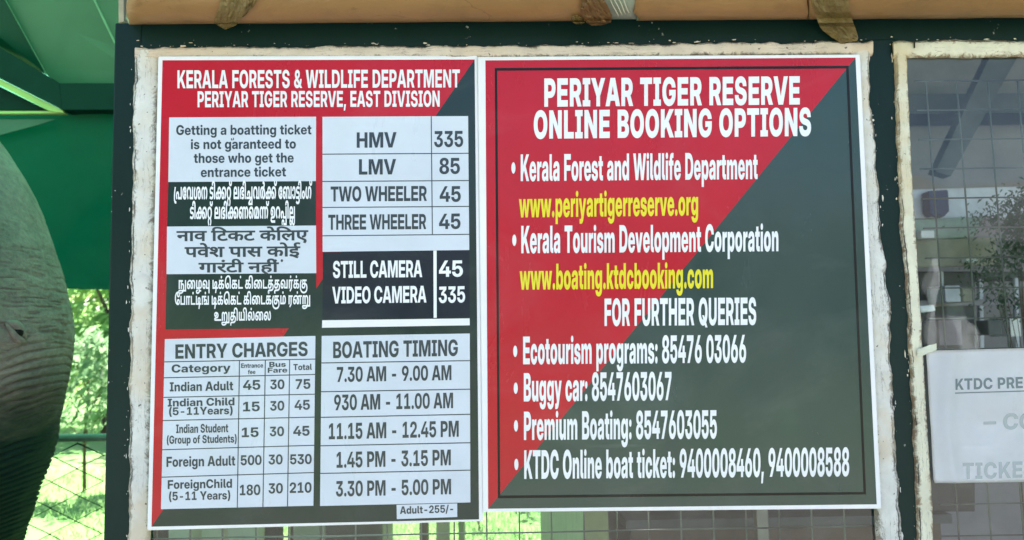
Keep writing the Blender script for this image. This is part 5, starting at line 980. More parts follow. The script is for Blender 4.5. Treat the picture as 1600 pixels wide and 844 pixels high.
  64: [304,[281,170,-1,-26,-2,-23,-4,-23,-5,-20,-8,-19,-9,-17,-12,-14,-14,-13,-16,-9,-19,-7,-22,-5,-25,-1,-22,1,-20,3,-17,6,-15,8,-13,9,-11,11,-9,11,-8,13,-6,13,-5,14,-4,14,-3,14,82,14,3,-11,3,-10,3,-11,4,-11,5,-9,7,-8,7,-6,9,-3,11,-2,12,2,10,4,8,8,7,11,6,13,4,16,3,18,2,21,0,47,-2,20,-3,18,-4,16,-6,13,-7,10,-8,8,-10,4,-11,2,-10,-1,-8,-4,-8,-5,-6,-7,-5,-9,-5,-10,-4,-11,-3,-11,-2,-12,-82,14,4,15,5,14,6,13,7,14,8,12,10,12,11,10,13,9,15,8,17,5,19,3,22,1,23,-1,21,-4,19,-8,15,-10,14,-12,11,-14,9,-17,7,-18,5,-21,4,-22,2,-23]],
  184: [318,[159,344,29,-1,27,-3,26,-4,24,-7,22,-8,21,-9,-34,-56,-18,8,-17,6,-17,5,-18,4,-19,2,-37,0,-13,-2,-10,-3,-9,-4,-7,-5,-6,-6,-4,-6,-2,-7,0,-12,1,-6,1,-4,4,-8,3,-3,6,-5,8,-3,7,-2,20,-2,27,0,25,-2,22,-3,18,-5,17,-7,14,-9,11,-11,7,-8,6,-9,4,-11,3,-11,2,-11,0,-12,-1,-18,-5,-16,-8,-16,-11,-15,-15,-13,-19,-11,-22,-8,-26,-5,-30,-2,-147,0,0,61,135,0,16,1,13,1,11,2,8,3,7,4,5,5,6,12,1,4,0,15,-1,5,-4,10,-4,4,-4,3,-5,3,-5,2,-6,2,-7,1,-8,1,-25,0,-26,2,-23,3,-22,5,-18,7,-16,9,-12,12,-6,8,-5,9,-4,10,-3,10,-2,12,-1,12,2,20,6,18,9,16,12,15,16,13,20,10,23,8,27,5],[159,-151,-20,0,-38,4,-18,3,-16,4,-16,5,-30,12,-13,7,32,56,12,-6,12,-5,11,-5,11,-4,12,-3,26,-4,14,-1,15,-1,16,1,14,2,12,3,9,4,7,5,5,6,4,7,2,7,1,7,-2,11,-3,10,-6,9,-8,7,-9,6,-9,5,49,48,13,-6,11,-7,11,-8,10,-10,8,-10,7,-11,5,-13,3,-15,1,-16,-2,-20,-5,-18,-10,-17,-12,-14,-17,-12,-19,-10,-23,-7,-27,-5]],
  6: [270,[135,-7,-23,1,-21,5,-19,8,-16,11,-14,14,-10,16,-8,18,-5,20,-1,22,1,22,5,21,9,18,11,16,13,13,17,11,18,8,20,5,22,1,23,-1,21,-5,18,-8,16,-10,14,-14,11,-15,8,-19,5,-20,2,-23,-2,-22,-5,-21,-8,-18,-11,-16,-14,-14,-16,-10,-18,-8,-21,-5],[134,164,-11,-2,-10,-4,-8,-7,-7,-11,-4,-14,-1,-19,1,-17,4,-14,7,-10,8,-8,10,-4,12,-2,11,2,10,4,9,7,6,11,4,14,1,18,-1,18,-4,14,-6,11,-9,7,-10,4]],
  25: [509,[343,344,29,-2,26,-6,23,-11,20,-15,17,-18,13,-22,10,-26,5,-29,2,-32,-1,-26,-3,-24,-4,-24,-7,-22,-8,-20,-9,-20,-11,-19,-13,-18,-14,-18,-62,41,11,16,9,15,8,16,7,15,10,32,4,34,1,18,-1,22,-3,20,-4,16,-7,14,-7,12,-9,8,-9,6,-11,4,-11,1,-16,-2,-12,-6,-5,-5,-4,-6,-4,-7,-3,-9,-2,-9,-1,-12,-1,-15,0,-70,-1,-16,-1,-15,-1,-14,-6,-26,-4,-11,-5,-11,-6,-10,-7,-9,-12,-11,-14,-9,-15,-7,-17,-5,-19,-3,-22,-1,-29,2,-25,7,-23,11,-20,15,-17,19,-13,22,-10,26,-6,28,-2,32,1,27,3,24,5,24,7,22,8,20,10,20,11,18,12,18,14,17,61,-41,-11,-15,-9,-15,-8,-16,-6,-15,-6,-16,-4,-16,-3,-17,-2,-17,0,-41,3,-20,5,-17,6,-14,7,-11,8,-8,10,-6,10,-4,10,-1,9,1,8,1,7,3,6,4,10,10,3,7,3,8,2,10,1,11,1,15,0,69,1,25,3,23,5,21,7,18,9,15,12,14,11,10,12,8,14,7,16,5,18,3]],
  37: [771,[210,344,29,-1,26,-5,23,-8,20,-12,18,-15,18,-18,-23,10,14,16,15,12,16,10,18,6,18,4,20,1,21,-1,18,-4,17,-6,14,-9,13,-11,13,-13,-9,0,14,14,15,12,16,8,17,6,19,3,20,1,28,-2,26,-7,22,-11,19,-16,16,-19,12,-22,10,-26,5,-28,2,-30,-1,-26,-3,-25,-5,-24,-7,-22,-8,-21,-20,-38,-12,-18,-13,-16,-63,40,20,32,8,15,7,16,5,16,4,16,3,16,2,16,1,17,-1,23,-3,20,-5,17,-7,14,-8,11,-9,9,-10,7,-11,3,-12,2,-10,-2,-6,-2,-6,-3,-5,-3,-5,-4,-6,-8,-4,-8,-2,-11,-2,-13,-1,-17,0,-212,-81,0,0,214,-1,16,-2,12,-2,10,-4,8,-5,8,-10,8,-5,3,-7,2,-16,2,-8,-1,-7,-1,-12,-6,-6,-4,-4,-4,-6,-8,-4,-9,-2,-9,-2,-12,-1,-16,0,-213,-82,0,0,196,-2,21,-4,16,-4,13,-6,10,-6,7,-7,6,-7,5,-8,3,-9,3,-12,2,-13,0,-21,-1,-19,-5,-18,-8,-16,-12,-14,-15,-11,-19,-9,-22,-5,-26,-1,-29,0,-26,2,-19,3,-14,5,-11,5,-9,6,-7,7,-4,7,-2,7,-1,12,2,5,3,4,4,4,5,3,7,2,8,1,9,0,10,-1,16,-2,12,-5,9,-7,7,-8,4,-12,1,-11,-1,-12,-4,-11,-6,-11,-8,-12,-11,-11,-14,-9,57,10,10,14,11,16,10,18,8,19,5,21,1,19,-1,17,-4,15,-7,13,-10,10,-12,8,-14,6,-16,3,-18,1,-20,-1,-23,-4,-20,-7,-18,-10,-15,-12,-13,-15,-10,-16,-7,-19,-5,-22,-1,-20,1,-20,6,-18,8,-17,12,-15,16,-13,21,-9,24,-6,30,-2,34,3,42,8,37,14,32,19,27,22,22,27,17,30,13,32,7]],
  71: [414,[142,-7,-21,2,-19,5,-19,8,-17,12,-15,16,-12,20,-10,25,-6,29,-1,34,1,29,5,27,7,26,11,23,13,21,16,19,18,16,21,14,23,11,25,8,28,5,29,1,28,-1,26,-5,23,-7,21,-10,18,-12,15,-15,14,-17,10,-18,9,-20,6,-21,3,-23,1,-24,-1,-26,-3,-24,-6,-22,-8,-21,-10,-19,-11,-18,-12,-17,-14,-16,-15,-16,-56,42,9,12,10,13,16,26,6,15,5,15,4,16,2,19,1,20,-1,22,-4,19,-6,18,-8,16,-11,13,-13,10,-16,8,-18,4,-21,2,-22,-2,-21,-6,-18,-10,-17,-14,-13,-17,-11,-20,-8,-22,-5,-23,-1,-26,0,-22,2,-19,3,-15,5,-11,5,-9,6,-6,7,-5,7,-2,7,-1,12,2,5,3,4,4,4,5,3,7,2,7,1,9,0,10,-1,16,-2,13,-5,9,-6,7,-9,4,-12,1,-11,-1,-12,-4,-11,-6,-11,-8,-12,-12,-11,-13,-9,57,10,10,14,11,15,10,18,8,19,5,21,1,19,-1,17,-4,15,-7,13,-10,10,-12,9,-14,6,-16,3,-18,1,-20,-1,-23,-4,-20,-7,-18,-10,-15,-12,-13,-14,-10,-17,-7,-19,-5]],
  48: [431,[211,344,32,-1,29,-4,25,-7,22,-9,19,-11,16,-12,10,-11,9,-11,8,-13,6,-14,5,-15,3,-17,3,-19,2,-21,0,-179,-369,0,0,181,2,20,3,19,3,16,5,16,6,14,16,24,10,10,16,13,18,11,20,9,23,6,27,4],[167,282,-9,-1,-8,-3,-7,-5,-7,-6,-7,-8,-5,-10,-4,-9,-3,-10,-2,-11,-2,-13,-1,-15,0,-151,-17,1,19,20,17,21,16,22,14,22,13,22,10,22,7,22,5,22,1,22,0,9,-1,8,-1,7,-2,6,-3,6,-4,4,-5,3,-6,2],[278,220,-1,-19,-3,-18,-6,-19,-7,-18,-8,-18,-22,-36,-14,-18,-14,-19,-15,4,9,0,9,1,10,1,103,0,0,126,-3,20,-4,17,-5,15,-7,13,-9,11,-10,9,-13,9,-14,7,1,1,6,-7,5,-10,4,-11,4,-12,3,-14]],
  203: [698,[349,344,21,-1,18,-4,17,-6,14,-9,14,-11,12,-13,-9,1,15,14,14,11,16,8,17,6,19,3,21,1,28,-2,25,-7,22,-11,19,-16,16,-19,13,-22,9,-26,6,-28,2,-30,-1,-26,-3,-25,-5,-23,-6,-22,-8,-20,-10,-20,-11,-19,-12,-18,-14,-17,-62,41,10,16,10,15,8,16,6,15,6,16,4,16,3,16,2,16,0,17,-1,22,-3,20,-4,17,-7,14,-8,12,-9,9,-10,6,-12,4,-12,2,-5,-1,-6,-1,-5,-1,-6,-3,-5,-3,-4,-4,-6,-7,-4,-9,-2,-10,-2,-13,-1,-16,0,-215,-81,0,0,197,-1,18,-1,15,-2,12,-2,10,-4,8,-5,8,-5,4,-4,4,-6,3,-6,2,-16,2,-16,-2,-12,-6,-10,-8,-5,-8,-4,-8,-3,-10,-2,-12,-1,-16,-1,-20,0,-193,-81,0,0,223,-1,14,-2,11,-6,16,-5,7,-3,3,-4,3,-4,2,-6,2,-7,1,-8,1,-10,-2,-10,-3,-10,-6,-10,-8,-8,-11,-7,-14,-6,-17,-3,-20,-1,-24,0,-17,2,-17,3,-16,4,-16,5,-16,7,-16,8,-16,9,-15,11,-15,-62,-41,-26,36,-11,19,-10,20,-8,20,-6,22,-5,22,-3,24,-1,24,2,30,5,29,9,26,13,23,16,19,20,16,23,12,26,7,30,2,14,0,13,-2,12,-2,10,-4,10,-5,9,-6,9,-7,9,-8,9,-9,-10,-5,15,15,15,13,16,9,16,6,18,4]],
  13: [400,[200,344,32,-1,28,-5,25,-8,21,-11,18,-12,16,-15,13,-17,10,-18,7,-19,6,-20,3,-19,1,-21,-2,-29,-3,-26,-7,-24,-9,-21,-13,-19,-16,-16,-13,-10,-15,-9,-15,-7,-17,-6,-17,-4,-18,-3,-40,-4,-42,0,-9,-1,-8,0,-6,-1,-15,-6,-3,-4,-3,-3,-2,-4,-1,-5,0,-9,1,-4,2,-4,2,-3,3,-4,3,-3,5,-2,6,-2,7,-1,10,-1,12,-1,212,0,0,-63,-204,0,-23,1,-21,2,-18,3,-17,4,-13,5,-12,6,-11,8,-9,10,-8,11,-5,12,-3,13,-1,15,1,14,3,14,5,13,8,12,10,11,12,9,11,6,13,5,14,3,16,3,19,2,19,0,22,1,18,1,17,2,14,3,13,3,11,5,9,5,8,6,7,6,8,11,6,12,4,14,3,14,2,16,0,28,-2,12,-3,12,-4,13,-5,11,-7,11,-8,10,-11,9,-13,7,-15,5,-17,3,-19,1,-13,0,-11,-2,-12,-2,-11,-3,-10,-3,-9,-5,-9,-6,-7,-6,-7,-7,-6,-8,-4,-9,-3,-9,0,-8,-1,-1,0,-4,-2,-8,0,-5,-1,-6,0,-8,1,-15,3,-13,5,-10,7,-8,9,-5,10,-1,9,1,7,3,5,6,4,8,2,9,0,18,-1,7,-2,6,-2,5,-3,4,-4,4,-10,4,-16,0,-9,-2,-8,-2,-7,-3,-8,-3,-7,-4,-47,5,9,10,10,9,11,10,13,9,13,7,15,7,14,5,15,3,15,1,18,-2,16,-4,14,-6,11,-9,10,-11,7,-12,5,-14,3,-15,1,-16,-2,-16,-3,-16,-6,-14,-8,-14,-11,-11,-13,-10,-17,-7,-19,-4,-22,-2,-20,2,-18,4,-16,8,-15,10,-12,14,-9,16,-8,19,-4,21,-1,23,1,21,4,21,7,19,10,18,12,16,14,15,17,13,19,11,21,8,23,6,24,4]],
  51: [389,[195,344,30,-1,27,-5,23,-8,21,-10,18,-13,15,-15,12,-18,10,-18,8,-20,5,-21,3,-21,1,-22,-1,-26,-4,-24,-5,-22,-8,-21,-9,-19,-11,-18,-13,-18,-14,-16,-15,-15,-58,41,10,12,18,26,14,28,5,16,4,17,2,18,1,21,-2,21,-3,19,-6,18,-9,15,-10,13,-12,10,-14,8,-15,4,-16,2,-18,-1,-16,-5,-15,-7,-12,-10,-11,-13,-8,-15,-7,-18,-4,-19,-1,-21,1,-19,2,-18,3,-17,5,-15,6,-15,7,-14,9,-14,9,-13,11,-14,-58,-42,-15,16,-13,16,-13,17,-11,19,-9,19,-8,21,-6,23,-3,24,-1,26,1,21,3,21,6,20,7,20,10,18,13,18,15,15,19,13,20,11,24,8,27,5]],
  208: [508,[193,-31,22,-1,19,-4,16,-6,14,-9,11,-9,8,-12,6,-12,3,-13,1,-14,0,-10,-4,-16,-3,-6,-3,-7,-3,-5,-6,19,118,0,0,179,82,0,0,-236,-232,0,-24,34,3,5,2,5,1,7,1,6,1,7,0,7,-1,11,-3,10,-4,7,-7,6,-7,3,-10,1,-10,-1,-7,-4,-7,-5,-4,-8,-3,-10,-1,-11,1,-10,4,-18,4,-8,3,-7,3,-6,-55,-24,-14,24,-6,13,-5,13,-2,15,-1,16,1,17,4,14,8,14,9,11,12,10,14,8,16,6,17,3],[141,217,27,-2,23,-5,20,-9,16,-12,13,-14,10,-16,7,-17,4,-18,2,-18,-1,-13,-2,-12,-8,-22,-4,-9,-3,-8,-7,19,154,0,0,276,82,0,0,-337,-280,0,-28,35,4,8,4,9,4,10,3,12,2,13,0,14,-1,15,-3,13,-6,11,-8,9,-10,6,-13,1,-10,0,-8,-3,-7,-4,-6,-5,-5,-6,-3,-8,-3,-9,-1,-9,-1,-10,1,-18,3,-15,10,-24,6,-11,5,-10,-66,-31,-11,17,-10,17,-8,18,-6,18,-4,20,-1,22,2,22,5,19,8,18,12,15,15,13,17,11,19,8,22,5]],
  222: [491,[173,344,23,-1,21,-3,19,-6,16,-8,15,-10,12,-12,12,-16,9,-16,6,-18,4,-19,3,-23,1,-27,0,-57,-200,0,0,-67,261,0,0,276,81,0,0,-337,-149,0,-10,1,-10,0,-10,1,-173,0,-11,-1,-20,0,-9,-1,-32,0,0,186,2,29,3,25,5,20,6,16,9,15,9,13,13,12,14,10,17,8,19,6,21,3],[173,283,-20,-2,-15,-8,-11,-13,-7,-18,-5,-20,-1,-25,0,-7,118,0,0,7,-1,25,-5,21,-8,17,-11,13,-15,8],[345,-202,-16,1,-15,2,-13,4,-11,5,-11,6,-9,7,-9,10,-7,12,-5,14,-3,15,-2,17,-1,19,0,19,-1,13,-2,12,-3,11,-5,10,-7,8,-5,5,-14,8,-8,2,-9,2,-10,0,-10,-1,-10,-2,-10,-3,-10,-6,-8,-7,-8,-9,-7,-12,-4,-14,-3,-17,0,-28,1,-14,1,-12,3,-9,3,-7,4,-5,4,-4,8,-4,4,0,7,1,6,2,5,4,3,6,3,8,0,21,-3,8,-3,6,-6,5,-7,2,-9,1,-9,-1,-10,-3,-8,-6,-9,-7,-9,-8,-9,-9,-12,41,12,11,13,10,13,8,14,7,15,4,17,2,22,-3,18,-7,13,-13,9,-16,6,-20,2,-22,-3,-23,-6,-20,-11,-16,-16,-12,-21,-7,-26,-2,-26,3,-22,10,-18,16,-14,22,-8,27,-2,32,1,22,4,20,6,17,8,16,10,14,12,12,13,10,15,8,15,6,17,4,17,3,17,1,20,0,7,-1,7,0,6,-1,7,-1,6,-2,7,-2,24,-12,10,-8,10,-9,8,-11,8,-13,5,-16,3,-18,1,-22,0,-31,1,-9,1,-7,2,-7,2,-6,4,-5,8,-6,4,-2,6,-1,6,0,11,1,10,5,9,9,6,13,4,17,1,23,0,18,-3,17,-4,16,-6,15,-7,14,-9,14,55,33,12,-18,11,-19,9,-20,6,-21,4,-24,2,-25,-2,-23,-4,-22,-7,-19,-10,-17,-12,-14,-15,-11,-18,-9,-21,-5]],
 },
 'D': {
  44: [333,[0,373,341,0,0,-42,-61,0,0,-331,-49,0,0,179,-109,0,0,-33,-1,-10,-2,-8,-5,-7,-6,-4,-8,-3,-8,-1,-10,1,-10,4,-11,7,-10,9,-9,11,-8,11,-7,12,-4,11,-1,12,1,8,3,8,4,6,7,5,10,2,12,1,172,0,0,110,-231,0]],
  66: [155,[102,331,0,-331,-49,0,0,331,-53,0,0,42,164,0,0,-42]],
  57: [334,[343,331,-63,0,0,-331,-48,0,0,99,-11,-7,-13,-6,-14,-6,-16,-5,-18,-3,-20,-1,-21,1,-19,4,-18,7,-15,10,-14,12,-11,13,-8,16,-5,18,-1,20,3,31,12,27,19,21,26,15,30,9,35,3,19,0,16,-2,7,-1,7,0,6,-1,4,-2,-3,-43,-8,1,-8,2,-9,1,-10,1,-9,0,-10,1,-23,-2,-19,-6,-16,-9,-11,-12,-7,-15,-3,-19,2,-18,7,-15,10,-12,14,-8,15,-5,17,-1,20,1,18,5,16,7,14,10,12,10,11,10,0,175,-232,0,0,42,343,0]],
  3: [156],
  67: [155,[53,331,-53,0,0,42,48,0,-4,9,-4,10,-4,9,-4,22,0,11,4,30,11,25,20,20,25,16,31,9,37,4,54,-6,50,-15,46,-25,41,-34,38,-41,33,-48,-50,0,-63,70,-68,41,-71,14,-26,-2,-22,-5,-18,-10,-13,-14,-8,-16,-3,-19,1,-11,2,-11,3,-9,4,-9,4,-8,5,-7,65,0,0,-42,-62,0,0,-331,-49,0]],
  35: [302,[311,331,-88,0,0,-122,-52,0,-16,-2,-13,-2,-13,-4,-11,-5,-9,-5,-19,-17,-11,-21,-3,-24,1,-18,4,-16,8,-14,10,-11,11,-9,13,-8,15,-5,15,-3,17,-1,20,1,19,3,16,4,15,6,16,6,17,9,16,-45,-36,-14,-20,-6,-20,-4,-20,-3,-21,-1,-27,2,-25,5,-22,9,-21,12,-17,15,-14,18,-10,21,-6,23,-2,27,2,25,7,22,11,19,15,16,18,14,21,10,22,8,24,4,25,2,1,0,0,79,-174,0,0,42,311,0]],
  25: [457,[466,331,-195,0,0,-122,21,17,23,10,26,3,25,-2,21,-9,18,-14,14,-18,8,-24,3,-29,-1,-18,-3,-20,-5,-20,-8,-21,-10,-20,-12,-21,-44,25,10,13,8,15,7,16,5,17,4,17,1,16,-2,17,-4,14,-6,11,-9,8,-11,4,-13,2,-22,-5,-22,-14,-22,-24,0,-155,-48,0,0,104,-11,-7,-12,-8,-13,-7,-15,-6,-17,-4,-19,-1,-19,1,-18,4,-17,6,-15,9,-13,12,-11,14,-9,16,-5,19,-1,22,3,30,11,25,19,21,24,16,28,9,33,3,10,0,10,-1,22,-2,8,-1,7,-2,-3,-43,-7,1,-8,2,-9,1,-10,1,-9,0,-8,1,-21,-2,-18,-5,-15,-9,-10,-12,-7,-14,-2,-18,2,-19,6,-16,10,-12,13,-8,14,-5,16,-2,17,1,15,4,15,7,13,9,26,22,0,175,-223,0,0,42,466,0]],
  75: [0,[-101,369,-9,29,-8,25,-8,21,-9,16,-9,13,-10,9,-10,7,-12,4,-13,1,-8,0,-8,-1,-14,-4,-12,-4,-14,44,16,5,18,3,20,1,21,-2,19,-5,16,-9,16,-12,14,-18,13,-22,12,-28,12,-33,12,-40]],
  54: [407,[0,331,0,42,416,0,0,-42,-63,0,0,-331,-48,0,0,213,-3,0,-3,1,-3,0,-9,-1,-10,-3,-10,-4,-10,-6,-9,-8,-10,-12,-9,-14,-8,-19,-7,-22,-47,14,6,18,6,16,8,15,-10,7,-10,5,-9,5,-10,4,-11,2,-12,1,-14,-2,-13,-4,-10,-8,-7,-10,-4,-12,-1,-13,1,-15,4,-15,7,-14,10,-14,13,-14,15,-15,18,-16,19,-17,22,-19,-32,-31,-23,19,-21,20,-20,18,-17,18,-16,19,-12,18,-10,19,-5,20,-2,21,2,20,5,17,8,15,10,12,13,10,14,7,14,5,15,4,14,1,18,-1,16,-3,15,-5,14,-7,14,-8,13,-10,26,19,29,11,32,4,6,0,0,75]],
  19: [332,[341,331,-57,0,0,-122,-2,-16,-2,-14,-4,-11,-5,-11,-6,-9,-18,-17,-24,-11,-29,-5,-10,45,9,1,14,4,6,3,5,3,4,4,4,5,4,6,2,7,2,8,1,12,1,15,0,103,-140,0,0,-136,1,-15,1,-13,1,-11,3,-10,4,-8,4,-7,6,-7,8,-7,9,-6,10,-7,13,-8,66,-37,23,-14,18,-14,13,-13,9,-14,5,-17,2,-19,-1,-16,-4,-15,-5,-14,-7,-13,-6,-11,-6,-9,-43,25,10,16,5,9,4,9,2,9,1,9,-2,14,-3,6,-4,6,-7,6,-8,7,-11,8,-15,9,-18,11,-52,30,-15,9,-13,9,-12,10,-10,11,-8,11,-7,13,-5,17,-4,21,-1,25,0,141,-47,0,0,42,341,0]],
  46: [341,[287,331,0,-331,-48,0,0,115,-12,-8,-26,-12,-14,-4,-17,-3,-18,0,-15,1,-15,2,-13,5,-12,6,-11,7,-9,7,-9,12,-8,13,-5,13,-4,17,-3,20,-1,24,0,116,-47,0,0,42,350,0,0,-42],[239,331,-143,0,0,-125,1,-13,1,-11,1,-9,4,-14,3,-5,8,-10,11,-8,15,-4,18,-2,15,1,15,4,15,7,13,8,12,8,11,10]],
  58: [408,[73,113,-13,2,-12,3,-10,6,-8,8,-4,10,-2,11,1,11,4,8,6,7,8,5,9,3,10,1,8,0,7,-2,8,-2,8,-4,10,-6,12,-8,18,8,17,12,14,15,10,19,7,21,2,25,-2,21,-6,18,-10,15,-13,11,-15,6,-18,3,-11,-1,-9,-3,-7,-4,-5,-7,-3,-7,-1,-8,0,-7,2,-6,3,-7,6,-7,7,-5,10,-6,14,-4,16,-3,21,-1,-10,-42,-35,5,-28,9,-21,14,-16,18,-9,20,-3,22,2,19,7,17,12,14,16,11,21,6,24,2,19,-1,17,-5,17,-7,16,-10,13,-12,11,-16,9,-19,5,-21,1,-24,-2,-27,-7,-25,-11,-24,-16,-22,-19,-18,-23,-15,36,-34,17,-18,16,-19,14,-18,13,-18,-38,-27,-20,28,-18,23,-18,20,-16,18,-15,15,-16,13,-22,-2],[355,331,0,-331,-49,0,0,331,-53,0,0,42,164,0,0,-42]],
  60: [406,[352,331,0,-331,-48,0,0,160,-12,-4,-12,-2,-11,-2,-12,-1,-46,0,-36,4,-18,3,-16,4,-14,4,-8,-5,-9,-5,-10,-4,18,-21,19,-22,21,-21,23,-22,23,-21,24,-20,-32,-32,-22,19,-42,40,-19,20,-17,19,-16,18,-14,16,-12,15,-10,14,-8,11,-9,18,-2,7,-1,7,0,7,1,7,3,8,5,7,7,5,10,4,12,1,10,-1,9,-2,7,-4,8,-5,6,-7,7,-7,7,8,6,10,4,11,4,24,0,23,-1,11,-1,10,-2,9,-3,8,-2,7,-121,0,0,42,415,0,0,-42],[221,193,16,0,14,1,39,6,14,3,0,128,-135,0,2,-8,3,-8,2,-8,1,-10,2,-22,-1,-16,-2,-15,-3,-13,-4,-12,-5,-10,-7,-9,21,-4,22,-2]],
  79: [155,[102,331,0,-331,-49,0,0,331,-53,0,0,42,164,0,0,-42],[54,369,-8,29,-9,25,-8,21,-8,16,-9,13,-10,9,-11,7,-12,4,-13,1,-8,0,-8,-1,-14,-4,-12,-4,-14,44,16,5,19,3,20,1,20,-2,19,-5,17,-9,15,-12,14,-18,13,-22,13,-28,12,-33,11,-40]],
  12: [295,[163,133,-12,0,-12,-2,-11,-2,-11,-3,-11,-4,-9,-4,-18,12,-16,13,-14,15,-10,16,-7,18,-2,19,1,11,2,9,3,9,4,8,12,12,10,6,11,5,12,3,13,3,16,1,19,1,55,0,0,52,-188,0,0,42,303,0,0,-42,-66,0,0,-95,-130,0,-7,-1,-5,-2,-8,-4,-5,-6,-3,-7,-1,-8,1,-9,3,-8,4,-7,18,-18,19,6,21,3,21,1,28,-2,25,-8,21,-12,16,-17,10,-20,3,-25,-3,-24,-8,-20,-14,-17,-19,-13,-23,-10,-28,-6,12,-4,12,-5,13,-4,12,-5,14,-4,13,-4,-20,-42,-22,11,-22,10,-21,12,-21,11,-19,11,-18,12,-22,2,-19,3,-15,5,-12,7,-7,9,-2,12,1,8,2,8,5,6,6,5,8,3,10,1,8,-1,8,-2,18,-9,10,-7,11,-9,6,-1,9,0,26,1,22,4,17,7,13,10,8,13,3,16,-2,12,-5,10,-8,8,-11,6,-14,4],[176,369,-8,14,-14,30,-4,15,-3,15,-1,14,3,25,9,20,14,16,20,11,22,6,25,3,24,-2,11,-2,11,-3,9,-4,8,-4,-13,-39,-21,9,-8,2,-8,1,-9,0,-15,-1,-12,-5,-10,-7,-7,-10,-4,-12,-1,-13,1,-13,2,-13,5,-12,6,-13,8,-14,9,-14]],
  27: [338,[125,331,0,-191,-1,-9,-3,-8,-4,-7,-5,-5,-7,-3,-9,-1,-10,1,-11,4,-11,7,-11,9,-9,11,-8,11,-6,12,-4,11,-1,12,1,8,2,8,5,6,6,5,10,2,12,1,15,0,0,116,-76,0,0,42,347,0,0,-42,-63,0,0,-331,-48,0,0,331]],
  52: [245,[237,25,-32,-32,-24,19,-22,20,-21,20,-20,20,-18,19,-17,18,-15,16,-13,15,-10,14,-8,11,-9,18,-4,14,0,7,1,7,3,8,5,7,7,5,10,4,12,1,10,-1,9,-2,7,-4,8,-5,6,-7,7,-8,14,9,11,10,9,11,6,13,3,14,2,15,-3,27,-3,9,-2,7,-3,7,-143,0,0,42,254,0,0,-42,-62,0,5,-16,4,-19,1,-21,-2,-21,-4,-19,-8,-16,-9,-14,-12,-13,-15,-12,-16,-10,-17,-9,-19,-9,19,-21,21,-21,23,-22,24,-22,25,-21]],
  6: [0,[-111,463,1,9,3,9,6,7,7,5,8,4,8,1,9,-1,8,-4,6,-5,6,-7,3,-9,1,-9,-1,-9,-3,-8,-6,-7,-6,-6,-8,-3,-9,-2,-8,2,-8,3,-7,6,-6,7,-3,8]],
  68: [155,[-111,369,-6,14,-10,26,-3,13,-1,13,-1,14,3,24,8,22,14,18,19,14,24,8,27,3,23,-2,20,-6,17,-10,16,-13,13,-18,13,-22,11,-26,11,-32,11,-36,66,0,0,-42,-62,0,0,-331,-49,0,0,331,-53,0,0,42,52,0,-11,38,-12,31,-12,23,-14,17,-17,10,-20,3,-15,-2,-12,-5,-10,-8,-7,-11,-4,-13,-1,-16,0,-13,2,-13,8,-22,5,-11,5,-12]],
  61: [319,[193,41,13,5,12,6,10,7,8,8,4,10,2,12,-2,14,-6,12,-10,9,-14,8,-18,4,-24,1,-25,-1,-22,-6,-16,-10,-12,-12,-8,-16,-2,-18,1,-12,2,-12,4,-12,6,-12,9,-13,29,-29,22,-17,25,-20,-32,-32,-34,28,-28,26,-23,26,-16,25,-10,28,-3,30,1,15,3,13,5,12,7,12,8,10,10,9,-14,16,-5,10,-5,11,-3,12,-1,13,1,11,2,9,3,9,5,8,5,6,7,6,9,6,11,5,11,3,13,3,14,1,15,1,80,0,0,52,-217,0,0,42,328,0,0,-42,-63,0,0,-95,-147,0,-6,-1,-10,-4,-4,-2,-5,-6,-3,-7,-1,-8,1,-8,2,-7,3,-6,5,-6,4,-6,6,-5,19,6,20,3,21,1,26,-1,23,-5,19,-7,16,-9,13,-11,9,-12,7,-14,4,-14,2,-15,-3,-22,-6,-19,-12,-17,-15,-14,-20,-11,-24,-8]],
 },
 'T': {
  125: [617,[323,217,21,-1,19,-6,17,-8,16,-12,12,-16,11,-19,7,-24,5,-28,1,-32,-1,-23,-2,-22,-3,-21,-5,-21,-6,-20,-8,-19,-2,-14,-15,-23,-18,-21,-20,-19,-24,-18,-26,-14,-28,-12,-30,-9,-33,-6,-35,-2,-6,0,-28,2,-27,3,-24,6,-21,9,-18,11,-14,13,-11,15,-6,18,-3,20,1,9,2,8,3,8,4,7,5,6,6,5,7,4,7,3,8,2,11,2,15,1,20,1,392,0,0,376,75,0,0,-434,-222,0,-26,5,-215,0,-8,-1,-10,-2,-3,-2,-2,-8,1,-6,3,-5,5,-5,7,-5,9,-4,10,-3,13,-3,13,-1,16,-1,7,0,35,2,31,6,27,10,22,13,20,15,18,18,5,16,9,18,7,20,6,21,4,21,2,22,1,22,-2,32,-4,25,-8,17,-11,11,-13,7,-15,2,-12,0,-10,-3,-10,-4,-9,-6,-9,-7,-10,-8,-3,57,12,8,12,7,13,6,13,5,14,2],[42,0,0,336,299,0,0,-57,-73,0,0,-279,-75,0,0,279,-76,0,0,-279]],
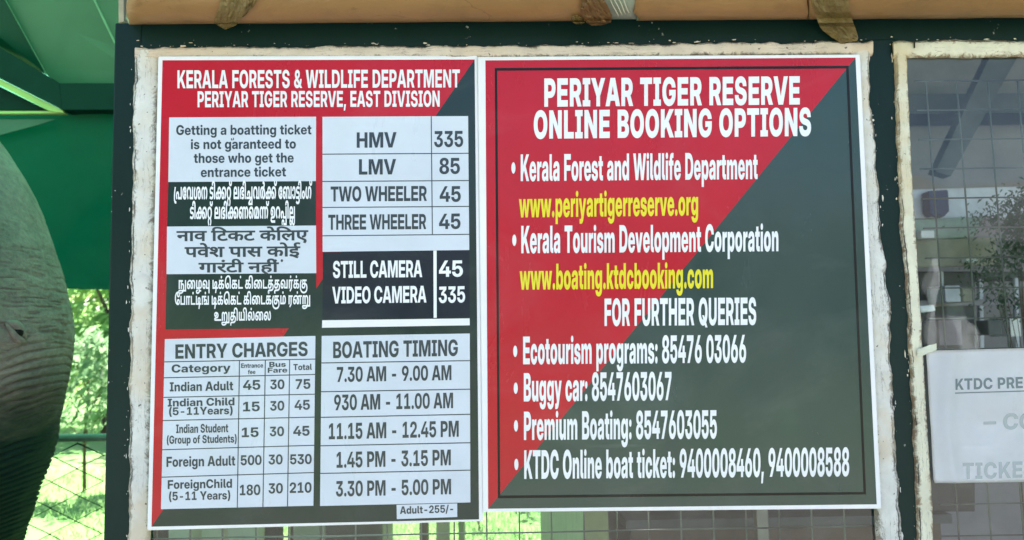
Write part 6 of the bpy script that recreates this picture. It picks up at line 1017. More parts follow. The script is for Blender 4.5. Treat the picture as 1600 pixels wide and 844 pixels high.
  48: [660,[142,-7,-22,2,-20,5,-19,9,-16,13,-14,16,-11,21,-8,24,-5,29,-1,33,2,38,9,34,14,31,19,28,25,23,29,19,34,14,38,9,42,2,19,0,19,-2,17,-2,16,-3,16,-5,15,-6,15,-8,16,-9,17,-12,36,-36,18,-24,16,-27,12,-30,7,-33,3,-35,-2,-24,-4,-22,-6,-19,-10,-16,-11,-13,-14,-11,-16,-7,-18,-5,-21,-1,-22,1,-19,6,-17,8,-13,11,-11,15,-8,16,-6,19,-4,21,-1,22,1,22,3,21,4,21,7,20,7,19,10,19,11,18,12,17,14,17,11,9,17,14,19,12,20,10,20,7,21,4,22,1,34,-2,30,-8,25,-13,21,-17,16,-21,13,-24,9,-27,5,-29,2,-31,-1,-23,-2,-22,-4,-22,-4,-20,-6,-20,-6,-19,-7,-18,-7,-17,-8,-17,-66,29,10,19,8,22,8,23,5,24,4,27,1,28,-1,24,-4,23,-6,19,-8,16,-10,14,-12,10,-14,7,-15,5,-18,1,-13,0,-13,-3,-13,-4,-12,-6,-11,-8,-11,-9,-10,-11,-9,-12,-8,-15,-7,-15,-5,-16,-4,-17,-3,-18,-2,-18,0,-19,1,-21,3,-17,5,-12,6,-9,7,-4,9,-2,7,1,7,3,5,4,4,7,3,7,4,20,1,12,0,13,-1,27,-5,26,-9,24,-11,22,-14,18,-17,16,-18,11,-17,10,-19,7,-19,5,-21,3,-21,1,-27,-2,-25,-5,-22,-9,-18,-12,-16,-14,-13,-16,-11,-18,-7,-20,-4,-21,-1,-5,0,-5,-1,-5,0,-12,-1,-5,1,-21,2,-17,3,-15,4,-11,6,-9,6,-7,8,-4,8,-3,10,-1,14,2,6,3,5,5,4,5,3,7,2,8,2,9,0,11,-1,16,-4,13,-6,10,-8,7,-10,5,-12,1,-13,-1,-12,-4,-22,-16,-20,-20,-11,51,12,12,14,11,15,9,16,7,18,5,20,1,27,-3,23,-9,19,-15,14,-20,8,-26,3,-30,-1,-22,-4,-20,-6,-17,-9,-15,-12,-12,-14,-10,-16,-7,-19,-5]],
  35: [479,[318,343,30,-2,25,-8,22,-13,18,-17,14,-21,11,-25,7,-29,5,-32,2,-34,-1,-29,-4,-26,-5,-23,-8,-20,-10,-17,-13,-14,-20,-14,-10,-5,-12,-5,-14,-3,-15,-3,-17,-2,-19,-1,-262,0,0,336,75,0,0,-278,95,0,0,187,3,18,4,16,5,14,8,13,9,11,9,8,11,6,12,5,14,4,15,3],[323,286,-5,0,-8,-2,-3,-2,-4,-2,-4,-3,-4,-5,-3,-7,-2,-8,-2,-10,-1,-14,-1,-17,0,-158,17,0,18,1,14,3,12,5,10,8,7,11,6,14,3,17,3,20,0,47,-2,21,-3,19,-4,18,-6,15,-7,12,-8,9,-11,6],[122,-29,12,0,7,-1,6,0,7,-1,6,-2,-4,-53,-4,0,-3,1,-8,0,-5,1,-5,0,-8,-1,-8,-2,-7,-3,-6,-5,-3,-6,-1,-8,1,-7,2,-6,4,-4,5,-4,6,-3,7,-1,7,-2,7,0,7,-1,11,0,14,1,13,2,11,3,10,5,9,6,9,8,7,9,7,10,6,12,6,10,4,5,12,8,7,3,18,4,11,1,52,-16,-13,-5,-10,-5,-8,-7,-6,-6,-5,-8,-4,-8,-9,-19,-10,-16,-13,-14,-14,-12,-16,-10,-18,-7,-19,-5,-23,-4,-24,-1,-16,0,-18,1,-17,3,-16,3,-15,6,-12,6,-10,7,-7,6,-7,8,-5,9,-5,11,-3,12,-1,13,3,23,8,19,14,16,18,12,24,7],[290,-106,-4,6,-14,4,-12,6,-11,7,-10,8,-9,11,-7,13,-6,15,-3,17,-2,19,72,1,1,-10,1,-9,6,-14,5,-6,7,-4,5,-3,5,-1,6,-2,7,0,9,-1,62,0,0,-57]],
  156: [584,[142,-7,-22,2,-20,5,-19,9,-16,13,-14,17,-11,20,-8,25,-5,29,-1,33,2,41,8,36,13,32,18,26,22,23,25,17,29,12,30,8,32,2,30,-1,26,-5,23,-7,21,-11,17,-12,16,-15,12,-17,10,-18,8,-20,5,-21,3,-21,1,-23,-1,-21,-2,-21,-3,-19,-5,-19,-5,-18,-5,-16,110,0,0,278,75,0,0,-336,-258,0,-5,45,6,15,5,16,5,19,5,21,2,23,1,24,-1,25,-4,23,-7,19,-9,16,-11,14,-14,11,-16,7,-18,5,-21,2,-22,-3,-20,-6,-18,-11,-15,-15,-12,-17,-10,-21,-7,-23,-4,-25,-2,-27,1,-21,2,-17,3,-15,5,-12,5,-9,7,-7,7,-4,9,-3,9,-1,14,2,6,3,5,5,4,5,3,7,2,8,2,10,0,10,-1,16,-4,13,-6,10,-8,8,-10,4,-12,1,-13,-1,-12,-4,-12,-8,-11,-8,-10,-10,-9,-10,-11,51,12,12,14,11,15,9,16,7,18,5,20,1,27,-3,23,-9,19,-15,14,-20,8,-26,3,-30,-1,-22,-4,-20,-6,-17,-10,-15,-11,-12,-14,-10,-17,-7,-19,-5],[466,-170,0,182,75,0,0,-182]],
  3: [139],
  114: [446,[42,0,0,336,75,0,0,-278,319,0,0,-58],[280,287,18,-1,15,-2,14,-5,12,-6,10,-7,8,-9,7,-9,6,-10,4,-11,3,-12,2,-24,-1,-17,-2,-19,-3,-20,-5,-21,-4,-20,-5,-21,-59,-244,-70,16,41,165,2,10,15,60,5,21,4,19,3,17,3,16,2,16,0,16,-1,14,-2,12,-4,8,-6,6,-7,4,-9,1,-9,-2,-9,-4,-7,-8,-6,-11,-3,-14,-1,-17,1,-15,2,-16,4,-15,6,-15,6,-14,16,-28,9,-12,10,-12,-49,-36,-13,17,-12,17,-22,34,-8,18,-7,18,-6,19,-3,21,-1,21,1,20,4,19,7,17,9,16,12,13,15,11,17,9,19,5]],
  77: [469,[151,-7,-24,1,-22,4,-21,7,-18,9,-15,12,-12,14,-9,17,-5,19,-2,21,2,21,6,19,10,17,14,15,18,13,23,10,27,7,32,5,36,1,117,0,19,-1,16,-2,14,-2,13,-3,11,-4,11,-5,10,-6,9,-7,11,-9,8,-12,7,-12,5,-15,3,-15,1,-17,-3,-29,-9,-25,-15,-20,-20,-15,-26,-10,-31,-3,-9,1,-9,0,-18,2,-18,4,11,55,10,-2,4,-1,5,-1,9,0,14,1,12,4,9,6,7,9,4,12,1,15,0,10,-3,9,-3,8,-12,12,-8,4,-9,3,-10,3,-11,1,-12,2,-137,0,-24,-2,-11,-3,-10,-3,-8,-4,-6,-5,-5,-6,-3,-6,-3,-7,-2,-16,2,-15,5,-12,9,-9,12,-7,14,-4,17,-1,13,1,11,2,10,4,8,7,8,8,6,11,4,14,2,17,1,20,0,145,-77,0,0,-98,-67,-9,0,164,312,0,0,-57,-95,0,0,-137,-1,-26,-2,-22,-3,-18,-5,-15,-7,-14,-8,-11,-13,-14,-16,-11,-18,-8,-21,-6,-22,-3],[244,401,-11,1,-11,5,-9,7,-6,9,-4,11,-2,13,2,13,4,11,7,9,8,7,11,5,11,1,12,-1,11,-5,8,-7,7,-9,4,-11,1,-13,-1,-13,-4,-11,-7,-9,-8,-7,-11,-5]],
  46: [505,[211,-7,-28,2,-25,5,-24,10,-21,13,-19,16,-17,19,-14,22,-12,26,-10,27,-7,31,-4,33,-1,35,2,41,6,38,11,35,14,33,17,29,20,26,24,23,26,18,28,15,31,11,33,6,35,3,24,-1,22,-3,21,-5,20,-7,19,-10,17,-12,14,-12,12,-14,10,-14,8,-16,7,-20,5,-22,3,-26,3,-30,0,-318,-75,0,0,302,-2,18,-2,19,-3,17,-4,18,-5,15,-8,15,-9,12,-10,11,-12,9,-13,6,-14,5,-16,2,-17,1,-21,-1,-20,-5,-21,-7,-19,-10,-18,-14,-17,-16,-15,-20,-13,-23,-11,-27,-8,-30,-5,-34,-2,-37,1,-25,1,-23,3,-20,4,-19,5,-17,6,-15,6,-13,7,-12,8,-10,9,-8,9,-7,10,-6,16,1,5,-1,6,-1,5,-1,6,-1,10,0,18,2,14,6,9,10,7,13,4,15,1,17,-1,14,-3,13,-5,11,-8,9,-9,5,-12,1,-10,-1,-8,-4,-9,-7,-6,-10,-4,-13,-1,-17,1,-16,2,-14,4,-13,5,-12,5,-11,7,-9,-56,-3,-6,9,-7,11,-7,13,-6,15,-3,17,-1,20,1,18,4,18,6,16,9,14,11,12,15,10,17,7,19,5,22,1,22,-1,19,-5,17,-8,14,-11,11,-13,9,-15,6,-17,3,-18,2,-20,-2,-25,-5,-22,-9,-19,-11,-16,-15,-14,-18,-10,-20,-7,-23,-5]],
  18: [469,[151,-7,-24,1,-22,4,-21,7,-18,9,-15,12,-12,14,-9,17,-5,19,-2,21,2,21,6,19,10,17,14,15,18,13,23,10,27,7,32,5,36,1,117,0,19,-1,16,-2,14,-2,13,-3,11,-4,11,-5,10,-6,9,-7,11,-9,8,-12,7,-12,5,-15,3,-15,1,-17,-3,-29,-9,-25,-15,-20,-20,-15,-26,-10,-31,-3,-9,1,-9,0,-18,2,-18,4,11,55,10,-2,4,-1,5,-1,9,0,14,1,12,4,9,6,7,9,4,12,1,15,0,10,-3,9,-3,8,-12,12,-8,4,-9,3,-10,3,-11,1,-12,2,-137,0,-24,-2,-11,-3,-10,-3,-8,-4,-6,-5,-5,-6,-3,-6,-3,-7,-2,-16,2,-15,5,-12,9,-9,12,-7,14,-4,17,-1,13,1,11,2,10,4,8,7,8,8,6,11,4,14,2,17,1,20,0,145,-77,0,0,-98,-67,-9,0,164,312,0,0,-57,-95,0,0,-137,-1,-26,-2,-22,-3,-18,-5,-15,-7,-14,-8,-11,-13,-14,-16,-11,-18,-8,-21,-6,-22,-3]],
  82: [379,[42,0,0,336,75,0,0,-278,252,0,0,-58],[201,401,-12,1,-10,5,-9,7,-7,9,-4,11,-1,13,1,13,4,11,7,9,9,7,10,5,12,1,11,-1,11,-5,9,-7,6,-9,4,-11,2,-13,-2,-13,-4,-11,-6,-9,-9,-7,-10,-5]],
  42: [160,[-38,510,24,-2,22,-3,19,-6,16,-8,15,-9,12,-11,9,-11,9,-12,7,-14,7,-16,5,-19,5,-21,3,-25,2,-29,0,-324,-75,0,0,303,-1,24,-1,21,-3,19,-3,16,-4,14,-5,13,-6,10,-7,10,-6,7,-16,10,-8,3,-9,2,-11,0,-14,-1,-12,-3,-10,-5,-8,-7,-7,-9,-5,-9,-3,-11,-2,-10,-1,-12,1,-12,1,-13,3,-12,8,-26,5,-13,-73,0,-5,10,-3,12,-4,13,-2,13,-2,14,0,14,1,20,4,19,6,17,9,14,10,13,12,11,13,10,15,7,15,6,16,4,16,3]],
  23: [379,[42,0,0,336,75,0,0,-278,252,0,0,-58]],
  84: [466,[151,-7,-24,1,-22,4,-21,7,-18,9,-15,12,-12,14,-9,17,-5,19,-2,21,2,21,6,19,10,17,14,15,19,13,22,10,27,7,32,5,36,1,73,0,35,-2,32,-5,28,-8,25,-12,21,-16,17,-19,13,-24,7,-28,3,-32,-2,-25,-5,-23,-8,-20,-11,-18,-14,-17,-17,-15,-11,-8,-14,-7,-14,-6,-17,-6,-18,-4,-20,-4,-22,-2,-24,-1,-27,-1,-53,0,-16,-2,-11,-1,-9,-3,-8,-4,-7,-4,-5,-5,-5,-7,-4,-7,-2,-8,-2,-10,-1,-12,0,-4,1,-5,0,-5,1,-5,0,-9,-73,-4,-1,9,-2,16,0,8,-1,9,0,8,1,18,4,16,5,14,7,12,10,11,10,9,8,5,8,4,10,4,10,3,12,3,13,1,15,2,17,0,19,1,64,0,23,1,20,3,16,3,15,4,11,4,10,6,9,7,8,7,7,9,6,10,4,11,3,12,2,13,1,15,-1,16,-4,14,-5,12,-7,10,-8,9,-10,7,-11,6,-12,4,-13,4,-13,2,-14,1,-104,0,-24,-2,-11,-3,-10,-3,-8,-4,-6,-5,-5,-6,-3,-6,-3,-7,-2,-16,2,-15,5,-12,9,-9,12,-6,14,-4,17,-2,13,1,11,3,10,4,8,6,8,8,6,11,4,14,2,17,1,20,0,145,-77,0,0,-98,-67,-9,0,164,313,0,0,-57,-96,0,0,-163,-3,-22,-3,-18,-5,-15,-7,-14,-8,-11,-13,-14,-16,-11,-18,-8,-21,-6,-23,-3],[246,401,-12,1,-10,5,-9,7,-7,9,-4,11,-1,13,1,13,4,11,7,9,9,7,10,5,12,1,12,-1,10,-5,9,-7,6,-9,4,-11,2,-13,-2,-13,-4,-11,-6,-9,-9,-7,-10,-5]],
  25: [466,[151,-7,-24,1,-22,4,-21,7,-18,9,-15,12,-12,14,-9,17,-5,19,-2,21,2,21,6,19,10,17,14,15,19,13,22,10,27,7,32,5,36,1,73,0,35,-2,32,-5,28,-8,25,-12,21,-16,17,-19,13,-24,7,-28,3,-32,-2,-25,-5,-23,-8,-20,-11,-18,-14,-17,-17,-15,-11,-8,-14,-7,-14,-6,-17,-6,-18,-4,-20,-4,-22,-2,-24,-1,-27,-1,-53,0,-16,-2,-11,-1,-9,-3,-8,-4,-7,-4,-5,-5,-5,-7,-4,-7,-2,-8,-2,-10,-1,-12,0,-4,1,-5,0,-5,1,-5,0,-9,-73,-4,-1,9,-2,16,0,8,-1,9,0,8,1,18,4,16,5,14,7,12,10,11,10,9,8,5,8,4,10,4,10,3,12,3,13,1,15,2,17,0,19,1,64,0,23,1,20,3,16,3,15,4,11,4,10,6,9,7,8,7,7,9,6,10,4,11,3,12,2,13,1,15,-1,16,-4,14,-5,12,-7,10,-8,9,-10,7,-11,6,-12,4,-13,4,-13,2,-14,1,-104,0,-24,-2,-11,-3,-10,-3,-8,-4,-6,-5,-5,-6,-3,-6,-3,-7,-2,-16,2,-15,5,-12,9,-9,12,-6,14,-4,17,-2,13,1,11,3,10,4,8,6,8,8,6,11,4,14,2,17,1,20,0,145,-77,0,0,-98,-67,-9,0,164,313,0,0,-57,-96,0,0,-163,-3,-22,-3,-18,-5,-15,-7,-14,-8,-11,-13,-14,-16,-11,-18,-8,-21,-6,-23,-3]],
  36: [584,[142,-7,-22,2,-20,5,-19,9,-16,13,-14,17,-11,20,-8,25,-5,29,-1,33,2,41,8,36,13,32,18,26,22,23,25,17,28,12,31,8,32,2,30,-1,26,-5,23,-7,21,-11,17,-12,16,-15,12,-17,10,-18,8,-20,5,-21,3,-21,1,-23,-1,-21,-2,-21,-3,-19,-5,-19,-5,-18,-5,-16,110,0,0,278,75,0,0,-336,-258,0,-5,45,6,15,5,16,5,19,5,21,2,23,1,24,-1,25,-4,23,-7,19,-9,16,-11,14,-14,11,-16,7,-18,5,-21,2,-22,-3,-20,-6,-18,-11,-15,-15,-12,-17,-10,-21,-7,-23,-4,-25,-2,-27,1,-21,2,-17,3,-15,5,-12,5,-9,7,-7,7,-4,9,-3,9,-1,14,2,6,3,5,5,4,5,3,7,2,8,2,10,0,10,-1,16,-4,13,-6,10,-8,8,-10,4,-12,1,-13,-1,-12,-4,-12,-8,-11,-8,-10,-10,-9,-10,-11,51,12,12,14,11,15,9,16,7,18,5,20,1,27,-3,23,-9,19,-15,14,-20,8,-26,3,-30,-1,-22,-4,-20,-6,-17,-10,-15,-11,-12,-14,-10,-17,-7,-19,-5]],
  90: [355,[155,-128,-52,45,94,101,0,261,-80,0,0,-279,-75,0,0,336,303,0,0,-57,-73,0,0,-279],[177,401,-12,1,-10,5,-9,7,-6,9,-4,11,-2,13,2,13,4,11,6,9,9,7,10,5,12,1,12,-1,10,-5,9,-7,7,-9,4,-11,1,-13,-1,-13,-4,-11,-7,-9,-9,-7,-10,-5]],
  102: [606,[288,-7,-24,1,-21,4,-21,7,-18,9,-15,12,-12,14,-9,17,-5,19,-2,21,2,21,6,19,10,17,14,15,18,13,23,10,27,7,32,5,36,1,61,0,33,-1,30,-5,26,-9,24,-11,20,-13,16,-16,14,-17,12,-19,8,-21,6,-22,4,-23,1,-23,-2,-31,-5,-28,-8,-25,-10,-23,-13,-20,-16,-19,-18,-16,-19,-13,-21,-12,-23,-10,-24,-7,-25,-6,-26,-4,-26,-3,-27,-1,-12,0,-40,2,-36,5,-33,9,-29,11,-27,14,-23,17,-20,19,-17,20,-15,23,-13,23,-9,25,-8,25,-5,26,-3,26,-1,27,0,11,1,35,4,33,6,31,7,29,9,27,11,26,11,25,12,23,13,22,62,-34,-12,-20,-11,-22,-10,-22,-9,-23,-8,-24,-6,-24,-4,-25,-3,-26,-1,-26,0,-13,1,-30,4,-28,7,-27,9,-25,13,-23,15,-20,18,-18,22,-15,25,-13,28,-9,32,-5,35,-2,5,0,29,1,26,3,25,5,22,8,20,9,18,12,15,15,13,16,10,19,7,20,5,24,1,25,-2,27,-5,23,-8,20,-12,18,-15,14,-17,10,-21,8,-22,5,-26,1,-72,0,-13,-1,-12,-1,-11,-3,-9,-3,-8,-4,-6,-5,-5,-6,-4,-6,-2,-6,-2,-8,0,-9,1,-15,6,-12,9,-9,12,-6,14,-4,17,-2,12,1,11,3,10,4,9,6,7,8,6,11,4,14,3,17,1,20,0,145,-77,0,0,-109,-68,-10,0,176,314,0,0,-57,-97,0,0,-137,-1,-26,-2,-22,-3,-18,-5,-15,-7,-14,-7,-11,-14,-14,-16,-11,-18,-8,-21,-6,-22,-3]],
  47: [402,[245,-7,-30,2,-30,5,-27,9,-26,13,-23,17,-21,20,-18,23,-15,27,-12,31,-9,34,-6,38,-1,40,2,40,5,37,10,34,13,30,17,27,19,23,23,21,25,16,27,13,29,9,31,6,32,2,27,-2,23,-5,20,-7,18,-11,14,-13,11,-16,9,-18,4,-21,2,-23,-1,-20,-4,-19,-7,-16,-9,-15,-12,-13,-13,-10,-17,-7,-19,-5,-21,-1,-20,1,-18,4,-16,7,-13,10,-11,11,-9,14,-7,16,-4,17,-1,18,1,19,3,16,4,14,12,22,6,9,59,-1,-6,-9,-6,-10,-8,-24,-2,-14,0,-15,1,-16,3,-12,6,-10,7,-6,8,-4,10,-2,11,2,8,5,7,7,4,10,3,12,1,14,-1,11,-1,10,-3,10,-4,8,-6,8,-7,6,-9,5,-12,3,-26,0,-5,-1,-6,-1,-7,-1,-16,-3,-16,-6,-16,-8,-15,-10,-14,-13,-13,-15,-12,-18,-10,-21,-9,-22,-6,-26,-4,-28,-1,-30,1,-31,3,-29,6,-25,8,-22,9,-20,11,-18,13,-14,13,-13,15,-10,15,-8,16,-6,17,-4,4,-1,5,-1,5,0,5,-1,11,0,12,1,10,2,9,5,8,6,6,7,4,9,4,11,2,11,1,13,-1,14,-3,12,-5,10,-7,9,-8,5,-11,1,-10,-1,-8,-4,-7,-7,-6,-10,-4,-13,-1,-16,1,-16,2,-14,4,-13,5,-12,5,-11,7,-10,-59,-3,-14,22,-6,13,-4,13,-2,17,-1,19,1,19,4,17,6,16,9,14,11,12,13,10,16,8,19,4,21,2,21,-2,19,-4,17,-8,14,-11,11,-13,9,-15,6,-17,4,-18,1,-19,-2,-25,-5,-22,-9,-20,-12,-16,-16,-13,-19,-11,-21,-7,-25,-5]],
  28: [425,[42,0,0,336,75,0,0,-278,190,0,0,278,75,0,0,-336]],
  41: [355,[42,0,0,336,303,0,0,-57,-73,0,0,-279,-75,0,0,279,-80,0,0,-279]],
  78: [604,[42,0,0,336,326,0,0,-57,-102,0,0,-80,9,5,20,8,11,3,12,2,12,0,21,-1,18,-5,15,-7,13,-9,9,-11,8,-13,5,-14,3,-14,1,-15,-1,-15,-2,-13,-8,-24,-5,-10,-5,-8,138,0,-1,-58,-347,0,0,58,133,0,6,6,5,8,5,10,4,11,3,12,0,12,-1,14,-3,11,-6,8,-8,5,-9,3,-11,1,-8,0,-7,-2,-8,-2,-7,-3,-7,-4,-7,-5,0,-49,-74,0,0,185,-75,0,0,-279],[447,0,-14,58,53,0,0,278,75,0,0,-336],[302,401,-12,1,-10,5,-9,7,-7,9,-4,11,-1,13,1,13,4,11,7,9,9,7,10,5,12,1,12,-1,10,-5,9,-7,7,-9,4,-11,1,-13,-1,-13,-4,-11,-7,-9,-9,-7,-10,-5]],
  88: [479,[318,343,30,-2,25,-8,22,-13,17,-17,15,-21,11,-25,7,-29,5,-32,2,-34,-1,-29,-4,-26,-5,-23,-8,-20,-10,-17,-13,-14,-20,-14,-10,-5,-12,-5,-14,-3,-15,-3,-17,-2,-19,-1,-262,0,0,336,75,0,0,-278,95,0,0,187,3,18,4,16,5,14,8,13,9,11,9,8,11,6,12,5,14,4,15,3],[323,286,-5,0,-8,-2,-3,-2,-4,-2,-4,-3,-4,-5,-3,-7,-2,-8,-2,-10,-1,-14,-1,-17,0,-158,18,0,17,1,14,3,12,5,10,8,7,11,6,14,3,17,3,20,0,47,-2,21,-3,19,-4,18,-6,15,-7,12,-8,9,-11,6],[239,401,-12,1,-10,5,-9,7,-6,9,-4,11,-2,13,2,13,4,11,6,9,9,7,10,5,12,1,12,-1,10,-5,9,-7,7,-9,4,-11,1,-13,-1,-13,-4,-11,-7,-9,-9,-7,-10,-5]],
  31: [355,[155,-128,-52,45,94,101,0,261,-80,0,0,-279,-75,0,0,336,303,0,0,-57,-73,0,0,-279]],
  86: [692,[142,-7,-22,2,-20,5,-19,9,-16,13,-14,16,-11,21,-8,24,-5,29,-1,33,2,38,9,34,14,31,19,28,25,23,29,19,34,14,38,9,42,2,19,0,19,-2,17,-2,16,-3,16,-5,15,-6,16,-8,15,-9,17,-11,16,-17,21,-21,19,-24,15,-27,12,-30,6,-33,3,-34,-2,-24,-4,-22,-6,-19,-10,-16,-11,-13,-14,-11,-16,-7,-18,-5,-20,-1,-23,1,-19,6,-16,8,-14,11,-11,14,-8,17,-6,18,-4,21,-1,22,1,21,2,21,5,20,5,19,8,18,9,18,11,17,12,16,14,15,22,21,13,8,13,7,28,12,17,4,19,4,21,2,26,2,179,0,0,-57,-73,0,0,-279,-75,0,0,279,-17,0,-17,-1,-15,0,-13,-1,-11,-2,-11,-1,-9,-3,-16,-6,-8,-4,-7,-5,-7,-6,-8,-6,-10,-8,-9,-10,-8,-13,-6,-14,-6,-15,-4,-16,-3,-17,-2,-18,0,-17,1,-23,3,-18,5,-12,6,-9,7,-4,9,-2,7,1,6,2,6,5,4,6,3,8,2,9,2,11,1,12,0,13,-1,27,-5,25,-8,24,-12,22,-14,19,-17,16,-18,12,-17,9,-19,7,-19,5,-21,3,-21,1,-27,-2,-25,-5,-22,-9,-18,-12,-16,-14,-13,-16,-11,-18,-7,-20,-4,-21,-1,-4,0,-5,-1,-5,0,-12,-1,-7,1,-20,2,-17,3,-15,4,-11,6,-9,7,-7,7,-4,9,-3,9,-1,14,2,6,3,5,5,4,5,3,7,2,8,2,9,0,11,-1,16,-4,13,-6,10,-8,7,-10,5,-12,1,-13,-1,-12,-4,-22,-16,-20,-20,-11,51,12,12,14,11,15,9,16,7,18,5,20,1,27,-3,23,-9,19,-15,14,-20,8,-26,3,-30,-1,-22,-4,-20,-6,-17,-9,-15,-12,-12,-14,-10,-16,-7,-19,-5],[345,401,-11,1,-11,5,-9,7,-6,9,-4,11,-2,13,2,13,4,11,7,9,8,7,11,5,11,1,12,-1,11,-5,8,-7,7,-9,4,-11,1,-13,-1,-13,-4,-11,-7,-9,-8,-7,-11,-5]],
  143: [655,[329,343,29,-2,25,-8,22,-13,19,-18,16,-23,12,-27,9,-32,5,-36,2,-39,-1,-43,-4,-40,-7,-35,-9,-34,-12,-31,-14,-31,3,-10,-27,-35,-32,-28,-39,-22,-43,-16,-50,-9,-54,-4,-5,0,-27,2,-27,3,-24,6,-22,8,-19,11,-15,13,-12,15,-7,18,-2,21,0,9,2,8,3,8,4,7,5,6,6,5,7,4,7,3,8,2,11,2,15,1,20,1,449,0,0,-58,-171,0,-32,5,-242,0,-7,-1,-6,-1,-4,-1,-3,-2,-2,-4,-1,-4,3,-8,7,-8,12,-7,16,-5,21,-4,26,-1,4,0,43,2,37,6,31,9,26,14,23,18,20,24,-3,17,8,16,8,19,6,20,5,21,5,22,3,23,2,24,1,23,1,24,-1,33,-3,28,-5,23,-7,19,-8,15,-10,11,-11,7,-12,5,-13,2,-8,-1,-7,-1,-7,-3,-6,-3,-6,-5,-5,-5,-5,-9,-4,-9,-3,-10,-1,-12,-1,-14,-1,-16,0,-198,-75,0,0,217,-1,14,-1,12,-1,10,-3,9,-4,8,-3,4,-4,4,-4,3,-5,3,-12,2,-12,-2,-5,-2,-5,-3,-4,-3,-3,-5,-4,-7,-2,-8,-2,-10,-2,-13,0,-233,-75,0,0,226,1,16,2,14,2,13,3,11,5,11,4,9,12,16,10,8,10,7,11,5,13,4,13,3,15,0,17,-1,16,-2,13,-5,12,-6,11,-9,10,-10,10,-13,8,-15,8,-17,-29,7,8,13,9,13,10,11,10,10,11,9,13,6,14,5,17,3],[537,-98,0,434,75,0,0,-434]],
  10: [552,[165,343,37,-2,32,-5,28,-10,24,-13,19,-15,14,-18,11,-20,6,-21,2,-23,-2,-21,-4,-19,-7,-17,-10,-15,-12,-12,-14,-11,-16,-9,-17,-8,-19,-6,-19,-4,-21,-4,-21,-3,-55,-6,-8,-1,-7,-2,-4,-2,-3,-2,-2,-6,1,-4,1,-2,3,-2,4,-1,6,-1,430,0,0,-58,-423,0,-23,1,-19,3,-15,5,-12,7,-10,7,-6,9,-5,10,-3,10,-1,11,1,12,3,11,5,10,8,10,9,8,12,7,14,6,17,4,19,3,43,5,29,4,23,6,18,6,14,8,10,8,7,10,4,10,3,12,0,12,-1,16,-4,13,-8,12,-9,10,-11,8,-13,6,-15,4,-15,3,-16,1,-31,0,-13,-1,-12,-4,-11,-6,-8,-8,-5,-11,-2,-13,1,-13,4,-10,5,-7,8,-4,8,-3,9,-1,8,1,7,3,7,5,5,8,3,11,1,14,0,14,-3,14,-5,14,-6,12,-7,12,-8,9,53,3,6,-6,12,-14,10,-18,4,-10,3,-12,2,-13,1,-15,-3,-25,-8,-22,-14,-17,-19,-13,-24,-8,-29,-3,-17,1,-16,4,-15,5,-14,7,-12,10,-10,12,-8,14,-4,17,-2,20,2,22,6,19,10,17,13,14,17,11,19,8,23,6,25,4]],
  30: [531,[190,0,0,336,75,0,0,-278,148,0,0,278,75,0,0,-336],[132,-7,-15,1,-13,2,-11,4,-10,6,-9,6,-7,8,-5,6,-4,7,-4,8,-3,8,-3,10,-2,11,-2,13,-1,15,0,238,75,0,0,-234,1,-12,1,-10,2,-7,3,-7,4,-5,3,-3,3,-2,5,-2,4,-2,5,-1,6,0,8,1,8,2,16,10,7,8,7,9,0,-57,-9,-8,-10,-8,-11,-6,-12,-5,-13,-3]],
  92: [570,[142,-7,-22,2,-20,5,-19,9,-16,13,-14,16,-11,21,-8,25,-5,28,-1,33,1,31,5,29,8,25,11,24,13,20,16,18,18,16,19,13,22,10,23,7,24,4,24,1,21,-1,20,-2,18,-4,16,-7,16,-8,14,-11,10,-10,9,-11,7,-13,6,-14,5,-17,4,-19,4,-21,2,-25,2,-28,0,-14,1,-13,1,-12,2,-12,2,-10,3,-10,3,-8,5,-7,5,-6,4,-2,4,-3,4,-2,10,-2,6,0,10,1,9,2,9,5,7,7,6,10,5,12,4,16,2,19,1,23,-1,21,-3,21,-4,21,-12,42,-9,21,-9,20,-11,18,-11,17,65,37,21,-32,17,-34,14,-35,10,-36,5,-37,2,-38,-1,-32,-5,-28,-7,-26,-11,-21,-14,-19,-17,-14,-22,-11,-25,-6,-29,-2,-16,1,-16,2,-14,4,-13,5,-12,8,-11,9,-11,13,-9,15,-8,18,-5,20,-4,25,-3,29,0,17,-2,16,-1,15,-4,26,-6,22,-4,9,-5,8,-7,9,-8,7,-10,6,-11,4,-13,3,-14,1,-23,-3,-20,-6,-18,-10,-15,-14,-13,-18,-9,-20,-8,-24,-4,-25,-1,-28,0,-21,2,-18,3,-14,5,-12,5,-9,7,-7,7,-4,9,-3,9,-1,14,2,6,3,5,5,4,5,3,7,2,8,2,9,0,11,-1,16,-4,13,-6,10,-8,7,-10,5,-12,1,-12,-1,-13,-4,-12,-8,-11,-8,-10,-10,-9,-10,-11,51,12,12,14,11,15,9,16,7,18,5,20,1,27,-3,23,-9,19,-15,14,-20,8,-26,3,-30,-1,-22,-4,-20,-6,-17,-10,-15,-11,-12,-14,-10,-17,-7,-19,-5],[286,401,-12,1,-11,5,-8,7,-7,9,-4,11,-2,13,2,13,4,11,7,9,8,7,11,5,11,1,12,-1,11,-5,8,-7,7,-9,4,-11,1,-13,-1,-13,-4,-11,-7,-9,-8,-7,-11,-5]],
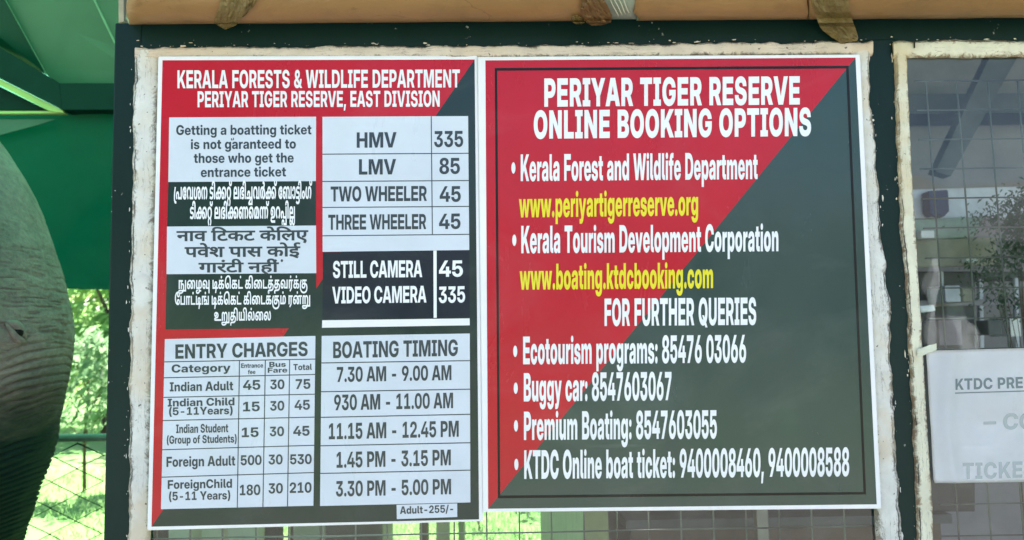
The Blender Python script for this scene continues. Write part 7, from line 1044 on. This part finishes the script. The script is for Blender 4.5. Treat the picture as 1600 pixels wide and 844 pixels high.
  33: [570,[142,-7,-22,2,-20,5,-19,9,-16,13,-14,16,-11,21,-8,25,-5,28,-1,33,1,31,5,29,8,25,11,24,13,20,16,18,18,16,19,13,22,10,23,7,24,4,24,1,21,-1,20,-2,18,-4,16,-7,16,-8,14,-11,10,-10,9,-11,7,-13,6,-14,5,-17,4,-19,4,-21,2,-25,2,-28,0,-14,1,-13,1,-12,2,-12,2,-10,3,-10,3,-8,5,-7,5,-6,4,-2,4,-3,4,-2,10,-2,6,0,10,1,9,2,9,5,7,7,6,10,5,12,4,16,2,19,1,23,-1,21,-3,21,-4,21,-12,42,-9,21,-9,20,-11,18,-11,17,65,37,21,-32,17,-34,14,-35,10,-36,5,-37,2,-38,-1,-32,-5,-28,-7,-26,-11,-21,-14,-19,-17,-14,-22,-11,-25,-6,-29,-2,-16,1,-16,2,-14,4,-13,5,-12,8,-11,9,-11,13,-9,15,-8,18,-5,20,-4,25,-3,29,0,17,-2,16,-1,15,-4,26,-6,22,-4,9,-5,8,-7,9,-8,7,-10,6,-11,4,-13,3,-14,1,-23,-3,-20,-6,-18,-10,-15,-14,-13,-18,-9,-20,-8,-24,-4,-25,-1,-28,0,-21,2,-18,3,-14,5,-12,5,-9,7,-7,7,-4,9,-3,9,-1,14,2,6,3,5,5,4,5,3,7,2,8,2,9,0,11,-1,16,-4,13,-6,10,-8,7,-10,5,-12,1,-12,-1,-13,-4,-12,-8,-11,-8,-10,-10,-9,-10,-11,51,12,12,14,11,15,9,16,7,18,5,20,1,27,-3,23,-9,19,-15,14,-20,8,-26,3,-30,-1,-22,-4,-20,-6,-17,-10,-15,-11,-12,-14,-10,-17,-7,-19,-5]],
 },
}
M_LINES = [[162, 44, 72, 55, 56, 42, 3, 33, 65, 163, 220, 77, 3, 52, 47, 65, 176, 55, 118, 163, 77, 3, 72, 46, 64, 184, 65, 6, 25, 77], [33, 65, 163, 220, 77, 3, 52, 47, 65, 163, 37, 71, 48, 203, 77, 3, 13, 51, 208, 65, 222]]
D_LINES = [[44, 66, 57, 3, 67, 35, 25, 35, 3, 25, 75, 67, 54, 19], [46, 57, 75, 58, 3, 46, 66, 60, 3, 25, 79, 12], [27, 66, 52, 6, 35, 68, 3, 44, 61, 68, 6]]
T_LINES = [[125, 48, 35, 156, 3, 114, 77, 46, 18, 82, 3, 18, 42, 48, 23, 84, 25, 36, 90, 77, 102], [47, 28, 41, 82, 114, 78, 3, 114, 77, 46, 18, 82, 3, 18, 42, 48, 23, 77, 102, 88, 3, 31, 86, 143], [10, 143, 25, 42, 30, 42, 92, 48, 33]]

# ---------------------------------------------------------------- lettering
_cache = {}
def glyph(script, key):
    k = (script, key)
    if k not in _cache:
        g = GLYPHS[script][key]
        cs = []
        for v in g[1:]:
            x = y = 0
            pts = []
            for i in range(0, len(v), 2):
                x += v[i]; y += v[i+1]
                pts.append((x/600, y/600))
            cs.append(pts)
        _cache[k] = (g[0]/600, cs)
    return _cache[k]

REF = {'L': 0.727, 'M': 0.52, 'D': 0.628, 'T': 0.56}
def winding(p, cs):
    w = 0
    for c in cs:
        for i in range(len(c)):
            (x0, y0), (x1, y1) = c[i-1], c[i]
            if (y0 <= p[1]) != (y1 <= p[1]):
                s = (x1-x0)*(p[1]-y0)-(p[0]-x0)*(y1-y0)
                if y1 > y0 and s > 0: w += 1
                elif y1 <= y0 and s < 0: w -= 1
    return w
def swell(c, g):
    """the outline moved outwards by g along the mean of its neighbouring edge normals"""
    out = []
    for i in range(len(c)):
        p, q, r = c[i-1], c[i], c[(i+1) % len(c)]
        a, b = math.hypot(q[0]-p[0], q[1]-p[1]) or 1, math.hypot(r[0]-q[0], r[1]-q[1]) or 1
        n1, n2 = (-(q[1]-p[1])/a, (q[0]-p[0])/a), (-(r[1]-q[1])/b, (r[0]-q[0])/b)
        k = max(.35, 1+n1[0]*n2[0]+n1[1]*n2[1])
        out.append((q[0]+g*(n1[0]+n2[0])/k, q[1]+g*(n1[1]+n2[1])/k))
    return out
_mesh = {}
def fill(cs):
    """triangles of the area the outlines wind around, overlaps merged"""
    vs = [Vector(p) for c in cs for p in c]
    es, k = [], 0
    for c in cs:
        es += [(k+i, k+(i+1) % len(c)) for i in range(len(c))]
        k += len(c)
    v, _, f, _, _, _ = delaunay_2d_cdt(vs, es, [], 0, 1e-6)
    tri = []
    for t in f:
        m = (sum(v[i].x for i in t)/3, sum(v[i].y for i in t)/3)
        if winding(m, cs): tri.append(tuple(t))
    return [(p.x, p.y) for p in v], tri
def glyph_mesh(script, key, grow):
    k = (script, key, grow)
    if k not in _mesh:
        cs = glyph(script, key)[1]
        if grow: cs = [swell(c, grow) for c in cs]
        _mesh[k] = fill(cs) if cs else ([], [])
    return _mesh[k]
def set_line(script, text, track=0.0, grow=0.0):
    """triangulated letters of one line, scaled so its ink runs from 0 to 1"""
    x, out, n = 0.0, [], 0
    for k in text:
        v, t = glyph_mesh(script, k, grow)
        used = {i for f in t for i in f}
        if t: out.append((n % 2, [(px+x, py) for px, py in v], t, used))
        x += glyph(script, k)[0] + track
        n += 1
    xs = [v[i][0] for _, v, _, u in out for i in u]
    lo, hi = min(xs), max(xs)
    return [(lv, [((px-lo)/(hi-lo), py/REF[script]) for px, py in v], t) for lv, v, t, _ in out]

class Plane:
    """a flat thing hung in the scene: local x along it, local z up it, local -y towards the viewer"""
    def __init__(s, c, u, lean):
        s.c = Vector(c)
        s.u = Vector(u).normalized()
        n0 = Vector(lean)
        s.v = (n0 - s.u*n0.dot(s.u)).normalized()
        s.n = s.v.cross(s.u)                        # towards the viewer
        if s.n.y > 0: s.n = -s.n
        s.mat = Matrix(((s.u.x, -s.n.x, s.v.x, s.c.x), (s.u.y, -s.n.y, s.v.y, s.c.y),
                        (s.u.z, -s.n.z, s.v.z, s.c.z), (0, 0, 0, 1)))
    def st(s, px, py):
        d = ray(px, py)
        p = EYE + d*((s.c-EYE).dot(s.n)/d.dot(s.n)) - s.c
        return (p.dot(s.u), p.dot(s.v))

def polys(name, plane, outlines, layer, mat, parent):
    """flat printed areas: each outline a list of photograph points"""
    bm = bmesh.new()
    for o in outlines:
        bm.faces.new([bm.verts.new((*[q for q in (plane.st(*p)[0], -layer, plane.st(*p)[1])],)) for p in o])
    return obj(name, bm, mat, parent)

def lettering(name, plane, lines, layer, mat, parent, grow=0.0, extra=(), bend=None):
    """lines: (script, text, x0, base0, x1, base1, cap height), in photograph points"""
    bm = bmesh.new()
    def put(v, tris, lv):
        vs = {}
        for t in tris:
            q = []
            for i in t:
                if i not in vs: vs[i] = bm.verts.new((v[i][0], -layer-lv*0.00003+v[i][2], v[i][1]))
                q.append(vs[i])
            f = bm.faces.new(q)
            f.normal_update()
            if f.normal.y > 0: f.normal_flip()
    for ln in lines:
        sc, tx, x0, b0, x1, b1, cap = ln[:7]
        for lv, v, t in set_line(sc, tx, ln[7] if len(ln) > 7 else 0.0, grow):
            ps = [(x0+(x1-x0)*a, b0+(b1-b0)*a-cap*b) for a, b in v]
            put([plane.st(*p) + ((bend(*p),) if bend else (0,)) for p in ps], t, lv)
    for c in extra:
        v, t = fill([[plane.st(*p) for p in c]])
        put([(a, b, 0) for a, b in v], t, 0)
    return obj(name, bm, mat, parent)

def rules(name, plane, lines, w, layer, mat, parent):
    out = []
    for (x0, y0), (x1, y1) in lines:
        d = math.hypot(x1-x0, y1-y0)
        nx, ny = -(y1-y0)/d*w/2, (x1-x0)/d*w/2
        out.append([(x0+nx, y0+ny), (x1+nx, y1+ny), (x1-nx, y1-ny), (x0-nx, y0-ny)])
    return polys(name, plane, out, layer, mat, parent)

def ring(outer, inner):
    """a frame between two quads as four butted quads"""
    return [[outer[i], outer[(i+1) % 4], inner[(i+1) % 4], inner[i]] for i in range(4)]

def sheet(name, plane, corners, thick, mat, parent, rad=2.0):
    """the stiff board itself, with slightly rounded corners"""
    pts = []
    n = len(corners)
    for i in range(n):
        a, b, c = corners[i-1], corners[i], corners[(i+1) % n]
        la, lc = math.dist(a, b), math.dist(c, b)
        p = [b[k]+(a[k]-b[k])/la*rad for k in (0, 1)]
        q = [b[k]+(c[k]-b[k])/lc*rad for k in (0, 1)]
        for t in (0, .25, .5, .75, 1):
            pts.append([(1-t)**2*p[k]+2*t*(1-t)*b[k]+t*t*q[k] for k in (0, 1)])
    bm = bmesh.new()
    prism(bm, [Vector((plane.st(*p)[0], 0, plane.st(*p)[1])) for p in pts], (0, thick, 0))
    bmesh.ops.recalc_face_normals(bm, faces=bm.faces)
    edge = [e for e in bm.edges if len(e.link_faces) == 2 and all(abs(v.co.y) < 1e-6 for v in e.verts)]
    bmesh.ops.bevel(bm, geom=edge, offset=min(0.0012, thick*0.4), segments=2, affect='EDGES')
    return obj(name, bm, mat, parent)

# ---------------------------------------------------------------- materials of the boards
def printed(name, c, rough=0.22, spec=0.5, var=0.06):
    """ink on glossy film: faint streaks, smudges in the gloss, a slightly wavy surface"""
    M = Mat(name, rough, spec, c)
    f = M.noise(9, 6, 0.6)
    ink = M.ramp(f, [(0.3, [v*(1-var) for v in c]), (0.72, [min(1, v*(1+var)) for v in c])])
    # wiped dust and fine scuffs, plus faint glare put into the colour
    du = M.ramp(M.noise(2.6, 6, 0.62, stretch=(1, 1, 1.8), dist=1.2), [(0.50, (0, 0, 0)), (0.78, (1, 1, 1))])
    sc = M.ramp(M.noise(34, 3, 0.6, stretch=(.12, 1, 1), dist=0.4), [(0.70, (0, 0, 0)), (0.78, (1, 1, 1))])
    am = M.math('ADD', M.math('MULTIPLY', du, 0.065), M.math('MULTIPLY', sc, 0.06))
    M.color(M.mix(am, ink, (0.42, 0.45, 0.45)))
    g = M.noise(16, 6, 0.7, stretch=(1, 1, .35), dist=0.6)
    mr = M.n('MapRange')
    mr.inputs['From Min'].default_value = 0.3; mr.inputs['From Max'].default_value = 0.75
    mr.inputs['To Min'].default_value = rough*0.75; mr.inputs['To Max'].default_value = rough*1.5
    M.l(g, mr.inputs['Value']); M.l(mr.outputs[0], M.b.inputs['Roughness'])
    M.bump(M.noise(4.5, 3, 0.45, dist=0.5), 0.012, 0.3)
    return M.m

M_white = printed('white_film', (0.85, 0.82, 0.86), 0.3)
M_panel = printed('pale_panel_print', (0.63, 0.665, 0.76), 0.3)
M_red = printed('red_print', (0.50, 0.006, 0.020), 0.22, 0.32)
M_dark = printed('dark_print_less_glare', (0.009, 0.026, 0.023), 0.2, 0.4)
M_dark2 = printed('dark_print_more_glare', (0.016, 0.046, 0.040), 0.2, 0.5)  # same ink as on the fare board; stronger reflection put into its colour
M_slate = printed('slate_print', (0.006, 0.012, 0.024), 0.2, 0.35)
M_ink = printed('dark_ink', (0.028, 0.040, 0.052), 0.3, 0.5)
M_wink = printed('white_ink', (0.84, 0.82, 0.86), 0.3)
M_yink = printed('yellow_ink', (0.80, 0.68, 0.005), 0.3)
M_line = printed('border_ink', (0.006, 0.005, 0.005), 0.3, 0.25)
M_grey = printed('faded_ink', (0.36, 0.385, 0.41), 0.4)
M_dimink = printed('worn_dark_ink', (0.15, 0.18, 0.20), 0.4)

# ---------------------------------------------------------------- fare board (left)
LP = Plane(W(*[495, 457], -0.012), (cos(0.0239), sin(0.0239), 0.0016), (0, 0.0036, 1))
fb = thing('fare_board', 'portrait board of entry charges, vehicle fees and boating timings in four languages', 'notice board')
fb.matrix_world = LP.mat
sheet('board_sheet', LP, [(247, 88), (746.6, 86.4), (755, 814.7), (229.8, 829)], 0.004, M_white, fb, 3)
# inner corners of the print
fTL, fTR, fBR, fBL = (254, 94.4), (741.5, 93.2), (748.5, 811.6), (236.8, 823)
polys('red_field', LP, [[fTL, fTR, fBL]], 0.0003, M_red, fb)
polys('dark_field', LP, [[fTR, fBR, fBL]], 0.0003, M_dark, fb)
lettering('heading', LP, [
    ('L', 'KERALA FORESTS & WILDLIFE DEPARTMENT', 277.5, 138.3, 718.5, 137, 28, 0.012),
    ('L', 'PERIYAR TIGER RESERVE, EAST DIVISION', 309, 168, 687, 167, 25, 0.012)], 0.0008, M_wink, fb)
p = polys('english_panel', LP, [[(264.6, 183.8), (494, 182.6), (493.6, 283.2), (263.2, 284.6)]], 0.0006, M_panel, fb)
lettering('lettering', LP, [
    ('L', 'Getting a boatting ticket', 275.6, 211.3, 486.8, 210.3, 15.4),
    ('L', 'is not garanteed to', 298.5, 233.4, 462.5, 232.4, 15.4),
    ('L', 'those who get the', 303, 255, 459, 254.2, 15.4),
    ('L', 'entrance ticket', 314, 277, 447, 276, 15.4),
    ('L', 'u', 361.2, 220, 365.6, 219, 5)], 0.0008, M_ink, p)
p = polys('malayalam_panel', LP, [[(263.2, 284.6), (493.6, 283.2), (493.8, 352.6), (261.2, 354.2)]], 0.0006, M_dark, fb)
lettering('lettering', LP, [('M', M_LINES[0], 272, 311.6, 488, 310.6, 17.5),
                            ('M', M_LINES[1], 297, 342.2, 461, 341.4, 17)], 0.0008, M_wink, p, 0.008)
p = polys('hindi_panel', LP, [[(261.2, 354.2), (493.8, 352.6), (494.2, 427.0), (260.4, 428.6)]], 0.0006, M_panel, fb)
dot = [(440.6+2.0*cos(t*pi/5), 407.4+2.2*sin(t*pi/5)) for t in range(10)]
lettering('lettering', LP, [('D', D_LINES[0], 276, 376.6, 482, 375.2, 14.8),
                            ('D', D_LINES[1], 288.6, 401.6, 469.7, 400.4, 14.8),
                            ('D', D_LINES[2], 310.4, 425.6, 436, 424.8, 14.2)], 0.0008, M_ink, p, 0.026, [dot])
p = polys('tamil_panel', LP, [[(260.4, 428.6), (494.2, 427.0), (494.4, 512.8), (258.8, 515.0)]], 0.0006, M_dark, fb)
lettering('lettering', LP, [('T', T_LINES[0], 279, 451.6, 480.6, 450.6, 13.6),
                            ('T', T_LINES[1], 273.6, 476.4, 484.8, 475.2, 13.6),
                            ('T', T_LINES[2], 335, 501.4, 423.5, 500.4, 13.4)], 0.0008, M_wink, p, 0.008)
p = polys('vehicle_table', LP, [[(504, 182.8), (731.4, 181.6), (733.2, 390.8), (504.2, 393.6)]], 0.0006, M_panel, fb)
rules('table_rules', LP, [((504, 241.2), (732, 239.8)), ((504, 283.8), (732.2, 282.4)), ((504, 324.4), (732.6, 322.8)),
                          ((504, 368.7), (733, 366.4)), ((673.8, 182), (675.6, 367))], 1.5, 0.0008, M_ink, p)
for _ln in ([
    ('L', 'HMV', 557.5, 231.2, 619.7, 230.8, 24), ('L', '335', 678.3, 230.2, 723.8, 229.8, 25),
    ('L', 'LMV', 561, 273.2, 619, 272.8, 24), ('L', '85', 686.5, 272.2, 718.6, 272, 25),
    ('L', 'TWO WHEELER', 516.7, 315.2, 667, 314.2, 23.4, -0.01), ('L', '45', 687, 315.8, 720, 315.4, 24.4),
    ('L', 'THREE WHEELER', 513, 359.4, 666, 358.2, 23.6, -0.01), ('L', '45', 686, 358.4, 719.6, 357.8, 24)]):
    lettering('lettering', LP, [_ln], 0.0009, M_ink, p)
p = polys('camera_panel', LP, [[(504.6, 394.2), (677.2, 391.8), (677.6, 496.8), (504, 498.8)],
                               [(682.2, 391.6), (733.2, 391), (733.8, 496), (682.4, 496.6)]], 0.0006, M_slate, fb)
polys('divider_strip', LP, [[(677.2, 391.8), (682.2, 391.6), (682.4, 496.6), (677.6, 496.8)]], 0.0006, M_wink, fb)
for _ln in ([
    ('L', 'STILL CAMERA', 520.4, 434.6, 659.8, 433.2, 26.4, -0.01), ('L', '45', 686, 432.8, 723.3, 432.4, 25.4),
    ('L', 'VIDEO CAMERA', 519.3, 474.4, 666.4, 472.8, 26, -0.01), ('L', '335', 685.6, 473.6, 726.8, 472.6, 25.4)]):
    lettering('lettering', LP, [_ln], 0.0009, M_wink, p)
polys('white_strip', LP, [[(503.6, 500.6), (733.8, 497.6), (734, 508.4), (503.2, 512.2)]], 0.0006, M_white, fb)
p = polys('timing_table', LP, [[(502.8, 525), (734, 521.2), (735, 785), (500.2, 790.6)]], 0.0006, M_panel, fb)
rules('table_rules', LP, [((502.6, 567.2), (734.2, 563.6)), ((502, 612.2), (734.4, 608.2)), ((501.6, 652.2), (734.6, 647.4)),
                          ((501, 696.6), (734.8, 691.8)), ((500.6, 739.8), (734.8, 734.6))], 1.6, 0.0008, M_ink, p)
lettering('lettering', LP, [
    ('L', 'BOATING TIMING', 520.7, 559.8, 715.4, 556.2, 25.6),
    ('L', '7.30 AM - 9.00 AM', 526.4, 597, 705.4, 594, 23.4),
    ('L', '930 AM - 11.00 AM', 522.2, 641.2, 708, 637.8, 24.2),
    ('L', '11.15 AM - 12.45 PM', 514, 686.6, 716.8, 682.4, 25),
    ('L', '1.45 PM - 3.15 PM', 526, 731, 704.4, 727, 24.6),
    ('L', '3.30 PM - 5.00 PM', 525, 775.8, 704.8, 772.2, 24)], 0.0009, M_ink, p)
p = polys('charges_table', LP, [[(257.8, 530), (493, 525), (489.8, 790.2), (251.8, 795.6)]], 0.0006, M_panel, fb)
rules('table_rules', LP, [((257, 565.6), (492.6, 561.2)), ((256.6, 590.4), (492.2, 585.2)), ((256, 621), (491.8, 616)),
                          ((255, 657.2), (491.4, 651.8)), ((253.8, 702.8), (491, 695.8)), ((252.8, 745.6), (490.4, 738.4)),
                          ((374.4, 563.6), (371, 793)), ((414.8, 562.8), (411, 792)), ((452.8, 562), (449.4, 791.2))], 1.5, 0.0008, M_ink, p)
T = []
def cell(t, x0, x1, b0, cap, b1=None, tr=0.0): T.append(('L', t, x0, b0, x1, b1 if b1 else b0-(x1-x0)*0.02, cap, tr))
cell('ENTRY CHARGES', 274.3, 481, 560.8, 22.4, 556.4)
cell('Category', 268.4, 360.5, 582.4, 12.6)
cell('Entrance', 377, 411.4, 575, 7); cell('fee', 387.6, 399.4, 584.6, 6.6)
cell('Bus', 421, 446.8, 573.6, 8); cell('Fare', 418.6, 449, 582.6, 8); cell('Total', 458.5, 487.4, 578.6, 9.6)
cell('Indian Adult', 265.6, 364.6, 611.8, 14.4)
cell('45', 380, 407, 609.4, 15.2); cell('30', 422.4, 444.6, 608.4, 15); cell('75', 462, 485.2, 608, 15.4)
cell('Indian Child', 262.4, 366.6, 635.4, 12.2); cell('(5-11Years)', 264.4, 363.8, 649, 12.2)
cell('15', 380, 406.2, 643, 15); cell('30', 422.2, 444.4, 641.8, 15); cell('45', 460.4, 484.4, 640.6, 15.4)
cell('Indian Student', 275.4, 356.8, 677, 13.6); cell('(Group of Students)', 261, 370, 693.6, 12.6)
cell('15', 378, 404.4, 683.2, 15); cell('30', 421.6, 444, 681.8, 15); cell('45', 458.4, 484, 681.2, 15.4)
cell('Foreign Adult', 260.4, 367.8, 729.6, 15.8)
cell('500', 376.2, 409, 727, 15.6); cell('30', 419.8, 441.8, 725.8, 15.4); cell('530', 453.4, 487.2, 725.6, 15.6)
cell('ForeignChild', 262.4, 362.8, 764, 13.8); cell('(5-11 Years)', 264.4, 360, 782, 13.4)
cell('180', 375, 407, 774, 16.4); cell('30', 419.8, 442.2, 771.2, 16); cell('210', 452.8, 487, 770.4, 16.4)
lettering('lettering', LP, T, 0.0009, M_ink, p)
pl = thing('price_label', 'small white sticker reading Adult-255/- on the lower edge of the fare board', 'sticker')
pl.matrix_world = LP.mat
polys('label_paper', LP, [[(619.8, 788.6), (714.4, 786.4), (714.6, 807.6), (620.2, 811)]], 0.0013, M_panel, pl)
lettering('lettering', LP, [('L', 'Adult-255/-', 625, 803, 708, 800.4, 11.8, 0.01)], 0.0016, M_ink, pl)

# ---------------------------------------------------------------- booking board (right)
BP = Plane(W(1065, 445, -0.0135), (cos(-0.012), sin(-0.012), -0.0061), (0, 0.0007, 1))
bb = thing('booking_board', 'large red and dark green board of online booking options with yellow web addresses', 'notice board')
bb.matrix_world = BP.mat
sheet('board_sheet', BP, [(746.2, 88.7), (1344, 85), (1377.5, 795), (754.6, 800.4)], 0.003, M_white, bb, 2)
bTL, bTR, bBR, bBL = (758.4, 94.6), (1336.6, 90.2), (1369.8, 788), (762.8, 795)
polys('red_field', BP, [[bTL, bTR, bBL]], 0.0003, M_red, bb)
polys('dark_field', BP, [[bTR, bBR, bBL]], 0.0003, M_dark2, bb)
polys('border_line', BP, ring([(773, 106.6), (1325.6, 103), (1353, 772.6), (778, 778.6)],
                              [(776.8, 110.8), (1322, 107.2), (1349.2, 768.8), (781.6, 774.4)]), 0.0006, M_line, bb)
lettering('heading', BP, [
    ('L', 'PERIYAR TIGER RESERVE', 850.4, 166.4, 1249.4, 162.8, 42.5, 0.045),
    ('L', 'ONLINE BOOKING OPTIONS', 834, 216.4, 1267, 212, 42.5, 0.045)], 0.0008, M_wink, bb, 0.014)
for _ln in ([
    ('L', 'Kerala Forest and Wildlife Department', 813.6, 283, 1183.6, 279.8, 41, 0.012),
    ('L', 'Kerala Tourism Development Corporation', 814.4, 395.6, 1216, 392.4, 42, 0.012),
    ('L', 'FOR FURTHER QUERIES', 944.5, 509.2, 1181.4, 507.4, 42, 0.02),
    ('L', 'Ecotourism programs: 85476 03066', 817.3, 569, 1165.6, 566.2, 42.5, 0.012),
    ('L', 'Buggy car: 8547603067', 818.4, 627, 1049, 625, 43.5, 0.012),
    ('L', 'Premium Boating: 8547603055', 818.6, 687.2, 1120, 684.8, 43.5, 0.012),
    ('L', 'KTDC Online boat ticket: 9400008460, 9400008588', 819, 748, 1326.6, 743.6, 44, 0.012)]):
    lettering('text_line', BP, [_ln], 0.0008, M_wink, bb, 0.006)
for _ln in ([
    ('L', 'www.periyartigerreserve.org', 811, 339.8, 1090.6, 336.4, 39, 0.012),
    ('L', 'www.boating.ktdcbooking.com', 812, 452.6, 1114, 450, 39.5, 0.012)]):
    lettering('web_address', BP, [_ln], 0.0008, M_yink, bb, 0.006)
for cx, cy in ((802.2, 262.7), (803.6, 375.6), (805, 549), (805.8, 606.6), (806.2, 665.4), (806.8, 725.6)):
    polys('bullet_mark', BP, [[(cx+3.2*cos(t*pi/8), cy+9*sin(t*pi/8)) for t in range(16)]], 0.0008, M_wink, bb)

# ---------------------------------------------------------------- paper notice taped over the right hand window
NP = Plane(W(1560, 650, -0.008), (1, 0, 0), (0, 0, 1))
nt = thing('paper_notice', 'white laminated paper notice taped to the barred window glass on the right', 'notice')
nt.matrix_world = NP.mat
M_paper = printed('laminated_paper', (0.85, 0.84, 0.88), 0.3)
cs = [(1447, 548), (1830, 538), (1830, 750), (1459, 755)]
def paper_bend(px, py):
    """how far the sheet bulges towards the viewer at a photograph point"""
    u, v = (px-1450)/380, (py-545)/207
    return -.0035*math.exp(-((u-.075-.14*(v-.5)**2)/.035)**2)-.0015*fbm(u*5, v*4, 1, 2)
bm = bmesh.new(); rows = []
for i in range(81):
    row = []
    for j in range(41):
        u, v = i/80, j/40
        px = (cs[0][0]*(1-u)+cs[1][0]*u)*(1-v)+(cs[3][0]*(1-u)+cs[2][0]*u)*v
        py = (cs[0][1]*(1-u)+cs[1][1]*u)*(1-v)+(cs[3][1]*(1-u)+cs[2][1]*u)*v
        if i == 0 and j in (0, 40): px += 2.2
        s, t = NP.st(px, py)
        row.append(bm.verts.new((s, paper_bend(px, py), t)))
    rows.append(row)
for a, b in zip(rows, rows[1:]):
    for k in range(40): bm.faces.new((a[k], a[k+1], b[k+1], b[k]))
bmesh.ops.solidify(bm, geom=bm.faces[:], thickness=0.0004)
bmesh.ops.recalc_face_normals(bm, faces=bm.faces)
obj('paper_sheet', bm, M_paper, nt, True)
lettering('lettering', NP, [('L', 'KTDC PRE', 1491.8, 609.4, 1598, 606.4, 17.4, .02)], 0.0003, M_dimink, nt, bend=paper_bend)
bm = bmesh.new()
for i in range(30):
    a, b = 1491+112*i/30, 1491+112*(i+1)/30
    q = [(a, 613.4-(a-1491)*.03), (b, 613.4-(b-1491)*.03), (b, 615.2-(b-1491)*.03), (a, 615.2-(a-1491)*.03)]
    bm.faces.new([bm.verts.new((NP.st(*p)[0], paper_bend(*p)-.0003, NP.st(*p)[1])) for p in q])
obj('underline', bm, M_dimink, nt)
lettering('lettering', NP, [('L', '–', 1537, 671, 1557, 670.6, 25)], 0.0003, M_grey, nt, bend=paper_bend)
for _ln in ([('L', 'CO', 1568, 671.6, 1617, 670.4, 25.6),
                            ('L', 'TICKE', 1504, 749, 1597, 746.4, 25.4, .03)]):
    lettering('lettering', NP, [_ln], 0.0003, M_grey, nt, bend=paper_bend)
bm = bmesh.new(); rows = []
for i in range(9):
    row = []
    for j in range(7):
        u, v = i/8, j/6
        px = 1432+30*u; py = 546-10*u+(13-2*u)*v+1.2*fbm(u*4, v*2, 2)
        s, t = NP.st(px, py)
        row.append(bm.verts.new((s, -.0022-.002*abs(fbm(u*3, v*3, 7)), t)))
    rows.append(row)
for a, b in zip(rows, rows[1:]):
    for k in range(6): bm.faces.new((a[k], a[k+1], b[k+1], b[k]))
obj('tape_tab', bm, plain('yellowed_tape', (.62, .62, .50), .3), nt, True)

# ---------------------------------------------------------------- what the glass and the glossy boards reflect
M_op = concrete('opposite_wall_plaster', (0.20, 0.185, 0.18))
ob = thing('opposite_building', 'grey plastered building with deep eaves across the yard, mirrored in the window glass', 'building', (3.5, -13.0, 0))
bm = bmesh.new()
box(bm, (-2.0, -17.0, 0), (11.0, -13.0, 3.2)); rpart(ob, 'wall', bm, M_op)
bm = bmesh.new()
prism(bm, [(-2.8, -12.0, 3.0), (-2.8, -12.0, 3.12), (-2.8, -15, 4.6), (-2.8, -18, 3.12), (-2.8, -18, 3.0)], (14.6, 0, 0))
bmesh.ops.recalc_face_normals(bm, faces=bm.faces); rpart(ob, 'roof', bm, plain('roof_sheet_grey', (.13, .13, .14), .5))
for k in range(4):
    x = -0.9+k*3.0
    bm = bmesh.new(); box(bm, (x, -13.0, 1.0), (x+1.4, -12.94, 2.3)); w_ = rpart(ob, 'window', bm, M_pale)
    bm = bmesh.new(); box(bm, (x+.08, -12.94, 1.08), (x+1.32, -12.93, 2.22)); g_ = obj('pane', bm, plain('dark_pane', (.02, .025, .03), .1)); g_.parent = w_
    g_.matrix_parent_inverse = w_.matrix_world.inverted()
    bm = bmesh.new(); box(bm, (x+2.0, -12.3, .004), (x+2.2, -12.1, 3.0)); rpart(ob, 'column', bm, M_pale)
for k, (x, y, h, c) in enumerate(((-9, -12, 6.5, 2.6), (-5.2, -15, 7.5, 2.6), (14, -13, 7, 3.0))):
    plant('shade_tree', ['tall leafy tree across the yard, farthest from the opposite building', 'tall leafy tree beside the end of the opposite building', 'tall leafy tree at the far end of the opposite building'][k],
          'tree', x, y, h, c, M_leaf[1], 50+k, 1800, .26, .16, 18, 'trees across the yard')
